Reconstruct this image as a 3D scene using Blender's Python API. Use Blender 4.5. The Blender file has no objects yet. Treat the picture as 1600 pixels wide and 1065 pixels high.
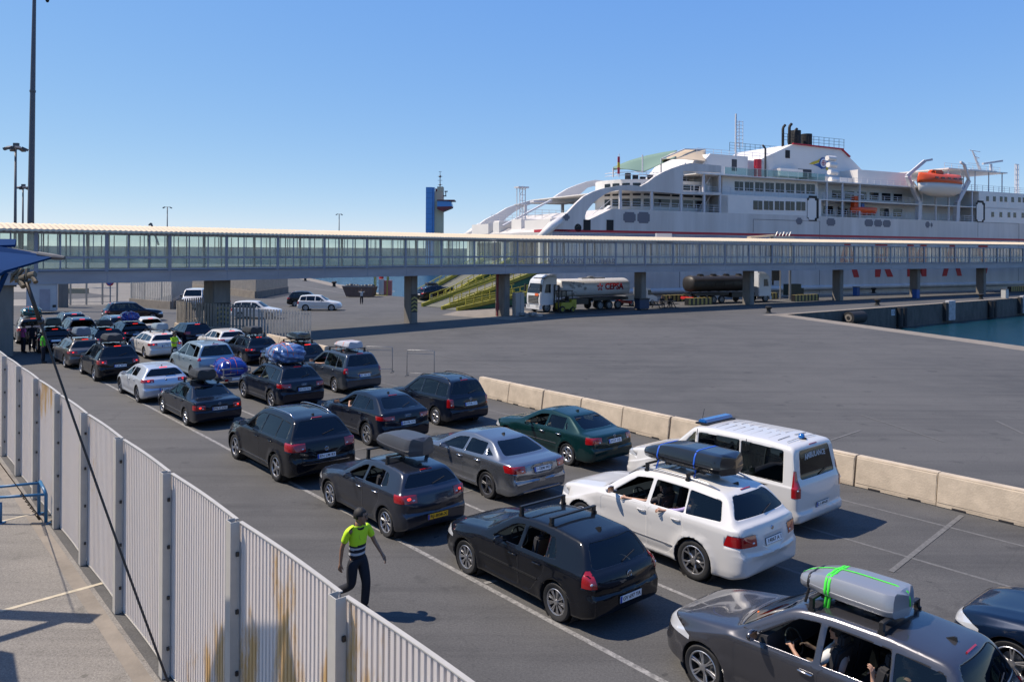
import bpy, bmesh, math, random
from mathutils import Vector, Matrix
from mathutils.bvhtree import BVHTree
random.seed(7)
sc = bpy.context.scene
C = sc.collection
R = math.radians
PI = math.pi

# ------------------------------------------------------------------ camera
EYE = 6.35; FPX = 1230.0; PX0, PY0 = 800.0, 392.5; ROLL = 0.006
cam = bpy.data.objects.new('camera', bpy.data.cameras.new('camera'))
C.objects.link(cam); sc.camera = cam
cam.data.sensor_width = 36.0; cam.data.sensor_fit = 'HORIZONTAL'
cam.data.lens = 36.0*FPX/1600.0
cam.data.shift_y = -(532.5-PY0)/1600.0
cam.data.clip_start = 0.1; cam.data.clip_end = 20000
cam.location = (0, 0, EYE)
cam.matrix_world = Matrix.Translation((0, 0, EYE)) @ Matrix.Rotation(PI/2, 4, 'X') @ Matrix.Rotation(ROLL, 4, 'Z')

def gp(px, py, h=0.0):
    """ground plan position of a point of height h seen at this spot of the survey photograph"""
    u = px-PX0; v = py-PY0
    c, s = math.cos(-ROLL), math.sin(-ROLL)
    u, v = u*c-v*s, u*s+v*c
    Y = FPX*(EYE-h)/v
    return Vector((u*Y/FPX, Y, h))
def at(px, py, Y):
    u = px-PX0; v = py-PY0
    c, s = math.cos(-ROLL), math.sin(-ROLL)
    u, v = u*c-v*s, u*s+v*c
    return Vector((u*Y/FPX, Y, EYE-v*Y/FPX))

# ------------------------------------------------------------------ light
SUN_EL = R(55); SHD = Vector((1.0, -0.13, 0)).normalized()      # ground direction in which shadows fall
w = bpy.data.worlds.new('World'); sc.world = w; w.use_nodes = True
nt = w.node_tree; nt.nodes.clear()
sky = nt.nodes.new('ShaderNodeTexSky'); sky.sky_type = 'NISHITA'; sky.sun_disc = False
sky.sun_elevation = SUN_EL
sd = Vector((-SHD.x, -SHD.y))
sky.sun_rotation = math.atan2(sd.x, sd.y)
sky.altitude = 2000; sky.air_density = 0.7; sky.dust_density = 0.0; sky.ozone_density = 3.0
bg = nt.nodes.new('ShaderNodeBackground'); bg.inputs[1].default_value = 0.15
wo = nt.nodes.new('ShaderNodeOutputWorld')
sep = nt.nodes.new('ShaderNodeSeparateColor'); cmb = nt.nodes.new('ShaderNodeCombineColor'); nt.links.new(sky.outputs[0], sep.inputs[0])
for i_, (g_, a_) in enumerate(((.80, .185), (.52, .295), (.12, .715))):      # response of the film to the sky, channel by channel
    pw = nt.nodes.new('ShaderNodeMath'); pw.operation = 'POWER'; pw.inputs[1].default_value = g_
    mu = nt.nodes.new('ShaderNodeMath'); mu.operation = 'MULTIPLY'; mu.inputs[1].default_value = a_/.198
    nt.links.new(sep.outputs[i_], pw.inputs[0]); nt.links.new(pw.outputs[0], mu.inputs[0]); nt.links.new(mu.outputs[0], cmb.inputs[i_])
nt.links.new(cmb.outputs[0], bg.inputs[0]); nt.links.new(bg.outputs[0], wo.inputs[0])
sun = bpy.data.objects.new('sun', bpy.data.lights.new('sun', 'SUN')); C.objects.link(sun)
sun.data.energy = 5.0; sun.data.angle = R(0.5); sun.data.color = (1.0, 0.88, 0.74)
ld = Vector((SHD.x*math.cos(SUN_EL), SHD.y*math.cos(SUN_EL), -math.sin(SUN_EL)))
sun.rotation_euler = ld.to_track_quat('-Z', 'Y').to_euler(); sun.location = (-20, 20, 60)
sc.view_settings.view_transform = 'Standard'; sc.view_settings.look = 'None'
sc.view_settings.exposure = 0.4; sc.view_settings.gamma = 1.0
sc.cycles.max_bounces = 6; sc.cycles.transparent_max_bounces = 12
sc.cycles.glossy_bounces = 4; sc.cycles.diffuse_bounces = 2

# ------------------------------------------------------------------ helpers
def link(name, me, parent=None, mats=None, smooth=False, auto=None):
    o = bpy.data.objects.new(name, me); C.objects.link(o)
    if parent is not None: o.parent = parent
    if mats is not None:
        if not isinstance(mats, (list, tuple)): mats = [mats]
        me.materials.clear()
        for m in mats: me.materials.append(m)
    if smooth:
        me.shade_smooth()
        if auto is not None: me.set_sharp_from_angle(angle=R(auto))
    return o
def obj(name, bm, mat=None, parent=None, smooth=False, auto=None):
    me = bpy.data.meshes.new(name); bm.to_mesh(me); bm.free()
    return link(name, me, parent, mat, smooth, auto)
def empty(name, loc=(0,0,0), rz=0.0):
    o = bpy.data.objects.new(name, None); C.objects.link(o)
    o.location = loc; o.rotation_euler = (0, 0, rz); o.empty_display_size = .2
    return o
def tag(o, label=None, cat=None, group=None, kind=None):
    if label: o['label'] = label
    if cat: o['category'] = cat
    if group: o['group'] = group
    if kind: o['kind'] = kind
    return o
def box(bm, c, s, rot=None, mi=0):
    """box centre c, size s, optional Matrix rotation"""
    m = Matrix.Translation(c)
    if rot is not None: m = m @ rot.to_4x4()
    g = bmesh.ops.create_cube(bm, size=1.0, matrix=m @ Matrix.Diagonal((s[0], s[1], s[2], 1)))
    if mi:
        for f in {f for v in g['verts'] for f in v.link_faces}: f.material_index = mi
    return g['verts']
def bbox(bm, x0, x1, y0, y1, z0, z1, mi=0):
    return box(bm, ((x0+x1)/2, (y0+y1)/2, (z0+z1)/2), (abs(x1-x0), abs(y1-y0), abs(z1-z0)), None, mi)
def bar(bm, a, b, wd, ht=None, mi=0):
    """rectangular bar from a to b"""
    a = Vector(a); b = Vector(b); d = b-a; L = d.length
    if L < 1e-6: return
    q = d.to_track_quat('X', 'Z').to_matrix()
    return box(bm, (a+b)/2, (L, wd, ht or wd), q, mi)
def tube(bm, pts, r, seg=8, cap=True, mi=0):
    """round tube through pts, r a number or a list"""
    pts = [Vector(p) for p in pts]; n = len(pts); rings = []
    up = Vector((0,0,1)); prev = None
    for i, p in enumerate(pts):
        t = (pts[min(i+1, n-1)]-pts[max(i-1, 0)]).normalized()
        if prev is None:
            a = t.cross(up)
            if a.length < .05: a = t.cross(Vector((1,0,0)))
            a.normalize()
        else:
            a = prev - t*prev.dot(t)
            if a.length < 1e-4: a = t.orthogonal()
            a.normalize()
        prev = a; b = t.cross(a)
        rr = r[i] if isinstance(r, (list, tuple)) else r
        rings.append([bm.verts.new(p+(a*math.cos(2*PI*k/seg)+b*math.sin(2*PI*k/seg))*rr) for k in range(seg)])
    fs = []
    for i in range(n-1):
        for k in range(seg):
            fs.append(bm.faces.new((rings[i][k], rings[i+1][k], rings[i+1][(k+1)%seg], rings[i][(k+1)%seg])))
    if cap:
        fs.append(bm.faces.new(rings[0])); fs.append(bm.faces.new(rings[-1][::-1]))
    for f in fs: f.material_index = mi
def lathe(bm, prof, seg=24, axis='Y', mi=0, centre=(0,0,0)):
    """prof list of (radius, position along the axis)"""
    rings = []; c = Vector(centre)
    for r_, h in prof:
        ring = []
        for k in range(seg):
            a = 2*PI*k/seg; x, y = r_*math.cos(a), r_*math.sin(a)
            v = Vector((x, h, y)) if axis == 'Y' else (Vector((x, y, h)) if axis == 'Z' else Vector((h, x, y)))
            ring.append(bm.verts.new(v+c))
        rings.append(ring)
    for i in range(len(rings)-1):
        for k in range(seg):
            f = bm.faces.new((rings[i][k], rings[i][(k+1)%seg], rings[i+1][(k+1)%seg], rings[i+1][k])); f.material_index = mi
    return rings
def prism(bm, poly, y0, y1, plane='XZ', mi=0):
    """poly in a plane extruded between y0 and y1"""
    def P(a, b, t):
        return {'XZ': Vector((a, t, b)), 'XY': Vector((a, b, t)), 'YZ': Vector((t, a, b))}[plane]
    A = [bm.verts.new(P(a, b, y0)) for a, b in poly]; B = [bm.verts.new(P(a, b, y1)) for a, b in poly]
    n = len(poly); fs = [bm.faces.new(A), bm.faces.new(B[::-1])]
    for i in range(n): fs.append(bm.faces.new((A[i], B[i], B[(i+1)%n], A[(i+1)%n])))
    for f in fs: f.material_index = mi
    bmesh.ops.recalc_face_normals(bm, faces=fs)
def sphere(bm, c, r, sx=1, sy=1, sz=1, seg=12, mi=0):
    g = bmesh.ops.create_uvsphere(bm, u_segments=seg, v_segments=max(6, seg*2//3), radius=r,
        matrix=Matrix.Translation(c) @ Matrix.Diagonal((sx, sy, sz, 1)))
    for f in {f for v in g['verts'] for f in v.link_faces}: f.material_index = mi
def quad(bm, a, b, c, d, mi=0):
    f = bm.faces.new([bm.verts.new(Vector(p)) for p in (a, b, c, d)]); f.material_index = mi
    return f
NB = bmesh.new
def copy_tree(o, parent=None):
    c = o.copy(); C.objects.link(c)
    if parent is not None: c.parent = parent
    for ch in list(o.children): copy_tree(ch, c)
    return c

# ------------------------------------------------------------------ materials
MATS = {}
def mat(name, col, rough=.5, metal=0.0, coat=0.0, noise=0.0, nscale=8.0, bump=0.0, bscale=40.0, spec=.5, alpha=1.0, trans=0.0, emit=0.0, col2=None, stretch=None):
    if name in MATS: return MATS[name]
    m = bpy.data.materials.new(name); m.use_nodes = True
    n = m.node_tree.nodes; l = m.node_tree.links; b = n['Principled BSDF']
    b.inputs['Base Color'].default_value = (*col, 1); b.inputs['Roughness'].default_value = rough
    b.inputs['Metallic'].default_value = metal; b.inputs['Coat Weight'].default_value = coat
    b.inputs['Coat Roughness'].default_value = .04
    b.inputs['Specular IOR Level'].default_value = spec; b.inputs['Alpha'].default_value = alpha
    if emit:
        b.inputs['Emission Color'].default_value = (*col, 1); b.inputs['Emission Strength'].default_value = emit
    if noise or bump:
        tc = n.new('ShaderNodeTexCoord'); mp = n.new('ShaderNodeMapping'); l.new(tc.outputs['Object'], mp.inputs[0])
        if stretch: mp.inputs['Scale'].default_value = stretch
    if noise:
        t = n.new('ShaderNodeTexNoise'); t.inputs['Scale'].default_value = nscale; t.inputs['Detail'].default_value = 6
        t.inputs['Roughness'].default_value = .65
        l.new(mp.outputs[0], t.inputs['Vector'])
        r_ = n.new('ShaderNodeValToRGB'); r_.color_ramp.elements[0].position = .3; r_.color_ramp.elements[1].position = .7
        c2 = col2 or tuple(x*(1-noise) for x in col)
        r_.color_ramp.elements[0].color = (*c2, 1); r_.color_ramp.elements[1].color = (*col, 1)
        l.new(t.outputs[0], r_.inputs[0]); l.new(r_.outputs[0], b.inputs['Base Color'])
    if bump:
        t2 = n.new('ShaderNodeTexNoise'); t2.inputs['Scale'].default_value = bscale; t2.inputs['Detail'].default_value = 4
        l.new(mp.outputs[0], t2.inputs['Vector'])
        bp = n.new('ShaderNodeBump'); bp.inputs['Strength'].default_value = bump; bp.inputs['Distance'].default_value = .02
        l.new(t2.outputs[0], bp.inputs['Height']); l.new(bp.outputs[0], b.inputs['Normal'])
    MATS[name] = m; return m
def glass(name, tint=.25, col=(.55,.7,.68), rough=.02, spec=.5, film=0.0, fcol=(.6,.62,.58)):
    """thin glazing: part tinted see-through, part glossy reflection"""
    if name in MATS: return MATS[name]
    m = bpy.data.materials.new(name); m.use_nodes = True
    n = m.node_tree.nodes; l = m.node_tree.links; n.clear()
    out = n.new('ShaderNodeOutputMaterial'); tr = n.new('ShaderNodeBsdfTransparent'); gl = n.new('ShaderNodeBsdfGlossy')
    tr.inputs[0].default_value = (*[c*tint for c in col], 1); gl.inputs['Roughness'].default_value = rough
    lw = n.new('ShaderNodeLayerWeight'); lw.inputs[0].default_value = .5      # same reflectance from either side of the pane
    pw = n.new('ShaderNodeMath'); pw.operation = 'POWER'; pw.inputs[1].default_value = 4.2; l.new(lw.outputs['Facing'], pw.inputs[0])
    fr = n.new('ShaderNodeMath'); fr.operation = 'MULTIPLY_ADD'; fr.inputs[1].default_value = .9; fr.inputs[2].default_value = .055; l.new(pw.outputs[0], fr.inputs[0])
    mx = n.new('ShaderNodeMixShader'); l.new(fr.outputs[0], mx.inputs[0]); l.new(tr.outputs[0], mx.inputs[1]); l.new(gl.outputs[0], mx.inputs[2])
    last = mx.outputs[0]
    if film:        # dried salt and dust on the pane
        df = n.new('ShaderNodeBsdfDiffuse'); df.inputs[0].default_value = (*fcol, 1); tl = n.new('ShaderNodeBsdfTranslucent'); tl.inputs[0].default_value = (*fcol, 1); ad = n.new('ShaderNodeMixShader')
        l.new(df.outputs[0], ad.inputs[1]); l.new(tl.outputs[0], ad.inputs[2]); tc = n.new('ShaderNodeTexCoord'); t = n.new('ShaderNodeTexNoise'); t.inputs['Scale'].default_value = .6; t.inputs['Detail'].default_value = 6
        l.new(tc.outputs['Object'], t.inputs[0]); mr = n.new('ShaderNodeMapRange'); mr.inputs[1].default_value = .35; mr.inputs[2].default_value = .65; mr.inputs[3].default_value = film*.4; mr.inputs[4].default_value = film*1.6
        l.new(t.outputs[0], mr.inputs[0]); m2 = n.new('ShaderNodeMixShader'); l.new(mr.outputs[0], m2.inputs[0]); l.new(last, m2.inputs[1]); l.new(ad.outputs[0], m2.inputs[2]); last = m2.outputs[0]
    l.new(last, out.inputs[0]); MATS[name] = m; return m
def paint(name, col, metal=.0, rough=.35):
    """car paint: base under clear coat, a little dust settled on the upward faces"""
    if name in MATS: return MATS[name]
    m = mat(name, col, rough, metal, .8, spec=.5 if metal > .2 or max(col) > .3 else .05)
    n = m.node_tree.nodes; l = m.node_tree.links; b = n['Principled BSDF']
    tc = n.new('ShaderNodeTexCoord'); t = n.new('ShaderNodeTexNoise'); t.inputs['Scale'].default_value = 5; t.inputs['Detail'].default_value = 8
    l.new(tc.outputs['Object'], t.inputs['Vector'])
    sp = n.new('ShaderNodeSeparateXYZ'); l.new(tc.outputs['Object'], sp.inputs[0])
    mr = n.new('ShaderNodeMapRange'); mr.inputs[1].default_value = .15; mr.inputs[2].default_value = .62
    mr.inputs[3].default_value = .035; mr.inputs[4].default_value = .001; l.new(sp.outputs[2], mr.inputs[0])
    mu = n.new('ShaderNodeMath'); mu.operation = 'MULTIPLY'; l.new(mr.outputs[0], mu.inputs[0]); l.new(t.outputs[0], mu.inputs[1])
    mx = n.new('ShaderNodeMix'); mx.data_type = 'RGBA'; l.new(mu.outputs[0], mx.inputs[0])
    mx.inputs[6].default_value = (*col, 1); mx.inputs[7].default_value = (.22, .19, .16, 1)
    l.new(mx.outputs[2], b.inputs['Base Color'])
    b.inputs['Coat Roughness'].default_value = .045
    return m
M_RUB = mat('tyre_rubber', (.018,.018,.019), .75, noise=.4, nscale=20)
M_BLK = mat('black_plastic', (.012,.012,.013), .45)
M_TRIM = mat('gloss_black_trim', (.008,.008,.009), .12)
M_DARK = mat('dark_interior', (.015,.015,.017), .85)
M_SEAT = mat('seat_fabric', (.03,.03,.034), .9)
M_BEIGE = mat('beige_seat', (.22,.18,.13), .8)
M_ALLOY = mat('alloy', (.42,.42,.43), .3, .85)
M_ALLOYD = mat('dark_alloy', (.16,.16,.17), .35, .8)
M_CHROME = mat('chrome', (.5,.5,.52), .22, 1.0)
M_GLASS = glass('car_glass', .38)
M_PRIV = glass('privacy_glass', .09)
M_RED = mat('red_lens', (.30,.006,.008), .12, 0, 1.0)
M_REDON = mat('red_lens_lit', (.95,.03,.012), .2, 0, 1.0, emit=1.3)
M_LENS = mat('clear_lens', (.55,.57,.6), .08, .3, 1.0)
M_PLATE = mat('plate_white', (.72,.73,.74), .4)
M_PLATEY = mat('plate_yellow', (.8,.42,.02), .4)
M_PBLUE = mat('plate_blue', (.01,.05,.35), .4)
M_INK = mat('ink_black', (.01,.01,.012), .5)
M_ARM = mat('brake_disc', (.2,.2,.2), .5, .7)

def text_mesh(s, size, extrude=0.0, bold=0.0):
    cu = bpy.data.curves.new('txt', 'FONT'); cu.body = s; cu.size = size; cu.align_x = 'CENTER'; cu.align_y = 'CENTER'
    cu.extrude = extrude; cu.offset = bold; cu.resolution_u = 2
    o = bpy.data.objects.new('txt', cu)
    me = bpy.data.meshes.new_from_object(o)
    bpy.data.objects.remove(o); bpy.data.curves.remove(cu)
    return me
# ------------------------------------------------------------------ car builder
def roundpoly(pts, ds, n=3, sub=2):
    """polyline with rounded corners, same count of points for every input of the same length"""
    pts = [Vector(p) for p in pts]; out = []
    N = len(pts); segs = []
    cur = pts[0]
    for i in range(1, N):
        a = cur; b = pts[i]
        if i < N-1:
            d = ds[i] if isinstance(ds, (list, tuple)) else ds
            l1 = (pts[i]-pts[i-1]).length; l2 = (pts[i+1]-pts[i]).length
            d = min(d, l1*.48, l2*.48)
            e1 = pts[i] + (pts[i-1]-pts[i])*(d/max(l1, 1e-9)); e2 = pts[i] + (pts[i+1]-pts[i])*(d/max(l2, 1e-9))
            for k in range(sub): out.append(a.lerp(e1, k/sub))
            for k in range(n):
                t = k/n; out.append(e1*(1-t)**2 + pts[i]*2*t*(1-t) + e2*t*t)
            cur = e2
        else:
            for k in range(sub+1): out.append(a.lerp(b, k/sub))
    return out
def interp(poly, x):
    """poly sorted by falling or rising x"""
    if poly[0][0] > poly[-1][0]: poly = poly[::-1]
    if x <= poly[0][0]: return poly[0][1]
    for i in range(len(poly)-1):
        if x <= poly[i+1][0]:
            a, b = poly[i], poly[i+1]
            t = (x-a[0])/max(b[0]-a[0], 1e-9); return a[1]+(b[1]-a[1])*t
    return poly[-1][1]
def sstep(a, b, x):
    t = min(1, max(0, (x-a)/(b-a))); return t*t*(3-2*t)
CC = {}
def cen(f):
    """cached centre of a face"""
    c = CC.get(f)
    if c is None: c = CC[f] = f.calc_center_median()
    return c
def carve(bm, planes, flt):
    """cut the faces passing flt by each (point, inward normal) plane; return the faces inside all of them"""
    ins = [f for f in bm.faces if flt(f)]
    rad = {}
    for co, no in planes:
        co = Vector(co); no = Vector(no).normalized(); k = co.dot(no)
        keep = []; cut = []
        for f in ins:
            c = cen(f); d = c.dot(no)-k
            r_ = rad.get(f)
            if r_ is None: r_ = rad[f] = max((v.co-c).length for v in f.verts)+1e-5
            if d > r_: keep.append(f); continue
            if d < -r_: continue
            ds = [v.co.dot(no)-k for v in f.verts]
            if min(ds) >= -1e-5: keep.append(f)
            elif max(ds) > 1e-5: cut.append(f)
        on = {}
        for f in cut:
            for v in f.verts:
                if v not in on: on[v] = abs(v.co.dot(no)-k) < 1e-5
        for f in cut:
            for e in list(f.edges):
                v0, v1 = e.verts
                if on.get(v0) or on.get(v1): continue
                d0 = v0.co.dot(no)-k; d1 = v1.co.dot(no)-k
                if d0*d1 < 0 and abs(d0) > 1e-5 and abs(d1) > 1e-5:
                    _, nv = bmesh.utils.edge_split(e, v0, d0/(d0-d1)); on[nv] = True
        for f in cut:
            vs = [v for v in f.verts if on.get(v)]; parts = [f]
            if len(vs) >= 2:
                try:
                    nf, _ = bmesh.utils.face_split(f, vs[0], vs[-1] if len(vs) == 2 else vs[1])
                    if nf is not None: parts.append(nf)
                except ValueError: pass
            for e in parts:
                e.normal_update(); c = CC[e] = e.calc_center_median(); rad.pop(e, None)
                if (c-co).dot(no) > 0: keep.append(e)
        ins = [f for f in set(keep) if f.is_valid]
    return ins
def poly_planes(poly, ax='XZ'):
    """half-spaces of a convex polygon drawn in side view (XZ) or from behind (YZ)"""
    n = len(poly); cx = sum(p[0] for p in poly)/n; cz = sum(p[1] for p in poly)/n; out = []
    for i in range(n):
        a, b = poly[i], poly[(i+1)%n]
        d = (b[0]-a[0], b[1]-a[1]); no = (-d[1], d[0])
        if (cx-a[0])*no[0]+(cz-a[1])*no[1] < 0: no = (-no[0], -no[1])
        if ax == 'XZ': out.append(((a[0], 0, a[1]), (no[0], 0, no[1])))
        else: out.append(((0, a[0], a[1]), (0, no[0], no[1])))
    return out
def roundconv(poly, d=.04):
    """convex polygon with chamfered corners"""
    out = []; n = len(poly)
    for i in range(n):
        p = Vector(poly[i]); a = Vector(poly[i-1]); b = Vector(poly[(i+1)%n])
        la, lb = (a-p).length, (b-p).length; da = min(d, la*.4); db = min(d, lb*.4)
        e1 = p+(a-p)*da/la; e2 = p+(b-p)*db/lb
        out.append(tuple(e1)); m = (e1+e2)/2; out.append(tuple(m+(p-m)*.42)); out.append(tuple(e2))
    return out
def grow(poly, d):
    n = len(poly); c = Vector((sum(p[0] for p in poly)/n, sum(p[1] for p in poly)/n)); L = []
    for i in range(n):
        a = Vector(poly[i]); b = Vector(poly[(i+1)%n]); e = (b-a); no = Vector((-e.y, e.x)).normalized()
        if (a-c).dot(no) < 0: no = -no
        L.append((a+no*d, e))
    out = []
    for i in range(n):
        (p, e), (q, f) = L[i-1], L[i]
        den = e.x*f.y-e.y*f.x
        if abs(den) < 1e-6: out.append(tuple(q)); continue
        t = ((q.x-p.x)*f.y-(q.y-p.y)*f.x)/den; out.append(tuple(p+e*t))
    return out
def split_off(bm, faces, name, mats, parent, inset=0.0, solid=0.0, smooth=True, keep_mi=False):
    """take faces out of bm into an object of their own"""
    faces = [f for f in faces if f.is_valid]
    if not faces: return None
    nb = bmesh.new(); vm = {}
    for f in faces:
        vs = []
        for v in f.verts:
            if v not in vm: vm[v] = nb.verts.new(v.co - v.normal*inset)
            vs.append(vm[v])
        try: nf = nb.faces.new(vs)
        except ValueError: continue
        nf.material_index = f.material_index if keep_mi else 0
    bmesh.ops.delete(bm, geom=faces, context='FACES')
    o = obj(name, nb, mats, parent, smooth, 40)
    if solid:
        s = o.modifiers.new('t', 'SOLIDIFY'); s.thickness = solid; s.offset = -1
        s.material_offset = 5; s.use_rim = True; s.material_offset_rim = 5 if len(o.data.materials) > 1 else 0
    return o

WHEELS = {}
def wheel_parts(r, rimr, style, wd=.21):
    key = (round(r, 3), round(rimr, 3), style)
    if key in WHEELS: return WHEELS[key]
    h = wd/2
    t = NB(); lathe(t, [(rimr*.93,-h*.7),(rimr*1.03,-h*.92),(r*.93,-h),(r*.985,-h*.82),(r,-h*.5),(r,h*.5),(r*.985,h*.82),(r*.93,h),(rimr*1.03,h*.92),(rimr*.93,h*.7)], 36)
    bmesh.ops.recalc_face_normals(t, faces=t.faces)
    tm = bpy.data.meshes.new('tyre'); t.to_mesh(tm); t.free(); tm.shade_smooth(); tm.set_sharp_from_angle(angle=R(50)); tm.materials.append(M_RUB)
    b = NB(); rr = rimr
    # outer side is +y; bright lip, dark barrel, brake disc
    lathe(b, [(rr*1.02,h*.90),(rr*.985,h*.96),(rr*.93,h*.90),(rr*.90,h*.70)], 36)
    lathe(b, [(rr*.90,h*.72),(rr*.86,-h*.5),(rr*.05,-h*.55)], 24, mi=1)
    lathe(b, [(rr*.62,-.01),(rr*.62,.005),(rr*.15,.01)], 20, mi=2)
    yo = h*.80; yi = h*.62
    def spoke(a, w0, w1, r0=.12, r1=.93, lift=.0):
        ca, sa = math.cos(a), math.sin(a)
        P = []
        for (q, wv, yy) in ((r0*rr, w0, yi+.018+lift), ((r0+r1)*.5*rr, (w0+w1)*.46, yo-.012+lift*.5), (r1*rr, w1, yo)):
            P.append([Vector((q*ca-s*wv*sa, y2, q*sa+s*wv*ca)) for s, y2 in ((-1, yy-.004), (-.55, yy+.006), (.55, yy+.006), (1, yy-.004))] +
                     [Vector((q*ca-s*wv*sa, yy-.03, q*sa+s*wv*ca)) for s in (1, -1)])
        vs = [[b.verts.new(p) for p in row] for row in P]
        for i in range(2):
            for k in range(6): b.faces.new((vs[i][k], vs[i+1][k], vs[i+1][(k+1)%6], vs[i][(k+1)%6]))
    kind, n = style[0], style[1]
    if kind == 'S':                                 # plain spokes
        for k in range(n): spoke(2*PI*k/n+PI/2, rr*.16*5/n+.004, rr*.13*5/n+.004)
    elif kind == 'D':                               # paired spokes
        for k in range(n):
            a = 2*PI*k/n+PI/2
            for s in (-1, 1): spoke(a+s*.62/n, rr*.055, rr*.06)
    elif kind == 'Y':                               # Y spokes
        for k in range(n):
            a = 2*PI*k/n+PI/2; spoke(a, rr*.10, rr*.09, .12, .55)
            for s in (-1, 1):
                c0 = Vector((math.cos(a), math.sin(a)))*rr*.48; a2 = a+s*1.15/n; c1 = Vector((math.cos(a2), math.sin(a2)))*rr*.93
                bar(b, (c0.x, yo-.01, c0.y), (c1.x, yo-.004, c1.y), .022, rr*.10)
    elif kind == 'B':                               # mesh of crossed spokes
        for k in range(n):
            a = 2*PI*k/n+PI/2
            for s in (-1, 1):
                a2 = a+s*1.0/n*1.2; c0 = Vector((math.cos(a), math.sin(a)))*rr*.2; c1 = Vector((math.cos(a2), math.sin(a2)))*rr*.93
                bar(b, (c0.x, yo-.012, c0.y), (c1.x, yo-.004, c1.y), .02, .016)
            for s in (-1, 1):
                a2 = a+s*1.0/n*1.2; c0 = Vector((math.cos(a), math.sin(a)))*rr*.93; c1 = Vector((math.cos(a2), math.sin(a2)))*rr*.45
                bar(b, (c0.x, yo-.006, c0.y), (c1.x, yo-.012, c1.y), .018, .014)
    else:                                           # 'C' plastic cover with slots
        lathe(b, [(rr*.97, yo-.005), (rr*.80, yo+.006), (rr*.78, yo+.002)], 28)
        for k in range(n): spoke(2*PI*k/n+PI/2, rr*.14*6/n, rr*.17*6/n, .1, .85)
    lathe(b, [(rr*.24, yi), (rr*.22, yi+.03), (rr*.12, yi+.036), (.001, yi+.034)], 16)
    bmesh.ops.recalc_face_normals(b, faces=b.faces)
    rm = bpy.data.meshes.new('rim'); b.to_mesh(rm); b.free()
    WHEELS[key] = (tm, rm); return WHEELS[key]
def add_wheel(parent, x, y, r, rimr, style, rm_mat, side, steer=0.0):
    tm, rm = wheel_parts(r, rimr, style)
    w_ = empty('wheel', (x, y, r), (0 if side > 0 else PI)+steer); w_.parent = parent
    to = bpy.data.objects.new('tyre', tm); C.objects.link(to); to.parent = w_
    k = 'm_'+rm_mat.name
    if k not in rm: 
        rm[k] = 1
        if len(rm.materials) == 0:
            for m in (rm_mat, M_DARK, M_ARM): rm.materials.append(m)
    ro = bpy.data.objects.new('rim', rm); C.objects.link(ro); ro.parent = w_
    ro.material_slots[0].link = 'OBJECT'; ro.material_slots[0].material = rm_mat
    ang = random.random()*6; to.rotation_euler = (0, ang, 0); ro.rotation_euler = (0, ang, 0)
    return w_

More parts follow.
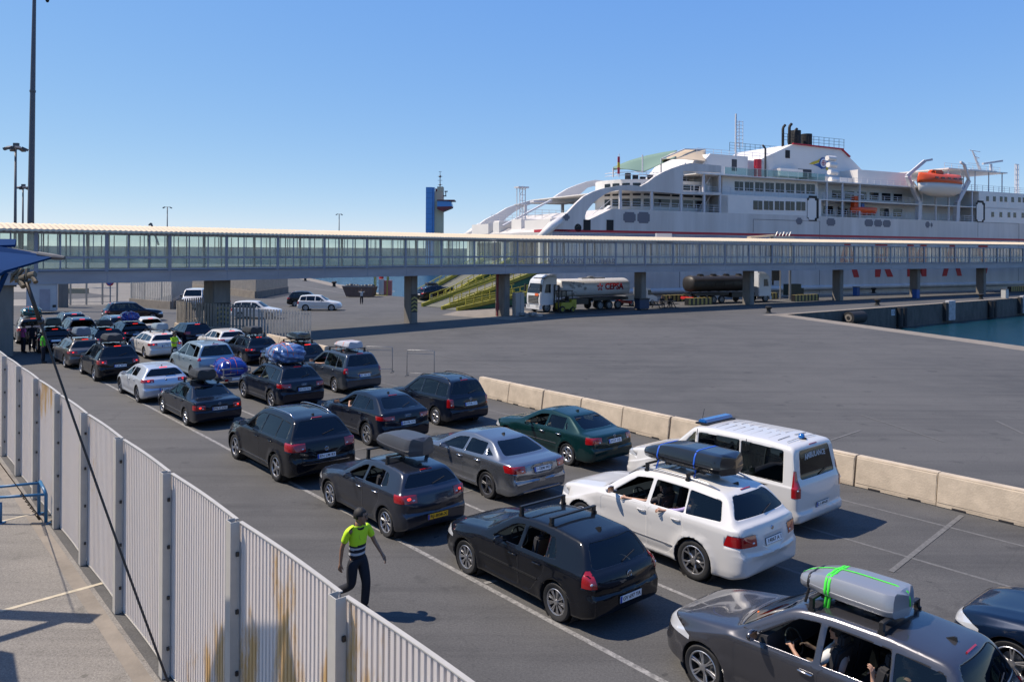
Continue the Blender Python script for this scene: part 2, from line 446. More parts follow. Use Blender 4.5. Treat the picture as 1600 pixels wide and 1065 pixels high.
def make_car(name, label, S, pos, head, mpaint, cat='car', group=None):
    """S is the spec of the model; pos the ground point under the rear axle; head the heading angle"""
    g = S.get
    wb, fo, ro, W, H = S['wb'], S['fo'], S['ro'], S['W'], S['H']
    xF, xR = wb+fo, -ro; hw = W/2; r = g('r', .32); clr = g('clr', .19); q = g('q', 1)
    root = empty(name, (pos[0], pos[1], 0), head); tag(root, label, cat, group)
    zc_ctrl = S['top']; zc = [(p.x, p.y) for p in roundpoly([(a, b) for a, b in zc_ctrl], g('rnd', .16), 4, 3 if q else 2)]
    belt = S['belt']; wr = S['wr']
    def zcf(x): return interp(zc, x)
    xs = set()
    for x, _ in zc: xs.add(round(x, 3))
    st = .085 if q else .16
    k = xR
    while k < xF: xs.add(round(k, 3)); k += st
    for e in (0.0, .004, .015, .035, .065, .11, .17, .25):
        xs.add(round(xR+e, 3)); xs.add(round(xF-e*1.3, 3))
    xs = sorted(xs); fx = [xs[0]]
    for x in xs[1:]:
        if x-fx[-1] > .011: fx.append(x)
    fx[-1] = xF; xs = fx
    kf, kr = g('kf', .30), g('kr', .15); lf, lr = g('lf', .75), g('lr', .32)
    def wide(x):
        s = max(0, (x-(xF-lf))/lf); t = max(0, ((xR+lr)-x)/lr)
        return (1-kf*(1-math.sqrt(max(0, 1-min(1, s)**2.3))))*(1-kr*(1-math.sqrt(max(0, 1-min(1, t)**2.2))))
    zmin_f = g('zlow', .0)
    def section(x):
        w = hw*wide(x); zt = zcf(x); zb = clr
        s = max(0, (x-(xF-.45))/.45); t = max(0, ((xR+.4)-x)/.4)
        zb += .07*s*s+.08*t*t
        be = min(interp(belt, x), zt-.045); be = max(be, zb+.2)
        wbelt = w-g('shl', .035)
        f = min(1, max(0, (zt-.05-be)/(H-.05-interp(belt, x))))
        wt = wbelt+(wr*(.35+.65*wide(x))-wbelt)*f if f > 0 else wbelt
        crown = .05+.03*f; hood = 1-f
        e5 = zt-.055*f-.035*hood
        wt_e = wt-.06*hood
        mid = zb+(be-zb)*.55
        return [(0, zb), (w*.82, zb), (w*.955, zb+.015), (w*.985, zb+.14), (w, mid), (w-.006, be-.09), (wbelt+.012, be-.02), (wbelt-.010, be+.012*f+.004),
                (wt_e+.02, e5-.05*f-.005*hood), (wt_e-.035, e5+.028*f+.013*(1-f)), (wt_e*.72, zt-.012*f-.007*(1-f)), (wt_e*.35, zt-.001), (0, zt)]
    ds = [0, .03, .05, .1, .2, .05, .022, .02, .07, .08, .2, .2, 0]
    rows = []
    NS = 3 if q else 2
    bm = NB()
    for x in xs:
        pl = roundpoly(section(x), ds, NS, 2)
        half = [(p.x, p.y) for p in pl]
        loop = [(-a, b) for a, b in half[::-1]][:-1] + half      # from top centre round the right, bottom, left, top centre
        loop = loop[:-1]
        rows.append((x, loop))
    for sgn, xe, bulge in ((1, xF, g('bf', .09)), (-1, xR, g('br', .05))):
        x, loop = rows[-1] if sgn > 0 else rows[0]
        zs = [b for a, b in loop]; c = (0, (min(zs)+max(zs))/2); extra = []
        for s in ((.985, .95, .88, .78, .66, .53, .4, .26, .12) if q else (.97, .85, .6, .3)):
            extra.append((xe+sgn*bulge*(1-s*s), [(c[0]+(a-c[0])*s, c[1]+(b-c[1])*s) for a, b in loop]))
        if sgn > 0: rows = rows+extra
        else: rows = extra[::-1]+rows
    bend, wbend = g('bend', .10), g('wbend', .07)
    xc, xrf = S['cowl'], S['rooff']; xrr, xgb = S['roofr'], S['gbase']; zgb = S['zgb']
    arch = r+g('ag', .055)
    zbf, zbr = g('bumpf', .50), g('bumpr', .60)
    def warp(x, y, z):
        X, Y, Z = x, y, z
        n_ = abs(y)/hw
        m = sstep(xrf-.55, xrf+.1, x)*sstep(.72, .86, z)*(1-sstep(xc+.05, xc+.55, x))
        X += bend*(1-n_*n_*1.3)*m
        m2 = (1-sstep(xrr-.1, xrr+.45, x))*sstep(.55, .75, z)
        X -= wbend*(1-n_*n_*1.3)*m2
        # bumpers stand proud
        X -= g('bpr', .05)*(1-sstep(zbr-.03, zbr+.02, z))*(1-sstep(xR+.05, xR+.4, x))
        X += g('bpf', .03)*(1-sstep(zbf-.03, zbf+.03, z))*sstep(xF-.4, xF-.05, x)
        # lip under the bumper tucks in
        X += .09*(1-sstep(clr+.02, clr+.16, z))*(1-sstep(xR+.02, xR+.3, x))
        # number plate recess
        pw = g('plz', .78)
        if g('prec', .02):
            X += g('prec', .02)*(1-sstep(xR+.05, xR+.2, x))*(1-sstep(.26, .30, abs(y)))*sstep(pw-.12, pw-.08, z)*(1-sstep(pw+.08, pw+.12, z))
        # flared arches and a character line
        if abs(y) > hw*.72:
            sg = 1 if y > 0 else -1
            for ax in (0, wb):
                d = math.hypot(x-ax, z-r)
                Y += sg*g('flare', .016)*math.exp(-((d-arch-.015)/.075)**2)*(1-sstep(.75, .95, z))
            cl = g('chz', .70)
            Y -= sg*.012*math.exp(-((z-(cl-.055))/.035)**2)*sstep(.1, .5, x)*(1-sstep(wb-.5, wb-.1, x))
            Y -= sg*.02*math.exp(-((z-.36)/.07)**2)*sstep(.3, .6, x)*(1-sstep(wb-.6, wb-.35, x))
            if x > 0.2 and x < wb-.2: pass
        # bonnet crease and power lines
        if x > xc+.15 and z > .6:
            Z += g('crease', .007)*math.exp(-((abs(y)-hw*.52)/.07)**2)*sstep(xc+.15, xc+.4, x)*(1-sstep(xF-.25, xF, x))
        return X, Y, Z
    vr = [[bm.verts.new(warp(x, a, b)) for a, b in loop] for x, loop in rows]
    n = len(vr[0])
    for i in range(len(vr)-1):
        for k in range(n):
            bm.faces.new((vr[i][k], vr[i+1][k], vr[i+1][(k+1)%n], vr[i][(k+1)%n]))
    bm.faces.new(vr[0]); bm.faces.new(vr[-1][::-1])
    bmesh.ops.recalc_face_normals(bm, faces=bm.faces); bm.normal_update()
    CC.clear(); bvh = BVHTree.FromBMesh(bm)
    def hit(o, d):
        h_ = bvh.ray_cast(Vector(o), Vector(d)); return h_[0], h_[1]
    MB = [mpaint, g('trim', M_TRIM), M_CHROME, M_RED, M_LENS, g('clad', M_BLK), M_DARK]
    # ---- wheel arches
    for ax in (0, wb):
        pol = [(ax+arch*math.cos(2*PI*k/26), r+arch*math.sin(2*PI*k/26)) for k in range(26)]
        for sg in (1, -1):
            if g('archtrim'):
                p2 = [(ax+(arch+.05)*math.cos(2*PI*k/26), r+(arch+.05)*math.sin(2*PI*k/26)) for k in range(26)]
                for f in carve(bm, poly_planes(p2), lambda f: cen(f).y*sg > hw*.62 and abs(cen(f).x-ax) < arch+.25 and cen(f).z < .95): f.material_index = 5
            ins = carve(bm, poly_planes(pol), lambda f: cen(f).y*sg > hw*.45 and abs(cen(f).x-ax) < arch+.2 and cen(f).z < .95)
            bmesh.ops.delete(bm, geom=ins, context='FACES')
    # ---- sill cladding
    if g('sill', .06):
        ins = carve(bm, [((0,0,clr+g('sill', .06)), (0,0,-1))], lambda f: cen(f).z < .62 and abs(cen(f).y) > .3)
        for f in ins: f.material_index = 5 if g('sillm', 1) else 0
    # ---- side glazing
    panes = []; WL = bm.faces.layers.int.new('w')
    dlo = S['dlo']; xmin = min(p[0] for p in dlo)-.1; xmax = max(p[0] for p in dlo)+.1; zmn = min(p[1] for p in dlo)-.1
    openw = g('open', ())
    for sg in (1, -1):
        flt = lambda f: (cen(f).y*sg > .3 and xmin < cen(f).x < xmax and cen(f).z > zmn and f.normal.y*sg > .35)
        if g('chrome'):
            for f in carve(bm, poly_planes(roundconv(grow(dlo, .013), .05)), flt): f.material_index = 2
        for f in carve(bm, poly_planes(roundconv(dlo, .05)), flt): f.material_index = g('dlom', 1)
        for wi, pol in enumerate(S['wins']):
            ins = carve(bm, poly_planes(roundconv(pol, .03)), flt)
            code = 1+wi*2+(sg > 0); panes.append((code, sg, wi))
            for f in ins: f[WL] = code
    for code, sg, wi in panes:
        ins = [f for f in bm.faces if f[WL] == code]
        if sg > 0 and wi in openw: bmesh.ops.delete(bm, geom=[f for f in ins if f.is_valid], context='FACES'); continue
        gm = g('gm', (M_GLASS, M_GLASS, M_GLASS, M_GLASS))[wi]
        split_off(bm, ins, 'side_window', gm, root, .006)
    # ---- windscreen and rear window
    zt, zbw = zcf(xrf)-.035, zcf(xc)+.03
    wtp, wbt = wr-.075, hw-.15
    pol = roundconv([(-wbt, zbw), (wbt, zbw), (wtp, zt), (-wtp, zt)], .05)
    split_off(bm, carve(bm, poly_planes(pol, 'YZ'), lambda f: f.normal.x > .2 and xrf-.35 < cen(f).x < xc+.4 and cen(f).z > zbw-.1), 'windscreen', g('gws', M_GLASS), root, .006)
    rw = g('rwin', {}); zt2, zb2 = rw.get('zt', H-.12), rw.get('zb', zgb+.05)
    a0, a1 = rw.get('wb', hw-.17), rw.get('wt', wr-.10)
    pol = roundconv([(-a0, zb2), (a0, zb2), (a1, zt2), (-a1, zt2)], rw.get('rd', .06))
    fltr = lambda f: f.normal.x < -.13 and cen(f).x < xrr+.3 and cen(f).z > zb2-.12
    for f in carve(bm, poly_planes(grow(pol, .022) if 0 else roundconv([(-a0-.025, zb2-.02), (a0+.025, zb2-.02), (a1+.025, zt2+.02), (-a1-.025, zt2+.02)], .06), 'YZ'), fltr): f.material_index = 1
    split_off(bm, carve(bm, poly_planes(pol, 'YZ'), fltr), 'rear_window', g('grw', M_PRIV), root, .006)
    # ---- doors
    if q:
        for sg in (1, -1):
            for di, pol in enumerate(S['doors']):
                flt = lambda f: cen(f).y*sg > hw*.6 and f.normal.y*sg > .25 and cen(f).z < zmn+.25
                outer = carve(bm, poly_planes(roundconv(pol, .08)), flt)
                for f in outer: f.material_index = 6 if f.material_index == 0 else f.material_index
                ins = carve(bm, poly_planes(roundconv(grow(pol, -.013), .08)), flt)
                for f in ins:
                    if f.material_index == 6: f.material_index = 0
                d = split_off(bm, ins, 'door', MB, root, 0, 0, keep_mi=True)
                if d is None: continue
                hx, hz = S['handles'][di]; p, nn = hit((hx, sg*3, hz), (0, -sg, 0))
                if p:
                    hb = NB(); hy = p.y
                    pts = [(hx+dx, hy+sg*dy, hz+dz) for dx, dy, dz in ((-.11,.004,0),(-.09,.028,.003),(0,.036,.004),(.09,.028,.003),(.11,.004,0))]
                    tube(hb, pts, [.011,.014,.015,.014,.011], 6)
                    obj('handle', hb, g('hmat', mpaint), d, True)
    # ---- lamps
    for L in S['tail']:
        for sg in (1, -1):
            zf0, zf1, y0, xw, yr = L['z0'], L['z1'], L['y0'], L['x'], L.get('tilt', 0)
            pls = [((xR, sg*hw, zf0+L.get('dz', 0)), (0, sg*L.get('tb', 0), 1)), ((xR, sg*hw, zf1), (-L.get('tx', 0), sg*L.get('tt', 0), -1)),
                   ((xR, sg*y0, (zf0+zf1)/2), (0, sg, yr)), ((xR+xw, 0, (zf0+zf1)/2), (-1, 0, L.get('tip', 0)))]
            if L.get('pt'): pls.append(((xR+xw, sg*hw, zf1), (-1, 0, -L['pt'])))
            ins = carve(bm, pls, lambda f: cen(f).x < xR+.75 and cen(f).y*sg > 0 and f.normal.x < .6 and f.material_index in (0, 5, 6) and abs(f.normal.z) < .8)
            for f in ins: f.material_index = 0
            o = split_off(bm, ins, 'taillight', [L.get('m', M_RED)], root, -.006)
            if L.get('lit'):
                yy = (abs(y0)+hw)/2-.03; p, nn = hit((xR-2, sg*yy, (zf0+zf1)/2), (1, 0, 0))
                if p and o:
                    b = NB(); sphere(b, (p.x+.01, sg*yy, p.z), .05, .5, 1.2, .7, 10); obj('brake_lamp', b, M_REDON, o, True)
            if o and q and L.get('rev', 1):
                yy = L['y0']+.07; zz = zf0+(zf1-zf0)*.30; p, nn = hit((xR-2, sg*yy, zz), (1, 0, 0))
                if p:
                    b = NB(); sphere(b, (p.x+.004, sg*yy, p.z), .05, .3, .9, .45, 10); obj('reversing_lamp', b, M_LENS, o, True)
    for L in S.get('headl', ()):
        for sg in (1, -1):
            pls = [((0, 0, L['z0']), (L.get('sl', .0), 0, 1)), ((xF, 0, L['z1']), (-L.get('tx', 0), 0, -1)), ((xF, sg*L['y0'], .6), (0, sg, 0)), ((xF-L['x'], 0, .6), (1, 0, 0))]
            ins = carve(bm, pls, lambda f: cen(f).x > xF-.85 and cen(f).y*sg > 0 and f.normal.x > -.2)
            split_off(bm, ins, 'headlight', [M_LENS], root, -.004)
    # grille (front) as black region
    gr = g('grille', (.45, .32, .60))
    for f in carve(bm, poly_planes([(-gr[0], gr[1]), (gr[0], gr[1]), (gr[0]*.95, gr[2]), (-gr[0]*.95, gr[2])], 'YZ'), lambda f: f.normal.x > .4 and cen(f).x > xF-.2 and cen(f).z < .8): f.material_index = 5
    # bonnet shut line
    if q:
        for sg in (1, -1):
            a, b = (xc+.02, sg*(hw-.13)), (xF-.16, sg*(hw-.22))
            nrm = Vector((-(b[1]-a[1]), b[0]-a[0], 0)).normalized()
            for f in carve(bm, [((a[0], a[1]-.004, 0), nrm), ((a[0], a[1]+.004, 0), -nrm), ((a[0], 0, 0), (1,0,0)), ((b[0], 0, 0), (-1,0,0))], lambda f: f.normal.z > .5 and cen(f).x > xc-.1 and cen(f).y*sg > 0): f.material_index = 6
    # tailgate shut line
    tg = g('tgate')
    if tg and q:
        po = [(-tg[0], tg[1]), (tg[0], tg[1]), (tg[2], tg[3]), (-tg[2], tg[3])]
        fl = lambda f: f.normal.x < -.1 and cen(f).x < xrr+.1 and f.material_index in (0,)
        o1 = carve(bm, poly_planes(roundconv(po, .06), 'YZ'), fl)
        for f in o1: f.material_index = 6
        o2 = carve(bm, poly_planes(roundconv(grow(po, -.014), .06), 'YZ'), lambda f: f.material_index == 6 and f.normal.x < -.1 and cen(f).x < xrr+.1)
        for f in o2: f.material_index = 0
    bk = g('bclad')     # black lower rear bumper
    if bk:
        for f in carve(bm, [((0,0,bk), (0,0,-1))], lambda f: cen(f).x < -.35 and cen(f).z < bk+.1 and f.material_index == 0): f.material_index = 5
    # glass roof
    gl = g('groof')
    if gl:
        for f in carve(bm, [((gl[0],0,0),(1,0,0)), ((gl[1],0,0),(-1,0,0)), ((0,-wr+.12,0),(0,1,0)), ((0,wr-.12,0),(0,-1,0))], lambda f: f.normal.z > .6 and cen(f).z > H-.25): f.material_index = 1
    body = obj('body', bm, MB, root, True, 42)
    s = body.modifiers.new('shell', 'SOLIDIFY'); s.thickness = .022; s.offset = -1; s.material_offset = 10; s.material_offset_rim = 10 if not q else 10
    # ---- wheel wells
    b = NB()
    for ax in (0, wb):
        for sg in (1, -1):
            lathe(b, [(arch+.012, sg*(hw-.05)), (arch+.02, sg*(hw-.30)), (.02, sg*(hw-.32))], 20, centre=(ax, 0, r))
    obj('wheel_well', b, M_DARK, root)
    for ax in (0, wb):
        for sg in (1, -1):
            add_wheel(root, ax, sg*(hw-.118+g('wo', 0)), r, g('rim', r*.68), g('style', ('S', 5)), g('rimm', M_ALLOY), sg, g('steer', 0) if ax else 0)
    # ---- mirrors
    mx, mz = g('mir', (xc-.62, interp(belt, xc)+.06))
    for sg in (1, -1):
        b = NB(); yb = hw-.05
        sphere(b, (mx, sg*(yb+.17), mz+.05), .1, .62, 1.15, .75, 14)
        for v in b.verts:
            if v.co.x < mx-.022: v.co.x = mx-.022
        bar(b, (mx+.02, sg*(yb-.04), mz-.01), (mx+.01, sg*(yb+.12), mz+.03), .05, .035)
        mo = obj('mirror', b, g('mirm', mpaint), root, True, 40)
        b = NB(); box(b, (mx-.026, sg*(yb+.17), mz+.05), (.004, .18, .11)); obj('mirror_glass', b, M_CHROME, mo)
    # ---- number plate, badge, wiper, high brake lamp
    pz = g('plz', .78); pl = g('plate', ('', 'w'))
    p, nn = hit((xR-2, 0, pz), (1, 0, 0))
    if p:
        tilt = math.atan2(nn.z, -nn.x)
        py_ = g('ply', 0); px_ = p.x-.012
        pw, ph = (.40, .18) if pl[1] == 'q' else (.52, .112)
        eo = empty('number_plate', (px_, py_, pz)); eo.parent = root; eo.rotation_euler = (0, tilt, 0)
        b = NB(); box(b, (.004, 0, 0), (.008, pw+.014, ph+.014)); obj('plate_frame', b, M_BLK, eo)
        b = NB(); box(b, (-.003, 0, 0), (.008, pw, ph)); obj('plate_sheet', b, M_PLATEY if pl[1] == 'y' else (M_BLK if pl[1] == 'b' else M_PLATE), eo)
        if pl[1] in 'wyq' and pl[1] != 'q':
            b = NB(); box(b, (-.0085, pw/2-.022, 0), (.003, .042, ph-.004)); obj('country_band', b, M_PBLUE, eo)
        if pl[0] and q:
            tm = text_mesh(pl[0], .098, .0008, .0015); xsz = max(v.co.x for v in tm.vertices)-min(v.co.x for v in tm.vertices)
            k_ = min(1.25, (pw-.09)/max(.01, xsz))
            for v in tm.vertices: v.co = Vector((-.0085-v.co.z, -v.co.x*k_-.018, v.co.y*.95))
            link('plate_text', tm, eo, M_INK if pl[1] != 'b' else M_PLATE)
    rub = g('rub')
    if rub and q:
        for sg in (1, -1):
            pts = []
            for k in range(9):
                x = .46+(wb-.92)*k/8; p, nn = hit((x, sg*3, rub), (0, -sg, 0))
                if p: pts.append((p.x, p.y+sg*.004, rub))
            b = NB()
            for k in range(len(pts)-1): bar(b, pts[k], pts[k+1], .012, .03 if g('rubm', M_BLK) == M_BLK else .014)
            obj('rub_strip', b, g('rubm', M_BLK), root)
    bz = g('badge', None)
    if bz and q:
        p, nn = hit((xR-2, 0, bz), (1, 0, 0))
        if p:
            b = NB(); kind = g('btype', 'ring')
            if kind == 'ring':
                tube(b, [(p.x-.008, .052*math.cos(a*PI/8), bz+.052*math.sin(a*PI/8)) for a in range(17)], .006, 5)
                for a, c2 in ((( -.035,.03),(-.012,-.035)), ((-.012,-.035),(0,.0)), ((0,0),(.012,-.035)), ((.012,-.035),(.035,.03)), ((-.018,.045),(0,.012)), ((0,.012),(.018,.045))):
                    bar(b, (p.x-.008, a[0], bz+a[1]), (p.x-.008, c2[0], bz+c2[1]), .005)
            elif kind == 'rings4':
                for c_ in (-.075,-.025,.025,.075): tube(b, [(p.x-.008, c_+.034*math.cos(a*PI/6), bz+.034*math.sin(a*PI/6)) for a in range(13)], .005, 5)
            elif kind == 'star':
                tube(b, [(p.x-.008, .04*math.cos(a*PI/8), bz+.04*math.sin(a*PI/8)) for a in range(17)], .005, 5)
                for a in (90, 210, 330): bar(b, (p.x-.008, 0, bz), (p.x-.008, .04*math.cos(R(a)), bz+.04*math.sin(R(a))), .006)
            elif kind == 'round':
                lathe(b, [(.001, -.012), (.036, -.012), (.042, 0)], 16, 'X', centre=(p.x, 0, bz))
            else:
                prism(b, [(-.05,-.02),(.05,-.02),(.06,0),(.05,.02),(-.05,.02),(-.06,0)], p.x-.01, p.x, 'YZ')
            obj('badge', b, M_CHROME, root, True, 40)
    if g('chz_bar'):
        zz = g('chz_bar'); p, nn = hit((xR-2, 0, zz), (1, 0, 0))
        if p: b = NB(); bar(b, (p.x-.012, -g('chw', .5), zz), (p.x-.012, g('chw', .5), zz), .02, .022); obj('trim_strip', b, M_CHROME, root)
    if g('wiper', True) and q:
        p, nn = hit((xR-2, 0, zb2+.03), (1, 0, 0)); p2, _ = hit((xR-2, -.34, zb2+.10), (1, 0, 0))
        if p and p2:
            b = NB(); bar(b, (p.x-.02, 0, zb2+.02), (p2.x-.02, -.36, zb2+.10), .012, .016); obj('wiper', b, M_BLK, root)
    hz = g('hbl', H-.075)
    if hz:
        p, nn = hit((xR-2, 0, hz), (1, 0, 0))
        if p and p.x < xrr+.6:
            b = NB(); box(b, (p.x-.006, 0, hz), (.03, .30, .022), Matrix.Rotation(math.atan2(nn.z, -nn.x), 3, 'Y'))
            obj('high_brake_light', b, M_REDON if g('hlit') else M_RED, root)
    if g('ant', True) and q:
        ax_ = xrr+.22; b = NB(); p, _ = hit((ax_, 0, 3), (0, 0, -1))
        if p:
            prism(b, [(ax_-.07, p.z-.005), (ax_+.08, p.z-.005), (ax_-.03, p.z+.05), (ax_-.06, p.z+.05)], -.015, .015)
            obj('antenna', b, M_BLK, root)
    # ---- roof rails and cross bars
    def roof(x, y):
        p, _ = hit((x, y, 3), (0, 0, -1)); return p.z if p else H
    rl = g('rails')
    if rl:
        for sg in (1, -1):
            b = NB(); y = sg*(wr-.075); pts = []
            for k in range(9):
                x = rl[0]+(rl[1]-rl[0])*k/8; lift = (.045 if 0 < k < 8 else .0)
                pts.append((x, y, roof(x, y)+lift))
            tube(b, pts, .017, 8); obj('roof_rail', b, g('railm', M_ALLOY), root, True)
    for x in g('bars', ()):
        b = NB(); y = wr-.06; z0 = roof(x, y-.02); zt_ = H+g('barh', .085)
        bar(b, (x, -y-.03, zt_), (x, y+.03, zt_), .055, .03)
        for sg in (1, -1):
            bar(b, (x, sg*y, z0-.03), (x, sg*(y-.01), zt_+.015), .05, .07)
            box(b, (x, sg*(y+.012), z0+.0), (.09, .04, .06))
        obj('roof_bar', b, g('barm', M_BLK), root)
    # ---- interior
    b = NB(); sm = g('seatm', M_SEAT); fl = clr+.12; sb = g('seath', .0)
    def seat(x, y, wd, mi=0):
        box(b, (x+.22, y, fl+.20+sb), (.50, wd, .16)); box(b, (x-.02, y, fl+.52+sb), (.13, wd, .60), Matrix.Rotation(R(-14), 3, 'Y'))
        for hy in ((0,) if wd < .7 else (-.38, .38)): box(b, (x-.11, y+hy, fl+.90+sb), (.09, .25, .17), Matrix.Rotation(R(-10), 3, 'Y'))
    fs = g('fseat', xrf-.42)
    seat(fs, .36, .48); seat(fs, -.36, .48)
    for rx in g('rseats', (fs-.85,)): seat(rx, 0, 1.22)
    bmesh.ops.bevel(b, geom=list(b.edges), offset=.03, segments=2, affect='EDGES')
    bbox(b, fs-.3 if 0 else xR+.3, wb-.35, -hw+.12, hw-.12, fl-.06, fl)
    bbox(b, fs+.78, fs+1.15, -hw+.12, hw-.12, fl+.35+sb, fl+g('dash', .60)+sb)
    it = obj('interior', b, sm, root, True, 30)
    b = NB(); cx, cy, cz = fs+.62, .36, fl+.58+sb
    mt = Matrix.Translation((cx, cy, cz)) @ Matrix.Rotation(R(-62), 4, 'Y')
    tube(b, [mt @ Vector((.18*math.cos(a*PI/9), .18*math.sin(a*PI/9), 0)) for a in range(19)], .015, 6)
    for a in (0, PI, -PI/2): bar(b, mt @ Vector((0,0,-.02)), mt @ Vector((.17*math.sin(a) if 0 else .17*math.cos(a+PI/2), .17*math.sin(a+PI/2), 0)), .035, .015)
    obj('steering_wheel', b, M_BLK, it)
    root['_H'] = H
    return root
# ------------------------------------------------------------------ model specs (x=0 at the rear axle)
def hatch(wb, fo, ro, W, H, hood=.93, cowlz=1.0, belt=(.90,.96), xc=None, ws=.72, rr=-.30, gb=-.62, zg=1.0, tailz=.86, wr=.58, **k):
    """two-box car; ws windscreen run, rr roof rear edge, gb and zg base of the rear window"""
    xF = wb+fo; xR = -ro; xc = xc if xc is not None else wb-.52
    rf = xc-ws
    S = dict(wb=wb, fo=fo, ro=ro, W=W, H=H, wr=wr, cowl=xc, rooff=rf, roofr=rr, gbase=gb, zgb=zg)
    S['top'] = [(xF, tailz-.17), (xF-.10, hood-.14), (xF-.42, hood-.045), (xc+.15, cowlz-.015), (xc, cowlz+.01), (rf, H-.055), (rf-.45, H-.008), (rr+.75, H), (rr, H-.06), (gb, zg), (xR+.05, zg-.045), (xR, tailz)]
    bf, br = belt
    S['belt'] = [(xF, .62), (xF-.5, .76), (xc+.1, bf-.01), (xc-.3, bf), (0, br), (xR, br)]
    def bz(x): return interp(S['belt'], x)
    zt = lambda x: interp([(a, b) for a, b in S['top']], x)-.115
    # daylight opening
    f0 = k.pop('wf', xc-.16); tf = rf-.02; r1 = k.pop('wrr', rr+.02); r0 = k.pop('wr0', rr-.12); b0 = .028
    def top(x): return H-.125-.05*max(0, (.5-x))*k.get('tpr', .35)-.04*sstep(rf-.5, rf+.1, x)
    S['dlo'] = [(f0, bz(f0)+b0), (tf, top(tf)), (tf-.5, top(tf-.5)+.008), (r1+.3, top(r1+.3)), (r1, top(r1)-.03), (r0, bz(r0)+b0+.04*k.get('kick', 1)), (r0+.15, bz(r0+.15)+b0)]
    pb = k.pop('pB', wb*.39); pc = k.pop('pC', .13)
    wn = []
    i = .016
    wn.append([(f0-.09, bz(f0)+b0+i), (tf-.02, top(tf)-i-.005), (pb+.04, top(pb)-i+.002), (pb+.04, bz(pb)+b0+i)])
    wn.append([(pb-.05, bz(pb)+b0+i), (pb-.05, top(pb)-i), (pc+.03, top(pc)-i), (pc-.02, bz(pc)+b0+i)])
    if k.get('three', True):
        wn.append([(pc-.06, bz(pc)+b0+i), (pc-.015, top(pc)-i-.004), (r1+.02, top(r1)-.05), (r0+.05, bz(r0)+b0+i+.035*k.get('kick', 1))])
    S['wins'] = wn
    zl = k.get('clr', .19)+.09
    S['doors'] = [[(xc-.0, .34+zl-.28), (xc-.02, bz(xc)-.03), (pb-.01, bz(pb)+.012), (pb-.01, zl)],
                  [(pb-.03, zl), (pb-.03, bz(pb)+.012), (pc-.03, bz(pc)+.012), (pc-.06, .75), (pc+.34, zl)]]
    S['doors'][0][0] = (xc-.03, zl+.02)
    S['handles'] = [(pb+.12, bz(pb)-.105), (pc+.13, bz(pc)-.10)]
    S['rails'] = None
    S['headl'] = [dict(z0=.60, z1=.80, y0=W/2-.42, x=.42, tx=-.35)]
    S['tail'] = [dict(z0=.78, z1=.93, y0=W/2-.30, x=.30)]
    S['tgate'] = (W/2-.30, .60, W/2-.16, zg-.06)
    S.update(k); return S

GOLF4 = hatch(rub=.56, wb=2.51, fo=.84, ro=.80, W=1.735, H=1.44, belt=(.90,.935), ws=.70, rr=-.38, gb=-.66, zg=.99, r=.318, rim=.215, style=('B', 9), plate=('GV 697 YA','w'), plz=.50, prec=0,
    badge=.86, btype='ring', bars=(1.25,.45), open=(0,1), tail=[dict(z0=.76, z1=1.0, y0=.70, x=.19)], wr=.585, kr=.14, bumpr=.62, bclad=.0, pC=.33, wr0=.02, wrr=.20, ant=True, grw=M_GLASS, rwin=dict(zt=1.33, zb=1.0, wb=.66, wt=.52), hbl=None, chz=.66, barh=.09)
GOLF7 = hatch(2.62, .86, .78, 1.79, 1.46, belt=(.92,.99), ws=.80, rr=-.38, gb=-.63, zg=1.03, r=.33, rim=.24, style=('S', 5), rimm=M_ALLOYD, plate=('M KL 2322','w'), plz=.56,
    badge=.93, btype='round', tail=[dict(z0=.86, z1=.98, y0=.46, x=.26, lit=1)], wr=.59, groof=(.1,1.35), pC=.30, three=False, wr0=.08, wrr=.20, grw=M_PRIV, hlit=1, hmat=None)
KIA = hatch(2.58, .83, .66, 1.725, 1.46, belt=(.93,1.0), ws=.82, rr=-.28, gb=-.52, zg=1.06, r=.315, rim=.22, style=('D', 8), plate=('RJ-808-X','y'), plz=.50, prec=0,
    badge=.93, btype='oval', tail=[dict(z0=.84, z1=1.0, y0=.48, x=.30, tip=.3, lit=1)], wr=.585, bars=(1.30,.45), hmat=M_CHROME, groof=(.05,.95), open=(0,1), pC=.30, wr0=.0, wrr=.14, bclad=.42, barh=.12, hlit=0, seatm=M_SEAT)
SCENIC = hatch(dash=.74, wb=2.77, fo=.86, ro=.93, W=1.845, H=1.66, hood=.98, cowlz=1.08, belt=(1.0,1.06), xc=2.27, ws=.86, crease=0, rr=-.55, gb=-.82, zg=1.12, r=.325, rim=.235, style=('D', 6), belt2=0, wr=.60,
    pB=1.02, pC=.10, bars=(1.25,.30), hmat=M_CHROME, open=(0,1), plz=.62, plate=('','w'), kf=.42, lf=1.0, mir=(1.86,1.14), tail=[dict(z0=.95, z1=1.5, y0=.76, x=.14)], gws=M_GLASS, rseats=(.35,-.4), barh=.10, headl=[dict(z0=.66, z1=.90, y0=.48, x=.62, tx=-.30)], seath=.08)
X5 = hatch(rub=.52, rubm=M_ALLOY, wb=2.933, fo=.90, ro=1.02, W=1.933, H=1.74, hood=1.10, cowlz=1.18, belt=(1.10,1.15), ws=.80, rr=-.50, gb=-.86, zg=1.24, tailz=1.02, wr=.62, clr=.22, r=.375, rim=.265, style=('Y', 5), plz=.88,
    plate=('14067 A 1','q2'), badge=1.08, btype='round', tail=[dict(z0=.86, z1=1.05, y0=.52, x=.30, tip=-.4)], bars=(1.45,.42), open=(0,1), hmat=None, rails=(-.3,1.95), railm=M_ALLOY, pC=.28, mir=(2.0,1.22), bumpr=.72, clad=M_BLK, grw=M_PRIV, seath=.12, rnd=.2, chz=.80, sill=.10, flare=.03, headl=[dict(z0=.78, z1=.96, y0=.55, x=.40, tx=-.3)])
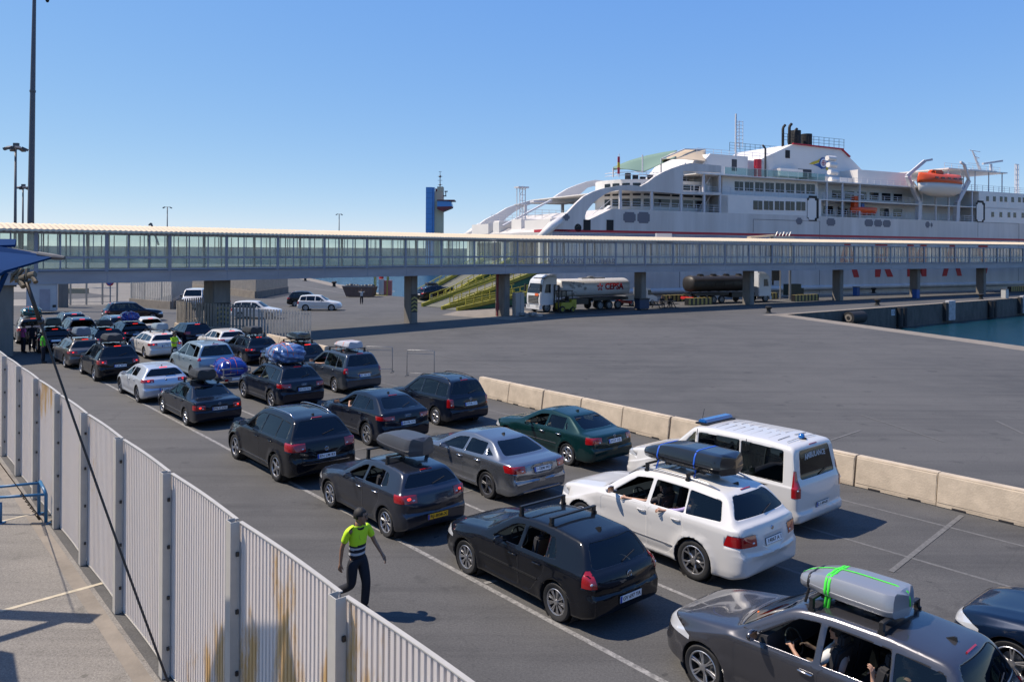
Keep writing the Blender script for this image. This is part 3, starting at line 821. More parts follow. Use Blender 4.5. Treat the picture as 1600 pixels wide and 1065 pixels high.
TOUAREG = hatch(rub=.40, rubm=M_CHROME, wb=2.893, fo=.93, ro=.97, W=1.94, H=1.73, hood=1.08, cowlz=1.15, belt=(1.08,1.12), ws=.80, rr=-.45, gb=-.80, zg=1.20, tailz=1.0, wr=.62, clr=.22, r=.37, rim=.255, style=('S', 5), plz=.76,
    plate=('EN LM 83','w'), badge=.94, btype='ring', tail=[dict(z0=.93, z1=1.13, y0=.56, x=.38, tip=.25)], rails=(-.25,1.85), railm=M_CHROME, chrome=True, pC=.18, bumpr=.70, chz=.80, gm=(M_GLASS,M_PRIV,M_PRIV), seath=.12, mir=(1.95,1.2), flare=.03, chz_bar=.60, chw=.66, headl=[dict(z0=.78, z1=.95, y0=.55, x=.40, tx=-.3)])
Q5 = hatch(rub=.38, rubm=M_CHROME, wb=2.807, fo=.90, ro=.92, W=1.88, H=1.65, hood=1.02, cowlz=1.10, belt=(1.02,1.07), ws=.78, rr=-.35, gb=-.72, zg=1.15, tailz=.96, wr=.60, clr=.21, r=.365, rim=.25, style=('Y', 5), plz=.80,
    plate=('EN 944 DQ','w'), badge=.98, btype='rings4', tail=[dict(z0=.88, z1=1.03, y0=.52, x=.34, tip=.3)], rails=(-.2,1.7), bars=(1.3,.3), chrome=True, pC=.18, bumpr=.68, chz=.78, seath=.1, mir=(1.85,1.14), flare=.028, headl=[dict(z0=.74, z1=.9, y0=.52, x=.4, tx=-.3)], open=(0,), grw=M_GLASS)
Q3 = hatch(rub=.40, rubm=M_CHROME, wb=2.68, fo=.89, ro=.93, W=1.84, H=1.57, hood=1.0, cowlz=1.06, belt=(1.0,1.07), ws=.80, rr=-.02, gb=-.72, zg=1.17, tailz=.98, wr=.58, clr=.21, r=.365, rim=.26, style=('B', 7), plz=.78,
    plate=('HH PK 371','w'), badge=1.0, btype='rings4', tail=[dict(z0=.90, z1=1.02, y0=.46, x=.34, tip=.3)], pC=.22, bumpr=.68, chz=.76, seath=.08, mir=(1.75,1.10), flare=.035, wr0=-.36, wrr=.02, headl=[dict(z0=.74, z1=.88, y0=.52, x=.4, tx=-.3)], open=(0,), rwin=dict(zb=1.20, zt=1.46, wb=.66, wt=.48))
TOURAN = hatch(rub=.52, rubm=M_CHROME, wb=2.678, fo=.85, ro=.87, W=1.79, H=1.65, hood=.96, cowlz=1.05, belt=(.97,1.02), ws=.84, rr=-.52, gb=-.76, zg=1.08, wr=.60, r=.32, rim=.22, style=('C', 8), plz=.80, plate=('WOB 151','w'),
    badge=.96, btype='ring', tail=[dict(z0=.72, z1=1.0, y0=.70, x=.17)], rails=(-.4,1.55), railm=M_BLK, pB=.98, pC=.08, xc=2.22, bumpr=.60, kick=.3, seath=.06, gm=(M_GLASS,M_GLASS,M_GLASS), grw=M_PRIV)
P807 = hatch(rub=.56, rubm=M_CHROME, wb=2.823, fo=.93, ro=.97, W=1.85, H=1.75, hood=1.0, cowlz=1.12, belt=(1.04,1.08), ws=.98, rr=-.60, gb=-.88, zg=1.14, wr=.63, r=.325, rim=.225, style=('C', 6), plz=.80, plate=('8C BR 92','w'),
    badge=.98, btype='oval', tail=[dict(z0=.90, z1=1.12, y0=.74, x=.16)], rails=(-.4,1.5), railm=M_BLK, bars=(1.1,.0), pB=1.02, pC=-.02, xc=2.42, bumpr=.66, kick=.3, seath=.12, chz_bar=.86, chw=.34, open=(0,), mir=(1.95,1.16))
ESPACE = hatch(2.80, .93, .93, 1.86, 1.73, hood=1.0, cowlz=1.10, belt=(1.02,1.06), ws=.98, rr=-.58, gb=-.80, zg=1.10, wr=.63, r=.325, rim=.225, style=('C', 7), plz=.72, prec=0, plate=('','w'),
    tail=[dict(z0=.95, z1=1.40, y0=.76, x=.13)], pB=1.02, pC=-.02, xc=2.42, kick=.3, seath=.12, mir=(1.95,1.14), grw=M_GLASS)
WAGON = hatch(2.81, .93, 1.05, 1.83, 1.46, belt=(.92,.97), ws=.78, rr=-.62, gb=-.90, zg=1.02, r=.33, rim=.235, style=('S', 7), plz=.76, wr=.58, pB=.98, pC=.10, tail=[dict(z0=.80, z1=.92, y0=.50, x=.32, lit=1)],
    rails=(-.5,1.6), badge=.88, btype='rings4', hlit=1, plate=('BD 793 LR','w'))
SUV = hatch(2.70, .90, .90, 1.85, 1.68, hood=1.0, cowlz=1.08, belt=(1.0,1.06), ws=.78, rr=-.42, gb=-.74, zg=1.13, tailz=.94, wr=.60, clr=.21, r=.35, rim=.24, style=('S', 5), plz=.76, tail=[dict(z0=.85, z1=1.03, y0=.55, x=.3, tip=.2, lit=1)],
    rails=(-.3,1.6), pC=.16, bumpr=.66, seath=.08, q=1, hlit=1, plate=('','w'))
COMPACT = hatch(2.60, .85, .78, 1.78, 1.47, belt=(.92,.98), ws=.80, rr=-.38, gb=-.62, zg=1.03, r=.32, rim=.22, style=('C', 7), plz=.74, wr=.59, pC=.25, tail=[dict(z0=.82, z1=.98, y0=.56, x=.28)], plate=('','w'), q=1, hlit=1)
def sedan(wb, fo, ro, W, H, **k):
    deck = k.pop('deck', .98); gb = k.pop('gb', -.52); rr = k.pop('rr', .28)
    S = hatch(wb, fo, ro, W, H, rr=rr, gb=gb, zg=deck, **k)
    xR = -ro; t = [p for p in S['top'] if p[0] > gb-.01]
    S['top'] = t+[(gb-.15, deck-.005), (xR+.10, deck-.03), (xR+.02, deck-.07), (xR, deck-.16)]
    S['rwin'] = k.get('rwin', dict(zb=deck+.04, zt=H-.10, wb=W/2-.26, wt=S['wr']-.08, rd=.06))
    S['wiper'] = False; S['hbl'] = None
    S['tgate'] = (W/2-.42, .64, W/2-.24, deck-.02)
    S['trunk'] = True
    return S
W205 = sedan(2.84, .84, 1.02, 1.81, 1.44, rub=.30, rubm=M_CHROME, deck=1.05, gb=-.50, rr=.22, belt=(.93,1.0), ws=.82, pB=1.02, pC=.24, wr0=-.18, wrr=.30, r=.335, rim=.24, style=('D', 5), rimm=M_ALLOYD, plz=.84, plate=('1-GEM-985','w'), badge=.95, btype='star', wr=.56,
    tail=[dict(z0=.80, z1=.96, y0=.53, x=.33, tip=.5)], chrome=True, hmat=M_CHROME, chz_bar=.34, chw=.6, grw=M_GLASS, prec=.02, chz=.80)
W203 = sedan(2.715, .79, 1.02, 1.73, 1.43, rub=.55, rubm=M_CHROME, deck=1.02, gb=-.50, rr=.22, belt=(.90,.95), ws=.80, pB=.96, pC=.22, wr0=-.14, wrr=.30, r=.315, rim=.215, style=('C', 7), plz=.80, plate=('3323 DJL','w'), badge=.93, btype='star', wr=.555,
    tail=[dict(z0=.74, z1=.93, y0=.50, x=.26, tip=.0, tb=.2)], hmat=M_CHROME, chrome=False, grw=M_GLASS, chz=.62, open=(0,))
M190 = sedan(2.665, .77, .99, 1.69, 1.39, rub=.42, rubm=M_CHROME, deck=.99, gb=-.46, rr=.20, belt=(.90,.93), ws=.70, pB=.96, pC=.22, wr0=-.10, wrr=.28, r=.305, rim=.20, style=('C', 12), plz=.68, plate=('PN C 576','w'), badge=.84, btype='star', wr=.54,
    tail=[dict(z0=.66, z1=.82, y0=.48, x=.20, lit=1)], hmat=None, grw=M_GLASS, rnd=.10, kf=.14, kr=.10, bars=(1.2,.45), chz=.62, hood=.90, cowlz=.98, three=False)
VAN = hatch(3.10, .93, 1.0, 1.96, 1.97, hood=1.12, cowlz=1.22, belt=(1.06,1.06), xc=2.62, ws=.78, rr=-.82, gb=-.93, zg=1.25, tailz=1.10, wr=.80, clr=.20, r=.33, rim=.21, style=('C', 5), rimm=M_ALLOYD, plz=.60, prec=0, plate=('L1-49-81','w'),
    kr=.07, lr=.16, rnd=.12, wbend=.02, shl=.02, pB=1.72, pC=.5, wr0=-.70, wrr=-.62, tail=[dict(z0=.84, z1=1.40, y0=.83, x=.13)], bumpr=.52, seath=.25, bend=.07, gm=(M_GLASS,M_PRIV,M_PRIV), kick=0, mir=(2.2,1.25), mirm=M_BLK, tpr=0, hbl=1.88, open=(0,), badge=None,
    rwin=dict(zb=1.20, zt=1.80, wb=.72, wt=.62), fseat=1.75, rseats=(), hood_=1, headl=[dict(z0=.85, z1=1.06, y0=.60, x=.45, tx=-.4)], chz=.80)
# ------------------------------------------------------------------ plan of the port
LD = Vector((-.643, .766, 0)); LN = Vector((.766, .643, 0)); LO = Vector((-2.38, 17.2, 0))
LHEAD = math.atan2(LD.y, LD.x)
def lane(s, n, z=0): 
    p = LO+LD*s+LN*n; p.z = z; return p
def S(name, bm, m, smooth=False):
    return tag(obj(name, bm, m, None, smooth), kind='structure')

def ground_mat(name, base, light, dark, oil=.5):
    m = bpy.data.materials.new(name); m.use_nodes = True; n = m.node_tree.nodes; l = m.node_tree.links; b = n['Principled BSDF']
    tc = n.new('ShaderNodeTexCoord')
    def noise(scale, detail=8, rough=.6, vec=None, st=None):
        t = n.new('ShaderNodeTexNoise'); t.inputs['Scale'].default_value = scale; t.inputs['Detail'].default_value = detail; t.inputs['Roughness'].default_value = rough
        mp = n.new('ShaderNodeMapping'); l.new(tc.outputs['Object'], mp.inputs[0])
        if st: mp.inputs['Scale'].default_value = st[0]; mp.inputs['Rotation'].default_value = (0, 0, st[1])
        l.new(mp.outputs[0], t.inputs['Vector']); return t.outputs[0]
    def ramp(src, a, b_, c0=(0,0,0,1), c1=(1,1,1,1)):
        r_ = n.new('ShaderNodeValToRGB'); r_.color_ramp.elements[0].position = a; r_.color_ramp.elements[1].position = b_
        r_.color_ramp.elements[0].color = c0; r_.color_ramp.elements[1].color = c1; l.new(src, r_.inputs[0]); return r_.outputs[0]
    def mix(f, a, b_, t='MIX'):
        x = n.new('ShaderNodeMix'); x.data_type = 'RGBA'; x.blend_type = t
        for s_, v in ((0, f), (6, a), (7, b_)):
            if isinstance(v, (int, float)): x.inputs[s_].default_value = v
            elif isinstance(v, tuple): x.inputs[s_].default_value = v
            else: l.new(v, x.inputs[s_])
        return x.outputs[2]
    c = mix(ramp(noise(.09, 5), .35, .65), (*base, 1), (*light, 1))
    c = mix(ramp(noise(.5, 8), .45, .75), c, (*light, 1)); 
    fine = ramp(noise(26, 3, .8), .25, .75, (.55,.55,.55,1), (1.42,1.42,1.42,1)); c = mix(1.0, c, fine, 'MULTIPLY')
    grit = ramp(noise(90, 2, .9), .3, .7, (.6,.6,.6,1), (1.4,1.4,1.4,1)); c = mix(1.0, c, grit, 'MULTIPLY')
    # wheel tracks running along and across the apron
    for sc_, ro_, am in (((.05, 1.6, 1), R(-40), .8), ((.03, .9, 1), R(-8), .8), ((.06, 1.1, 1), R(14), .6)):
        st = ramp(noise(1.0, 6, .65, st=(sc_, ro_)), .52, .72); c = mix(am, c, mix(st, (1,1,1,1), (.70,.70,.71,1)), 'MULTIPLY')
    lt = ramp(noise(1.0, 5, .7, st=((.08, 1.3, 1), R(-25))), .60, .80); c = mix(lt, c, (*[x*1.22 for x in light], 1))
    spots = ramp(noise(.9, 4, .55), .63, .70); c = mix(mix(spots, (0,0,0,1), (.55,.55,.55,1)), c, (*dark, 1))
    sp2 = ramp(noise(4.5, 2, .5), .70, .74); c = mix(mix(sp2, (0,0,0,1), (.6,.6,.6,1)), c, (*dark, 1))
    # fine cracks
    v = n.new('ShaderNodeTexVoronoi'); v.feature = 'DISTANCE_TO_EDGE'; v.inputs['Scale'].default_value = .22
    nz = noise(1.4, 4); add = n.new('ShaderNodeVectorMath'); add.operation = 'ADD'
    cmb = n.new('ShaderNodeCombineXYZ'); l.new(nz, cmb.inputs[0]); l.new(nz, cmb.inputs[1]); l.new(tc.outputs['Object'], add.inputs[0]); l.new(cmb.outputs[0], add.inputs[1]); l.new(add.outputs[0], v.inputs['Vector'])
    cr = ramp(v.outputs['Distance'], .0, .0035, (1,1,1,1), (0,0,0,1)); c = mix(mix(.28, (0,0,0,1), cr), c, (*dark, 1))
    l.new(c, b.inputs['Base Color']); b.inputs['Roughness'].default_value = .88
    bp = n.new('ShaderNodeBump'); bp.inputs['Strength'].default_value = .35; bp.inputs['Distance'].default_value = .01
    l.new(noise(70, 3, .8), bp.inputs['Height']); l.new(bp.outputs[0], b.inputs['Normal'])
    return m
M_ASPH = ground_mat('asphalt', (.056,.0555,.0545), (.082,.080,.077), (.026,.026,.026))
M_ASPH2 = ground_mat('pale_asphalt', (.15,.14,.125), (.20,.185,.165), (.07,.065,.055))
M_CONC = mat('quay_concrete', (.23,.20,.165), .9, noise=.35, nscale=1.3, bump=.3, bscale=20)
M_CONCD = mat('old_concrete', (.10,.095,.085), .9, noise=.5, nscale=1.5, bump=.4, bscale=14, stretch=(1,1,.4))
M_PILL = mat('pillar_concrete', (.21,.19,.165), .9, noise=.3, nscale=2.0, bump=.25, bscale=30, stretch=(1,1,.3))

# quay outline, clockwise
CORN = Vector((28.4, 81.2)); 
A1 = (35.4, 54.4); FQ = Vector((47, 34.5)).normalized(); FB = Vector((.891, .454)); SH0 = Vector((5.0, 101.0))
fq_end = CORN+FQ*70
quay = [(-420, -120), (66, -120), (60, -36.4), (A1[0], A1[1]), (CORN.x, CORN.y), (fq_end.x, fq_end.y)]
e = SH0+FB*95-Vector((-.454, .891))*2.2; quay.append((e.x, e.y))
e = SH0+FB*(-1)-Vector((-.454, .891))*2.2; quay.append((e.x, e.y))
quay += [(-7.5, 101.0), (-16.6, 110), (-40, 165), (-62, 215), (-75, 330), (-420, 420)]
bm = NB(); gv = [bm.verts.new((x, y, 0)) for x, y in quay]
from mathutils.geometry import tessellate_polygon
for tri in tessellate_polygon([[Vector((x, y, 0)) for x, y in quay]]): bm.faces.new([gv[i] for i in tri])
bm.normal_update()
bmesh.ops.recalc_face_normals(bm, faces=bm.faces)
for f in bm.faces:
    if f.normal.z < 0: f.normal_flip()
S('ground', bm, M_ASPH)
# quay walls down into the water
bm = NB()
for i in range(len(quay)-1):
    a, b = Vector(quay[i]), Vector(quay[i+1]); n_ = max(1, int((b-a).length/6)); 
    for k in range(n_):
        p, q_ = a.lerp(b, k/n_), a.lerp(b, (k+1)/n_); 
        quad(bm, (p.x, p.y, -.004), (q_.x, q_.y, -.004), (q_.x, q_.y, -7), (p.x, p.y, -7))
S('quay_wall', bm, M_CONCD)
# pale concrete coping along the edges
def strip(bm, a, b, w_, z, side=1, z2=None):
    a = Vector((a[0], a[1])); b = Vector((b[0], b[1])); d = (b-a).normalized(); nn = Vector((-d.y, d.x))*side*w_
    quad(bm, (a.x, a.y, z), (b.x, b.y, z), (b.x+nn.x, b.y+nn.y, z), (a.x+nn.x, a.y+nn.y, z))
bm = NB(); pts = [(60, -36.4), A1, (CORN.x, CORN.y)]
for i in range(2): strip(bm, pts[i], pts[i+1], 2.0 if i else 2.2, .004, 1)
S('apron_coping', bm, M_CONC)
bm = NB(); a = CORN-FQ*3.0; b = fq_end
d = FQ; nn = Vector((-d.y, d.x))
for k in range(40):
    p = a+FQ*(73*k/40); q_ = a+FQ*(73*(k+1)/40-.02)
    quad(bm, (p.x, p.y, .012), (q_.x, q_.y, .012), (q_.x+nn.x*.9, q_.y+nn.y*.9, .012), (p.x+nn.x*.9, p.y+nn.y*.9, .012))
S('quay_coping', bm, M_CONC)
# pale work strip along the foot of the ship
bm = NB(); o_ = -Vector((-.454, .891)); a = SH0+FB*4+o_*2.2; b = SH0+FB*94+o_*2.2
quad(bm, (a.x, a.y, .006), (b.x, b.y, .006), (b.x+o_.x*3.0, b.y+o_.y*3.0, .006), (a.x+o_.x*3.6, a.y+o_.y*3.6, .006))
p0 = gp(690, 492); p1 = gp(800, 500); p2 = gp(860, 489); p3 = gp(745, 478)
quad(bm, (p0.x, p0.y, .006), (p1.x, p1.y, .006), (p2.x, p2.y, .006), (p3.x, p3.y, .006))
S('quay_apron', bm, M_CONC)
# edge of the far quay road on the left
bm = NB()
for a, b in (((-16.6,110),(-40,165)), ((-40,165),(-62,215))): strip(bm, a, b, 2.6, .006, 1)
S('left_quay_coping', bm, M_CONC)

# water and the far breakwater
M_WATER = mat('sea_water', (.004,.040,.062), .07, spec=.5)
n = M_WATER.node_tree.nodes; l = M_WATER.node_tree.links; tc = n.new('ShaderNodeTexCoord')
mp = n.new('ShaderNodeMapping'); mp.inputs['Scale'].default_value = (1, 1.6, 1); l.new(tc.outputs['Object'], mp.inputs[0])
t = n.new('ShaderNodeTexNoise'); t.inputs['Scale'].default_value = 1.1; t.inputs['Detail'].default_value = 7; t.inputs['Roughness'].default_value = .62; l.new(mp.outputs[0], t.inputs[0])
bp = n.new('ShaderNodeBump'); bp.inputs['Strength'].default_value = .55; bp.inputs['Distance'].default_value = .25
l.new(t.outputs[0], bp.inputs['Height']); l.new(bp.outputs[0], n['Principled BSDF'].inputs['Normal'])
bm = NB(); quad(bm, (-9000,-3000,-2.5),(9000,-3000,-2.5),(9000,14000,-2.5),(-9000,14000,-2.5)); S('water', bm, M_WATER)
M_BW = mat('breakwater_stone', (.34,.32,.30), .95, noise=.3, nscale=.2)
bm = NB()
for k in range(26):
    x = -330+k*13; hh = 7.6+.5*random.random()*0
    box(bm, (x+6.5, 430+.1*x, 2.4), (12.9, 5, 10.5))
    box(bm, (x+6.5, 426.4+.1*x, -.6), (13, 12, 4.5))
tag(obj('breakwater', bm, M_BW), 'long pale sea wall of the breakwater far across the harbour behind the footbridge', 'breakwater')

# pale asphalt yard on the near side of the perforated fence
FO = Vector((-5.1, 11.73, 0)); FN = Vector((-.766, -.643, 0))
def fl(s, n=0, z=0):
    p = FO+LD*s+FN*n; p.z = z; return p
bm = NB(); a, b, c_, d_ = fl(-22, .12), fl(27, .12), fl(27, 40), fl(-22, 40)
f = quad(bm, a, b, c_, d_)
for v in bm.verts: v.co.z = .004
if f.normal.z < 0: f.normal_flip()
S('yard', bm, M_ASPH2)
bm = NB(); a, b, c_, d_ = fl(-22, .20), fl(17, .20), fl(17, .44), fl(-22, .44); quad(bm, a, b, c_, d_)
for v in bm.verts: v.co.z = .009
S('yard_channel', bm, M_CONC)

# ------------------------------------------------------------------ painted markings
M_LINE = bpy.data.materials.new('worn_road_paint'); M_LINE.use_nodes = True
n = M_LINE.node_tree.nodes; l = M_LINE.node_tree.links; b_ = n['Principled BSDF']; b_.inputs['Roughness'].default_value = .85
tc = n.new('ShaderNodeTexCoord'); t = n.new('ShaderNodeTexNoise'); t.inputs['Scale'].default_value = 9; t.inputs['Detail'].default_value = 8; t.inputs['Roughness'].default_value = .8
l.new(tc.outputs['Object'], t.inputs[0]); r_ = n.new('ShaderNodeValToRGB'); r_.color_ramp.elements[0].position = .36; r_.color_ramp.elements[1].position = .60
r_.color_ramp.elements[0].color = (.075,.074,.072,1); r_.color_ramp.elements[1].color = (.27,.262,.25,1); l.new(t.outputs[0], r_.inputs[0]); l.new(r_.outputs[0], b_.inputs['Base Color'])
M_LINE2 = M_LINE.copy(); M_LINE2.name = 'fainter_road_paint'; M_LINE2.node_tree.nodes['Color Ramp'].color_ramp.elements[1].color = (.13,.128,.124,1) if 'Color Ramp' in M_LINE2.node_tree.nodes else (0,0,0,1)
def line(bm, a, b, w_, z=.004):
    a = Vector(a); b = Vector(b); d = (b-a); d.z = 0; d.normalize(); nn = Vector((-d.y, d.x, 0))*w_/2
    n_ = max(1, int((b-a).length/4))
    for k in range(n_):
        p, q_ = a.lerp(b, k/n_), a.lerp(b, (k+1)/n_)
        quad(bm, (p.x-nn.x, p.y-nn.y, z), (q_.x-nn.x, q_.y-nn.y, z), (q_.x+nn.x, q_.y+nn.y, z), (p.x+nn.x, p.y+nn.y, z))
bm = NB(); line(bm, lane(-16, 0), lane(48, 0), .11); line(bm, lane(-16, 2.62), lane(45, 2.62), .09); S('lane_line', bm, M_LINE)
bm = NB()
for nn_ in (5.2, 7.75, 10.35): line(bm, lane(-16, nn_), lane(34, nn_), .09)
line(bm, gp(1300, 868), gp(1500, 812), .11, .008) if 0 else None
for s_ in (-3.9, 1.9, 7.6, 13.2, 18.8, 24.4): line(bm, lane(s_, 2.7), lane(s_+.25, 5.1), .09, .008); line(bm, lane(s_+.4, 7.85), lane(s_+.6, 10.2), .09, .008)
S('bay_line', bm, M_LINE2)
bm = NB(); line(bm, gp(1392, 893), gp(1503, 805), .11, .010); S('cross_line', bm, M_LINE2); bm = NB(); line(bm, gp(757, 911), gp(776, 907), .10, .010)
line(bm, gp(1565, 762), gp(1520, 800), .10, .011) if 0 else None
S('cross_line', bm, M_LINE); bm = NB(); line(bm, gp(1567, 757), gp(1556, 765), .10, .010); line(bm, gp(1345, 648), gp(1475, 690), .07, .010)
line(bm, gp(1297, 688), gp(1345, 672), .08, .010); line(bm, gp(1556, 657), gp(1600, 678), .09, .010)
line(bm, gp(690, 556), gp(830, 580), .09, .010); line(bm, gp(1040, 546), gp(1100, 532), .05, .010)
S('apron_line', bm, M_LINE2)
bm = NB(); line(bm, gp(0, 955), gp(160, 911), .10, .010); line(bm, gp(0, 815), gp(50, 803), .08, .010)
M_LINE3 = mat('cream_line', (.50,.44,.33), .85, noise=.35, nscale=5); S('yard_line', bm, M_LINE3)
bm = NB(); line(bm, gp(470, 437), gp(617, 455), .25, .010); line(bm, gp(617, 455), gp(590, 461), .25, .010); line(bm, gp(462, 446), gp(560, 462), .2, .010); line(bm, gp(70, 462), gp(180, 473), .25, .010)
line(bm, gp(855, 497), gp(1000, 487), .3, .010); line(bm, gp(1170, 472), gp(1320, 462), .3, .010)
S('quay_line', bm, M_LINE)

# ------------------------------------------------------------------ perforated panel fence
M_PANEL = bpy.data.materials.new('perforated_white_sheet'); M_PANEL.use_nodes = True
n = M_PANEL.node_tree.nodes; l = M_PANEL.node_tree.links; b_ = n['Principled BSDF']; b_.inputs['Roughness'].default_value = .55
tc = n.new('ShaderNodeTexCoord'); mp = n.new('ShaderNodeMapping'); mp.inputs['Scale'].default_value = (1.3, 1.3, .35); l.new(tc.outputs['Object'], mp.inputs[0])
t = n.new('ShaderNodeTexNoise'); t.inputs['Scale'].default_value = 1.6; t.inputs['Detail'].default_value = 9; t.inputs['Roughness'].default_value = .72; l.new(mp.outputs[0], t.inputs[0])
r_ = n.new('ShaderNodeValToRGB'); r_.color_ramp.elements[0].position = .50; r_.color_ramp.elements[1].position = .60
r_.color_ramp.elements[0].color = (.66,.60,.55,1); r_.color_ramp.elements[1].color = (.56,.36,.15,1)
wv = n.new('ShaderNodeTexNoise'); wv.inputs['Scale'].default_value = .33; wv.inputs['Detail'].default_value = 1; l.new(tc.outputs['Object'], wv.inputs[0])
rs_ = n.new('ShaderNodeMapRange'); rs_.inputs[1].default_value = .50; rs_.inputs[2].default_value = .66; rs_.inputs[3].default_value = -.16; rs_.inputs[4].default_value = .06; l.new(wv.outputs[0], rs_.inputs[0])
rsum = n.new('ShaderNodeMath'); rsum.operation = 'ADD'; l.new(t.outputs[0], rsum.inputs[0]); l.new(rs_.outputs[0], rsum.inputs[1]); l.new(rsum.outputs[0], r_.inputs[0])
# rows of small punched holes: tiny dark dots
sp = n.new('ShaderNodeSeparateXYZ'); l.new(tc.outputs['UV'], sp.inputs[0])
def mth(op, a, b=None):
    x = n.new('ShaderNodeMath'); x.operation = op
    for i, v in enumerate((a, b)):
        if v is None: continue
        if isinstance(v, (int, float)): x.inputs[i].default_value = v
        else: l.new(v, x.inputs[i])
    return x.outputs[0]
fx = mth('SUBTRACT', mth('FRACT', mth('MULTIPLY', sp.outputs[0], 62)), .5); fy = mth('SUBTRACT', mth('FRACT', mth('MULTIPLY', sp.outputs[1], 62)), .5)
dd = mth('ADD', mth('MULTIPLY', fx, fx), mth('MULTIPLY', fy, fy)); hole = mth('LESS_THAN', dd, .075)
tr = n.new('ShaderNodeBsdfTransparent'); mx = n.new('ShaderNodeMixShader'); l.new(hole, mx.inputs[0]); l.new(b_.outputs[0], mx.inputs[1]); l.new(tr.outputs[0], mx.inputs[2])
l.new(mx.outputs[0], n['Material Output'].inputs[0]); l.new(r_.outputs[0], b_.inputs['Base Color'])
M_POST = mat('cream_steel_post', (.42,.40,.36), .5, noise=.15, nscale=3)
FH = 3.03
def bow(t): return -.022*math.sin(PI*t)
fence = empty('perforated_fence', FO); tag(fence, 'tall white perforated metal fence with rust stains at the near left', 'fence')
fence_inv = Matrix.Translation(-FO)
for k in range(-3, 8):
    s0, s1 = k*2.7+.10, (k+1)*2.7-.02; bm = NB(); uvl = bm.loops.layers.uv.new('UV'); prof = []; nr = 27
    for i in range(nr):
        for (t_, dpt) in ((0, 0), (.30, 0), (.42, .028), (.58, .028), (.70, 0)) if False else ((0, 0), (.55, 0), (.63, .045), (.92, .045)):
            prof.append(((i+t_)/nr, dpt))
    prof.append((1, 0)); top = []; bot = []
    for t_, dpt in prof:
        s_ = s0+(s1-s0)*t_; p = fl(s_, bow(t_)-.03-dpt)-FO; 
        bot.append(bm.verts.new((p.x, p.y, .04))); top.append(bm.verts.new((p.x, p.y, FH-.03)))
    for i in range(len(prof)-1):
        f = bm.faces.new((bot[i], bot[i+1], top[i+1], top[i])); L_ = (s1-s0)
        for lp, uv in zip(f.loops, ((prof[i][0]*L_, 0), (prof[i+1][0]*L_, 0), (prof[i+1][0]*L_, FH), (prof[i][0]*L_, FH))): lp[uvl].uv = uv
    po = obj('panel', bm, M_PANEL, fence)
    bm = NB(); pts = [fl(s0+(s1-s0)*t_/12, bow(t_/12)-.045)-FO+Vector((0,0,FH-.02)) for t_ in range(13)]
    for i in range(12): bar(bm, pts[i], pts[i+1], .05, .012)
    pts = [fl(s0+(s1-s0)*t_/12, bow(t_/12)-.045)-FO+Vector((0,0,.03)) for t_ in range(13)]
    for i in range(12): bar(bm, pts[i], pts[i+1], .05, .012)
    obj('capping_strip', bm, M_POST, po)
for k in range(-3, 9):
    bm = NB(); p = fl(k*2.7, .02)-FO
    rot = Matrix.Rotation(math.atan2(LD.y, LD.x), 3, 'Z')
    box(bm, p+FN*.075+Vector((0,0,FH/2+.01)), (.16, .010, FH), rot); q1 = p+LD*.076; q2 = p-LD*.076
    for qq in (q1, q2): box(bm, qq+FN*.02+Vector((0,0,FH/2+.01)), (.008, .10, FH), rot)
    po = obj('post', bm, M_POST, fence)
    bm = NB()
    for zz in (.45, 1.2, 1.95, 2.65): box(bm, p-LD*.098+FN*.0+Vector((0,0,zz)), (.03, .035, .05), rot)
    obj('clip', bm, M_BLK, po)

# ------------------------------------------------------------------ concrete barrier blocks
M_JERS = mat('barrier_concrete', (.52,.43,.32), .85, noise=.30, nscale=2.0, bump=.3, bscale=22)
nj = M_JERS.node_tree; oi = nj.nodes.new('ShaderNodeObjectInfo'); mp_ = [x for x in nj.nodes if x.type == 'MAPPING'][0]; sc_j = nj.nodes.new('ShaderNodeVectorMath'); sc_j.operation = 'SCALE'; sc_j.inputs['Scale'].default_value = 40
cx_ = nj.nodes.new('ShaderNodeCombineXYZ'); nj.links.new(oi.outputs['Random'], cx_.inputs[0]); nj.links.new(oi.outputs['Random'], cx_.inputs[2]); nj.links.new(cx_.outputs[0], sc_j.inputs[0]); nj.links.new(sc_j.outputs[0], mp_.inputs['Location'])
def block_mesh(L=2.09, H_=.82):
    bm = NB(); prof = [(-.24, 0), (-.24, .10), (-.13, H_-.04), (-.11, H_), (.11, H_), (.13, H_-.04), (.24, .10), (.24, 0)]
    prism(bm, prof, -L/2, L/2, 'XZ')
    return bm
bm = block_mesh()
# forklift notches in the foot
for x in (-.55, .55):
    pass
me = bpy.data.meshes.new('barrier_block'); bmesh.ops.bevel(bm, geom=[e for e in bm.edges if e.calc_length() > .3], offset=.02, segments=2, affect='EDGES'); bm.to_mesh(me); bm.free(); me.materials.append(M_JERS)
def notches(parent, L=2.09):
    for x in (-.52, .52):
        b2 = NB(); bbox(b2, -.246, .246, x-.16, x+.16, -.002, .055); o = obj('lifting_slot', b2, M_DARK, parent)
def put_block(p, ang, label, i):
    o = bpy.data.objects.new('concrete_barrier', me); C.objects.link(o); o.location = p; o.rotation_euler = (0, 0, ang-PI/2)
    tag(o, label, 'barrier', 'concrete blocks lining the car lanes'); notches(o)
nm = ['at the far end beside the dark people carrier', 'second from the far end of the near row', 'third from the far end, behind the dark green saloon', 'beyond the roof of the dark green saloon', 'behind the boot of the dark green saloon', 'just ahead of the ambulance bonnet', 'hidden partly by the ambulance windscreen', 'hidden partly by the ambulance roof', 'behind the middle of the ambulance', 'just behind the ambulance tailgate', 'second behind the ambulance beside the open lane', 'nearest at the right edge of the picture', 'next past the right edge']
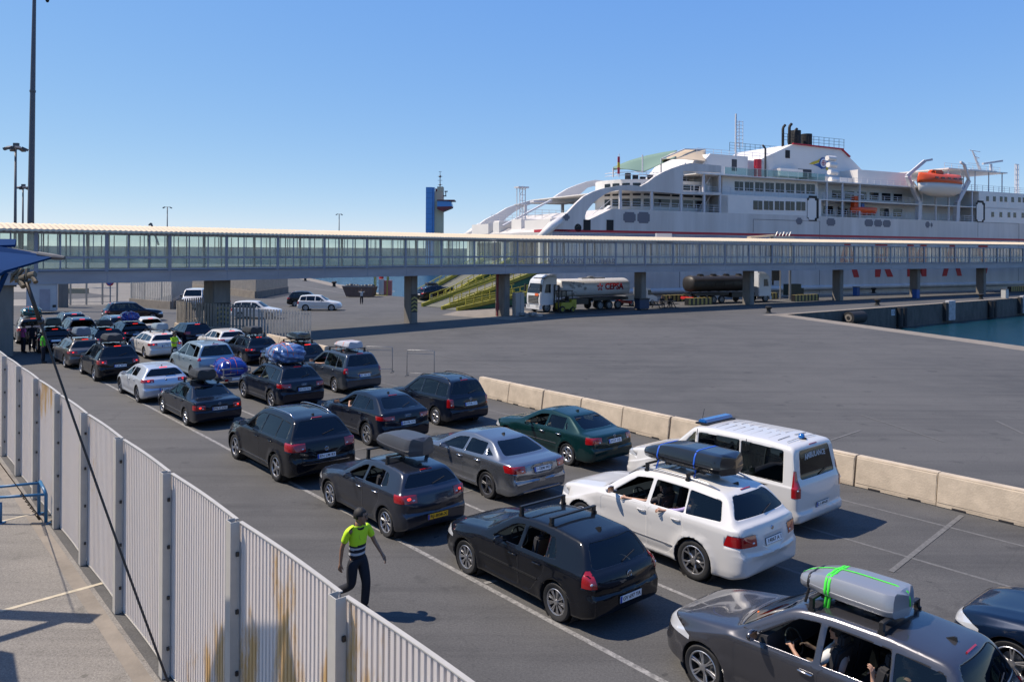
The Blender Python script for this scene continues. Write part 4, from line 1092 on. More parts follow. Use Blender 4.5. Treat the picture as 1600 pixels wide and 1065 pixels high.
for i in range(13):
    p = Vector((-1.5, 34.6, 0))+Vector((.637, -.771, 0))*(2.13*(i+.5)-.0)
    p += LN*.24; put_block(p+Vector((random.uniform(-.02,.02), 0, 0)), math.atan2(-.771, .637)+random.uniform(-.008,.008), 'sandy concrete barrier block '+nm[i], i)
for i, nn_ in enumerate(('by the end of the slatted fence', 'leading up to the slatted fence', 'beside the black car with the roof box', 'farther up behind the black car with the roof box')):
    p = gp(498, 560)-Vector((.637, -.771, 0))*(2.13*i); put_block(p, math.atan2(-.771, .637), 'sunlit sandy concrete barrier block '+nn_, i)

# ------------------------------------------------------------------ slatted fences on concrete bases
M_SLAT = mat('grey_slats', (.38,.37,.35), .5, .2, noise=.3, nscale=2)
M_SLATR = mat('weathered_slats', (.27,.24,.20), .6, .0, noise=.35, nscale=2)
def slat_fence(name, label, pts, z0, z1, base, m, step=.30, sw=.20, basem=None):
    root = empty(name, pts[0]); tag(root, label, 'fence'); o0 = Vector(pts[0])
    bmS = NB(); bmB = NB(); bmR = NB()
    for i in range(len(pts)-1):
        a, b = Vector(pts[i])-o0, Vector(pts[i+1])-o0; a.z = b.z = 0; L_ = (b-a).length; d = (b-a)/L_; ang = math.atan2(d.y, d.x); rot = Matrix.Rotation(ang, 3, 'Z')
        k = 0
        while k*step < L_:
            p = a+d*(k*step+.05); box(bmS, (p.x, p.y, (z0+z1)/2), (sw, .03, z1-z0), rot); k += 1
        for zz in (z0+.15, z1-.2): bar(bmR, a+Vector((0,.05,zz)), b+Vector((0,.05,zz)), .05, .06)
        if base: 
            box(bmB, ((a+b)/2)+Vector((0,0,base/2)), (L_, .34, base), rot)
    obj('slats', bmS, m, root); obj('rail', bmR, m, root)
    if base: obj('concrete_base', bmB, basem or M_JERS, root)
    return root
F1 = [(-24.6,64.0,0),(-25.2,60.5,0),(-24.8,58.3,0),(-23.6,56.9,0),(-20.8,55.3,0),(-17.6,54.0,0)]
slat_fence('slatted_fence', 'curved brown slatted fence on a sandy concrete base around the foot of a bridge pillar', F1, .9, 2.55, .9, M_SLATR, .3, .17)
slat_fence('slatted_fence', 'grey slatted fence with gaps ending beside the black car with a roof box', [(-17.4,54.1,0),(-13.4,52.2,0)], .15, 2.3, 0, M_SLAT, .26, .15)
p1, p2, p3 = gp(204,477), gp(268,483), gp(300,462)
slat_fence('slatted_fence', 'pale grey slatted fence on a concrete kerb behind the queue, left of the parked vans', [p1, p2, p3], .8, 3.1, .8, M_SLAT, .36, .2, M_CONC)
p1, p2, p3 = gp(300,452), gp(400,466), gp(449,457)
slat_fence('slatted_fence', 'far slatted fence on a concrete kerb behind the parked white vans', [p1, p2, p3], .9, 3.3, .9, M_SLATR, .42, .24, M_CONC)

# the far yard behind the queue is paler concrete with a strip of dark asphalt
bm = NB(); f = quad(bm, gp(-300, 478), gp(205, 477), gp(300, 452), gp(300, 440)); bm.faces.new([bm.verts.new(p) for p in (gp(-300, 478), gp(300, 440), gp(-300, 440))])
for v in bm.verts: v.co.z = .006
bmesh.ops.recalc_face_normals(bm, faces=bm.faces)
for f in bm.faces:
    if f.normal.z < 0: f.normal_flip()
S('far_yard', bm, mat('far_yard_concrete', (.24,.22,.19), .9, noise=.25, nscale=.3))
bm = NB(); quad(bm, *[p+Vector((0,0,.012)) for p in (gp(-200, 470), gp(120, 467), gp(182, 463), gp(140, 458))]); quad(bm, *[p+Vector((0,0,.012)) for p in (gp(-200, 470), gp(140, 458), gp(60, 456), gp(-200, 456))])
for f in bm.faces:
    f.normal_update()
    if f.normal.z < 0: f.normal_flip()
S('far_asphalt_strip', bm, M_ASPH)
# ------------------------------------------------------------------ covered footbridge
B0 = Vector((-66.0, 11.7, 0)); B1 = Vector((-.6, 77.8, 0)); BD2 = Vector((.8453, .5343, 0)); B2 = B1+BD2*150
M_ROOFC = mat('cream_roof_sheet', (.62,.50,.34), .7, noise=.12, nscale=1.0)
M_STEEL = mat('grey_painted_steel', (.30,.30,.34), .5, noise=.2, nscale=1.2)
M_GIRD = mat('girder_paint', (.36,.34,.34), .6, noise=.25, nscale=.7, stretch=(.4,.4,2))
M_BG1 = glass('green_glazing', .93, (.86,.97,.93), .03, film=.13, fcol=(.62,.74,.68))
M_BG2 = glass('grey_glazing', .93, (.90,.95,.94), .03, film=.05)
M_FLOOR = mat('bridge_floor', (.12,.12,.12), .8)
bridge = empty('footbridge', B1); tag(bridge, 'long glazed covered footbridge with cream roof crossing above the car lanes', 'footbridge')
POSTS = []
def seg(a, b, ext, gm, mull, wd, zt0, zt1, nmain):
    a = Vector(a); b = Vector(b); d = (b-a).normalized(); nn = Vector((-d.y, d.x, 0)); L = (b-a).length; ang = math.atan2(d.y, d.x)
    if nn.y < 0: nn = -nn
    rot = Matrix.Rotation(ang, 3, 'Z'); hw = wd/2
    def P(t, w_, z): return a+d*t+nn*w_+Vector((0,0,z))-B1
    # roof: arched sheet with corrugated edge
    bm = NB(); prof = [(-hw-.28, 7.38), (-hw-.22, 7.52), (-hw*.5, 7.80), (0, 7.90), (hw*.5, 7.80), (hw+.22, 7.52), (hw+.28, 7.38)]
    n_ = int(L/.16); n2 = n_ if L < 100 else int(L/.22); rings = []
    for i in range(n2+1):
        t = L*i/n2; dz = (zt0+(zt1-zt0)*i/n2)-7.9; c = .022*(1 if i % 2 else -1)
        rings.append([bm.verts.new(P(t, w_, z+dz+c)) for w_, z in prof])
    for i in range(n2):
        for k in range(len(prof)-1): bm.faces.new((rings[i][k], rings[i+1][k], rings[i+1][k+1], rings[i][k+1]))
    ro = obj('roof', bm, M_ROOFC, bridge); sm_ = ro.modifiers.new('t', 'SOLIDIFY'); sm_.thickness = .05
    bm = NB(); bar(bm, P(0, 0, 4.99), P(L, 0, 4.99), wd-.1, .10); obj('floor', bm, M_FLOOR, bridge)
    bm = NB()
    for sg in (-1, 1):
        bar(bm, P(0, sg*hw, 4.56), P(L, sg*hw, 4.56), .22, .66); bar(bm, P(0, sg*hw, 4.22), P(L, sg*hw, 4.22), .34, .05); bar(bm, P(0, sg*hw, 4.91), P(L, sg*hw, 4.91), .34, .05)
    bm_c = NB()
    for k in range(int(L/3)): bar(bm_c, P(k*3+.5, -hw+.1, 4.45), P(k*3+.5, hw-.1, 4.45), .12, .3)
    go = obj('girder', bm, M_GIRD, bridge); tag(obj('cross_beam', bm_c, M_GIRD, go), kind='stuff')
    bm = NB()
    for sg in (-1, 1):
        for z, h_, w_ in ((5.03, .10, .09), (5.80, .12, .10), (7.34, .12, .12)):
            bar(bm, P(0, sg*(hw-.02), z), P(L, sg*(hw-.02), z), w_, h_)
    obj('rail', bm, M_STEEL, bridge)
    bm = NB(); k = 0; bmm = NB()
    t = .2; j = 0
    while t < L:
        for sg in (-1, 1):
            if j % mull == 0 and sg < 0 and len(POSTS) < 98:
                b1_ = NB(); bar(b1_, P(t, sg*(hw+.02), 4.2), P(t, sg*(hw+.02), 7.4), .16, .16); POSTS.append(obj('main_post', b1_, M_STEEL, bridge))
            elif j % mull == 0: bar(bmm, P(t, sg*(hw+.02), 4.2), P(t, sg*(hw+.02), 7.4), .16, .16)
            else:
                bar(bm, P(t, sg*(hw-.02), 5.06), P(t, sg*(hw-.02), 7.3), .06, .07)
        t += nmain/mull; j += 1
    tag(obj('mullion', bm, M_STEEL, bridge), kind='stuff'); tag(obj('far_post', bmm, M_STEEL, bridge), kind='stuff')
    # glazing and the sliding sashes behind it
    bm = NB()
    for sg in (-1, 1):
        for z0, z1 in ((5.08, 5.74), (5.86, 7.28)):
            A, B_, C_, D_ = P(0, sg*(hw-.03), z0), P(L, sg*(hw-.03), z0), P(L, sg*(hw-.03), z1), P(0, sg*(hw-.03), z1)
            quad(bm, A, B_, C_, D_)
    obj('glazing', bm, gm, bridge)
    bm = NB(); random.seed(3); t = .2
    while t < L:
        for sg in (-1, 1):
            if random.random() < .7:
                x = t+random.uniform(.2, 1.0); w2 = random.uniform(.5, .9)
                for xx in (x, x+w2): bar(bm, P(xx, sg*(hw-.12), 5.9), P(xx, sg*(hw-.12), 7.25), .04, .05)
        t += 1.3
    tag(obj('sash', bm, M_STEEL, bridge), kind='stuff')
    # dusty film on the panes: pale streaks
    return P
seg(B0, B1-Vector((1,1,0))*.15, 0, M_BG1, 3, 3.6, 7.80, 7.96, 3.95)
seg(B1, B2, 0, M_BG2, 4, 3.6, 7.96, 8.55, 4.1)
# pillars
def pillar(p, ang, w1=1.25, w2=.75, z=4.22):
    bm = NB(); box(bm, (0, 0, z/2), (w1, w2, z)); bmesh.ops.bevel(bm, geom=[e for e in bm.edges if abs(e.verts[0].co.z-e.verts[1].co.z) > 1], offset=.06, segments=2, affect='EDGES')
    o = obj('pillar', bm, M_PILL, bridge); o.location = Vector(p)-B1; o.rotation_euler = (0, 0, ang); return o
a1 = math.atan2(66.1, 65.4); a2 = math.atan2(BD2.y, BD2.x)
M_YEL = mat('hazard_yellow', (.42,.33,.10), .7, noise=.3, nscale=6)
for i, (x, y, a, w1, w2) in enumerate(((-30.9, 47.2, a1+PI/2, 3.2, 1.1), (-21.3, 56.9, a1, 1.3, 1.6), (-8.9, 69.4, a1, .75, 1.05), (-.9, 77.4, a1, .8, 1.3), (14.2, 87.1, a2, .75, 1.2), (29.0, 96.5, a2, .8, 1.2), (43.9, 106.0, a2, .8, 1.2), (59.2, 115.6, a2, .8, 1.2), (74.8, 125.5, a2, .8, 1.2), (90, 135.1, a2, .8, 1.2))):
    o = pillar((x, y, 0), a, w1, w2)
    if i in (1, 2):
        bm = NB(); hw_ = w1/2+.003; yy = -w2/2-.004
        for k in range(4):
            z0 = 1.0+k*.34
            for s_ in (-1, 1):
                quad(bm, (0, yy, z0+.17), (s_*hw_*.9, yy, z0), (s_*hw_*.9, yy, z0+.16), (0, yy, z0+.33))
        m_ = obj('hazard_chevron', bm, M_YEL, o)
        bm = NB(); bbox(bm, -hw_*.9, hw_*.9, yy+.001, yy+.003, .95, 2.55); obj('chevron_backing', bm, M_BLK, o)
# far stair and pillar at the left, under the bridge
o = pillar(gp(97, 480)-Vector((0,0,0)), a1, 1.0, 1.0, 4.3)
M_CAB = mat('cabin_white', (.42,.44,.45), .5, noise=.1, nscale=2)
cab = empty('kiosk_cabin', gp(66, 489), .5); tag(cab, 'small white site cabin standing in the shade under the footbridge at the left', 'cabin')
bm = NB(); bbox(bm, -1.3, 1.3, -1.1, 1.1, .25, 2.9); bmesh.ops.bevel(bm, geom=list(bm.edges), offset=.06, segments=2, affect='EDGES'); obj('shell', bm, M_CAB, cab)
bm = NB(); bbox(bm, -1.38, 1.38, -1.18, 1.18, 2.88, 3.0); obj('roof', bm, M_CAB, cab)
bm = NB(); bbox(bm, -.2, .7, -1.13, -1.09, .35, 2.4); obj('door', bm, M_STEEL, cab)
bm = NB(); bbox(bm, .9, 1.2, -1.125, -1.09, .6, .85); obj('vent', bm, M_BLK, cab)
# ------------------------------------------------------------------ the ferry; its own frame: x along the side from the stern, y inboard, z up
FI = Vector((-.454, .891, 0)); SANG = math.atan2(FB.y, FB.x)
def sp(px, py, yo=0.0):
    """(x, z) on the lengthwise plane yo metres inboard of the ship's side"""
    a = at(px, py, 1.0)-Vector((0,0,EYE)); S0 = Vector((SH0.x, SH0.y, 0))
    t = (yo+S0.dot(FI))/(Vector((a.x, 1, 0)).dot(FI)); P = Vector((a.x*t, t, EYE+a.z*t))
    return (P-S0).dot(Vector((FB.x, FB.y, 0))), P.z
M_HULL = mat('ship_white', (.60,.57,.54), .45, noise=.2, nscale=.45, stretch=(.9,1,.10), col2=(.44,.41,.38))
M_HULL2 = mat('ship_white_upper', (.68,.65,.61), .45, noise=.06, nscale=.5)
M_SRED = mat('stripe_red', (.40,.012,.03), .5); M_SBLUE = mat('stripe_blue', (.02,.04,.18), .5)
M_LRED = mat('letter_red', (.50,.02,.02), .5, noise=.15, nscale=2)
M_SWIN = mat('ship_window', (.012,.016,.022), .08); M_SDARK = mat('recess_dark', (.05,.05,.055), .8)
M_DECK = mat('deck_green', (.06,.10,.09), .8); M_RAILW = mat('rail_white', (.5,.5,.52), .5)
M_SGLASS = glass('deck_screen', .85, (.75,.92,.92), .03)
M_ORNG = mat('lifeboat_orange', (.65,.08,.012), .4, noise=.15, nscale=3); M_SOOT = mat('soot_black', (.008,.008,.008), .7)
ship = empty('ferry', (SH0.x, SH0.y, 0), SANG); tag(ship, 'large white car ferry with a red stripe moored stern first beyond the footbridge', 'ferry')
LEN = 150.0
def plate(pxs, y0, y1, yo=0.0, bm=None):
    b = bm or NB(); poly = [sp(x, y, yo) if len((x, y)) == 2 and x > 150 else (x, y) for x, y in pxs]
    gv0 = [Vector((x, y0, z)) for x, z in poly]; tris = tessellate_polygon([gv0])
    A = [b.verts.new(p) for p in gv0]; B_ = [b.verts.new(p+Vector((0, y1-y0, 0))) for p in gv0]; n_ = len(A)
    for t in tris: b.faces.new([A[i] for i in t]); b.faces.new([B_[i] for i in t][::-1])
    for i in range(n_): b.faces.new((A[i], B_[i], B_[(i+1)%n_], A[(i+1)%n_]))
    bmesh.ops.recalc_face_normals(b, faces=b.faces); return b
# hull body
bm = NB(); prism(bm, [(-.3,-3),(-.3,8.9),(1.2,9.6),(5.4,10.4),(9.3,12.1),(LEN,12.1),(LEN,-3)], 0, 26)
hull = obj('hull', bm, M_HULL, ship)
bm = NB()     # rubbing strake and its curve
tube(bm, [(x, -.12, .95+.0*x) for x in (4, 12, 30, 60, 90, LEN)], .42, 10); obj('rubbing_strake', bm, M_HULL, hull, True)
bm = NB(); bbox(bm, .2, LEN, -.02, .01, 8.88, 9.22); bbox(bm, -.32, -.28, .1, 4, 8.88, 9.22)
obj('red_stripe', bm, M_SRED, hull)
bm = NB(); bbox(bm, .2, LEN, -.02, .01, 8.50, 8.60); bbox(bm, .2, LEN, -.02, .01, 8.70, 8.78); obj('thin_stripe', bm, M_SBLUE, hull)
# shell doors: thin seams
bm = NB()
for x0, x1, z0, z1 in ((sp(1177,330)[0], sp(1281,330)[0], 9.4, 11.3), (sp(1528,350)[0], sp(1592,350)[0], 9.4, 12.05)):
    for a, b in (((x0, z0), (x0, z1)), ((x0, z1), (x1, z1)), ((x1, 0), (x1, z1))): bar(bm, (a[0], -.01, a[1]), (b[0], -.01, b[1]), .03, .05)
for px in (1062, 1218): x = sp(px, 440)[0]; bar(bm, (x, -.01, 1.4), (x, -.01, 8.4), .03, .06)
obj('door_seam', bm, M_SDARK, hull)
# side arch plate with the balcony frame
outer = [(848,366),(858,355),(870,345),(887,332),(900,318),(912,307),(926,300),(940,295),(967,290),(985,289),(1001,291),(1012,285),(1022,277),(1036,269),(1050,263),(1066,257.5),(1080,254.7),(1127,259),(1127,270),(1067,267.5),(1067,299),(1127,301),(1127,305),(1067,303.5),(1053,302),(1020,299.5),(1000,299),(984,298),(968,297),(956,299),(946,303),(937,309),(928,316),(921,324),(916,331),(914,338),(915,344),(917,348),(880,366)]
obj('side_arch', plate(outer, -.02, .5), M_HULL, ship)
far_a = [(733,364),(745,352),(757,343),(775,334),(790,325),(810,318),(830,312.5),(857,313),(870,304),(885,295),(900,289),(915,284),(928,281.5),(944,283),(944,291),(925,291),(915,294),(905,303),(897,313),(896,318),(880,320),(850,319),(828,319),(815,324),(802,331),(790,340),(780,350),(775,360),(772,366)]
obj('far_side_arch', plate(far_a, 25.5, 26, 26), M_HULL2, ship)
# rounded roll at the foot of each arch
bm = NB(); x, z = sp(850, 366); tube(bm, [(x-.6, .2, z-.6), (x+1.2, .2, z+1.0), (x+2.6, .2, z+1.9)], [.5, .6, .5], 10); obj('arch_foot', bm, M_HULL2, ship, True)
bm = NB(); x, z = sp(737, 362, 26); tube(bm, [(x-1, 25.8, z-.8), (x+1.4, 25.8, z+.9)], [.6, .6], 10); obj('arch_foot', bm, M_HULL2, ship, True)
# decks
bm = NB()
for z, x0, x1, y0 in ((14.78, 11, LEN, .0), (17.66, 24, LEN, .0)):
    bbox(bm, x0, x1, y0+.0, 26, z-.14, z)
obj('deck', bm, M_HULL2, ship)
# lounge with the rounded end and window bands
def rounded(x0, x1, y0, y1, z0, z1, r_):
    b = NB(); pts = []
    for k in range(9):
        a = PI/2+PI/2*k/8*1; pts.append((x0+r_+r_*math.cos(a), y1-r_+r_*math.sin(a)))
    for k in range(9):
        a = PI+PI/2*k/8; pts.append((x0+r_+r_*math.cos(a), y0+r_+r_*math.sin(a)))
    pts += [(x1, y0), (x1, y1)]; prism(b, pts, z0, z1, 'XY'); return b
zz = lambda py: sp(985, py, 2.6)[1]
LT = zz(278)
obj('lounge', rounded(sp(944,300,8)[0], 28.5, 2.6, 14.5, 12.1, LT, 5.9), M_HULL2, ship, False)
def ship_window(b, x, z, w_, h_, y):
    bbox(b, x-w_/2, x+w_/2, y-.03, y+.05, z-h_/2, z+h_/2)
bw = NB()
def arcwin(b, cx, cy, r_, a0, a1, z0, z1):
    n_ = 3; P0 = [(cx+(r_+.03)*math.cos(a0+(a1-a0)*k/n_), cy+(r_+.03)*math.sin(a0+(a1-a0)*k/n_)) for k in range(n_+1)]
    for k in range(n_): quad(b, (*P0[k], z0), (*P0[k+1], z0), (*P0[k+1], z1), (*P0[k], z1))
for z0, z1 in ((zz(321), zz(309)), (zz(304), zz(297)), (zz(293), zz(284))):
    for k in range(6): a = PI+.10+k*.26; arcwin(bw, sp(944,300,8)[0]+5.9, 8.5, 5.9, a, a+.19, z0, z1)
    for k in range(4): ship_window(bw, 20.2+k*2.1, (z0+z1)/2, 1.8, z1-z0, 2.6)
obj('window', bw, M_SWIN, ship)
# walls behind the side decks
bm = NB(); bbox(bm, 28.5, 88, 3.4, 23, 12.1, 17.5); bbox(bm, 28.3, 48.6, 0, 3.4, 12.1, 14.64); bbox(bm, 29.6, 49.2, 1.2, 3.6, 14.78, 17.52); bbox(bm, 88.2, LEN, 0, 26, 12.1, 17.52)
bbox(bm, 28.3, 29.6, 0, 3.4, 12.1, 14.64); obj('superstructure', bm, M_HULL2, ship)
wins = []
def pxwin(b, x0, y0, x1, y1, yo):
    (a, z1), (c_, z0) = sp(x0, y0, yo), sp(x1, y1, yo); bbox(b, a, c_, yo-.04, yo+.06, z0, z1)
groups = [('window', [(1148+i*16.6-i*.6, 283.5+.6*i, 1148+i*16+13, 298.5+.7*i, 1.2) for i in range(8)]),
          ('window', [(1177+i*16.8, 313.3+.4*i, 1191+i*16.8, 328+.3*i, 0) for i in range(5)])]
for nm_, L_ in groups:
    for (x0, y0, x1, y1, yo) in L_:
        b = NB(); pxwin(b, x0, y0, x1, y1, yo); w_ = obj(nm_, b, M_SWIN, ship)
        b = NB(); (a, z1), (c_, z0) = sp(x0, y0, yo), sp(x1, y1, yo); bar(b, ((a+c_)/2, yo-.05, z0), ((a+c_)/2, yo-.05, z1), .03, .06); obj('mullion', b, M_RAILW, w_)
for (x0, y0, x1, y1) in ((1244,340,1253.5,351),(1291.5,341,1305,353),(1351,342.5,1364,354),(1366,343,1378,354.5),(1379.5,343.5,1391.5,355),(1446,346,1452.5,356),(1454,347,1457,356),(974,331,993,348),(996,331,1015,349),(880,334,890,345)):
    b = NB(); (a, z1), (c_, z0) = sp(x0, y0), sp(x1, y1); bbox(b, a, c_, -.03, .05, z0, z1); bmesh.ops.bevel(b, geom=[e for e in b.edges if abs(e.verts[0].co.y-e.verts[1].co.y) > .05], offset=.25, segments=3, affect='EDGES'); obj('louvre', b, mat('louvre_grey', (.13,.13,.15), .6), hull)
for i in range(7):                       # forward cabin windows, two rows
    for (y_, s_, n0) in ((306.5, 9.5, 1541), (331, 11.5, 1549)):
        b = NB(); pxwin(b, n0+i*s_+(i%3)*1.2, y_+i*.35, n0+4+i*s_+(i%3)*1.2, y_+8+i*.35, 0)
        obj('porthole', b, M_SWIN, ship)
for i in range(6):                       # windows on the walls behind the recess
    b = NB(); ship_window(b, 56+i*3.0, 16.0, 2.2, 1.3, 3.4); obj('window', b, M_SWIN, ship)
    b = NB(); ship_window(b, 54+i*3.4, 13.4, 2.2, 1.3, 3.4); obj('window', b, M_SWIN, ship)
for i in range(6):
    b = NB(); ship_window(b, 20.2+i*3.6 if i < 2 else 18+i*0, 13.3, 1.9, 1.3, 3.3); 
    if i < 2: obj('window', b, M_SWIN, ship)
    else: b.free()
for px in ((1270, 325), (1532, 330)):    # pilot doors with black surround
    x, z = sp(*px); b = NB(); bbox(b, x-1.25, x+1.25, -.04, .05, z-2.0, z+1.9); bmesh.ops.bevel(b, geom=[e for e in b.edges if abs(e.verts[0].co.y-e.verts[1].co.y) > .05], offset=.4, segments=3, affect='EDGES'); d = obj('side_door', b, M_SOOT, hull)
    b = NB(); bbox(b, x-1.2, x+.7, -.07, -.03, z-1.85, z+1.5); bmesh.ops.bevel(b, geom=[e for e in b.edges if abs(e.verts[0].co.y-e.verts[1].co.y) > .03], offset=.35, segments=3, affect='EDGES'); obj('door_leaf', b, M_HULL2, d)
# balconies, recess columns and rails
def rail(b, x0, x1, y, z, h_=1.05, n_=3, step=1.6, slope=0.0):
    for k in range(n_): bar(b, (x0, y, z+h_*(k+1)/n_), (x1, y, z+slope+h_*(k+1)/n_), .045)
    x = x0
    while x <= x1: bar(b, (x, y, z), (x, y, z+h_), .05); x += step
bm = NB()
for x in (sp(1065,290)[0], sp(1101,290)[0], sp(1126,290)[0], sp(1019,290)[0], sp(970,310)[0]): bar(bm, (x, .15, 12.1), (x, .15, 14.7), .3, .3)
for px in (1101, 1126): x = sp(px, 290)[0]; bar(bm, (x, .25, 14.7), (x, .25, 17.6), .3, .3)
for x in (50, 53.5, 57.5): bar(bm, (x, .2, 12.1), (x, .2, 17.5), .22)
for x in (86.5, 80, 76.5): bar(bm, (x, .2, 12.1), (x, .2, 17.5), .25)
for x in (80.5, 84, 88, 92, 96): bar(bm, (x, .6, 17.6), (x, .6, 21.2), .14); bar(bm, (x, 8, 17.6), (x, 8, 21.2), .14)
obj('stanchion', bm, M_RAILW, ship)
bm = NB(); bbox(bm, 80, 97, .2, 20, 21.2, 21.4); bbox(bm, 60.5, 74, 3, 14, 17.66, 20.3); bbox(bm, 54, 60.5, 4, 14, 17.66, 18.9); obj('upper_roof', bm, M_HULL2, ship)
bm = NB()
rail(bm, 9.5, 28, .2, 12.1); rail(bm, 28.5, 49.4, .1, 14.78); rail(bm, 49.6, 88, .15, 12.1, step=1.2); rail(bm, 49.6, 75, .6, 14.78); rail(bm, 72, LEN, .2, 17.66); rail(bm, 54, 70, 1.0, 17.5)
rail(bm, 20, 28.5, .6, 14.78); rail(bm, 29, 45, 6.2, 21.3, .9, 2); rail(bm, 80, 96, 1, 21.4, .9, 2, 2)
obj('railing', bm, M_RAILW, ship)
bm = NB(); bbox(bm, 29, 49.5, .10, .12, 17.75, 18.75); sg_ = obj('glass_screen', bm, M_SGLASS, ship); bm = NB(); rail(bm, 29, 49.6, .1, 17.66, 1.15, 1, 2.1); obj('screen_post', bm, M_RAILW, sg_)
# stairs
bm = NB()
for (x0, z0, x1, z1, y) in ((7.0, 10.4, 10.0, 12.6, 1.5), (sp(1105,300)[0], 14.8, sp(1123,300)[0], 17.5, 2.0), (sp(1105,330)[0], 12.1, sp(1123,330)[0], 14.7, 2.0)):
    bar(bm, (x0, y, z0), (x1, y, z1), .8, .12); bar(bm, (x0, y-.4, z0+.9), (x1, y-.4, z1+.9), .05)
obj('stairs', bm, M_RAILW, ship)
# funnel casing
fun = empty('funnel'); fun.parent = ship
fp = [(41.0,17.7),(41.0,20.6),(43.0,21.6),(49.4,24.2),(60.9,24.0),(67.6,19.6),(67.8,19.1),(50,19.0),(50,17.7)]
obj('casing', plate(fp, 6.5, 19), M_HULL2, fun)
bm = NB(); bar(bm, (49.2, 6.4, 24.25), (61.0, 6.4, 24.1), .35, .22); bar(bm, (60.6, 6.4, 24.1), (62.6, 6.4, 22.9), .35, .2); obj('red_band', bm, M_SRED, fun)
for i, (px, pz, r_, top) in enumerate(((1244,0,.92,27.0),(1261.5,0,.92,26.6))):
    x = sp(px, 215, 9)[0]; b = NB(); tube(b, [(x, 9.2, 23.6), (x, 9.2, top)], r_, 18); obj('exhaust_stack', b, M_SOOT, fun, True, 40)
for px, top in ((1219, 27.6), (1229, 27.9), (1237.5, 27.2)):
    x = sp(px, 215, 9)[0]; b = NB(); tube(b, [(x, 8.4, 22.8), (x, 8.4, top-.7), (x+.12, 8.4, top-.35), (x+.5, 8.4, top)], .22 if px != 1229 else .24, 10); obj('exhaust_pipe', b, M_SOOT, fun, True)
bm = NB(); rail(bm, 47, 61.5, 6.6, 24.3, 1.5, 3, 1.2); rail(bm, 47, 61.5, 18.8, 24.3, 1.5, 3, 1.2); obj('top_railing', bm, M_SOOT, fun)
bm = NB(); x, z = sp(1230.5, 241, 6.5); bbox(bm, x-.5, x+.5, 6.45, 6.6, z-.65, z+.65); obj('vent', bm, M_SOOT, fun)
# emblem: yellow and blue pennants round a ringed disc
M_EY = mat('emblem_yellow', (.60,.42,.02), .5); M_EB = mat('emblem_blue', (.02,.09,.30), .5); M_EW = mat('emblem_white', (.7,.7,.7), .5)
em = empty('emblem'); em.parent = fun
def flat(name, pts, m, y):
    poly = [sp(1120+x/3.333, 170+yv/3.333, 6.5) for x, yv in pts]; b = NB(); gv = [Vector((x, y, z)) for x, z in poly]; vs = [b.verts.new(p) for p in gv]
    for t in tessellate_polygon([gv]): b.faces.new([vs[i] for i in t])
    obj(name, b, m, em)
flat('pennant', [(478,288),(500,276),(525,268),(545,254),(560,262),(556,286),(530,280),(505,290)], M_EY, 6.46)
flat('pennant', [(500,292),(530,284),(556,286),(560,300),(545,315),(525,300)], M_EB, 6.455)
flat('pennant', [(556,262),(572,244),(580,242),(581,280),(562,284)], M_EB, 6.46)
flat('pennant', [(556,290),(575,283),(583,290),(577,326),(566,312),(553,302)], M_EY, 6.455)
x, z = sp(1120+553/3.333, 170+283/3.333, 6.5); bm = NB(); lathe(bm, [(.001, 6.40), (.95, 6.40), (.95, 6.46)], 24, 'Y', centre=(x, 0, z)); obj('disc', bm, M_EB, em)
bm = NB(); lathe(bm, [(.001, 6.37), (.72, 6.37)], 24, 'Y', centre=(x, 0, z)); obj('disc', bm, M_EW, em)
bm = NB(); bar(bm, (x-.45, 6.355, z), (x+.45, 6.355, z), .01, .12); bar(bm, (x, 6.353, z-.45), (x, 6.353, z+.45), .01, .12); tube(bm, [(x+.42*math.cos(a*PI/8), 6.36, z+.42*math.sin(a*PI/8)) for a in range(17)], .05, 5); obj('disc_mark', bm, M_SRED, em)
# deckhouses, masts, tanks
bm = NB(); prism(bm, [(27.5,17.66),(31,21.4),(38.6,21.4),(38.6,17.66)], 5.5, 18); bbox(bm, 38.6, 44, 6.5, 18, 17.66, 21.0); bbox(bm, 45, 50, 5.0, 8, 18.7, 19.9); obj('deckhouse', bm, M_HULL2, ship)
bm = NB(); bbox(bm, 35.3, 36.3, 5.45, 5.6, 19.0, 20.8); bbox(bm, 50.5, 53.5, 6.4, 6.6, 19.0, 20.2); obj('deckhouse_door', bm, M_SDARK, ship)
bm = NB(); x = sp(1184, 252, 5)[0]; tube(bm, [(x, 5, 18), (x, 5, 21.0)], .6, 12); obj('red_ventilator', bm, M_SRED, ship, True, 40); bm = NB(); tube(bm, [(x+1.6, 5, 18), (x+1.6, 5, 22.8), (x+1.0, 5, 23.3)], .16, 8); obj('vent_pipe', bm, M_SDARK, ship, True, 40)
bm = NB(); x = sp(1152, 210, 6)[0]
tube(bm, [(x-.3, 6, 21), (x-.3, 6, 28)], .14, 6)
for dx, dy in ((.35,0),(1.15,0),(.35,.8),(1.15,.8)): bar(bm, (x+dx, 6+dy, 22.8), (x+dx, 6+dy, 27), .06)
for k in range(8): z = 23+k*.55; bar(bm, (x-.3, 6, z), (x+1.15, 6, z), .06); bar(bm, (x+.35, 6.8, z), (x+1.15, 6.8, z), .05)
obj('lattice_mast', bm, M_RAILW, ship)
bm = NB(); x = sp(1303, 270, 2)[0]        # white life raft canisters
for k, z in enumerate((17.9, 19.1, 20.3, 21.4)): tube(bm, [(x-.9, 2+.2*k, z+.3), (x+.9, 2+.2*k, z+.3)], .42, 12)
obj('raft_canister', bm, M_HULL2, ship, True, 40)
bm = NB(); x = sp(1525, 270, 4)[0]
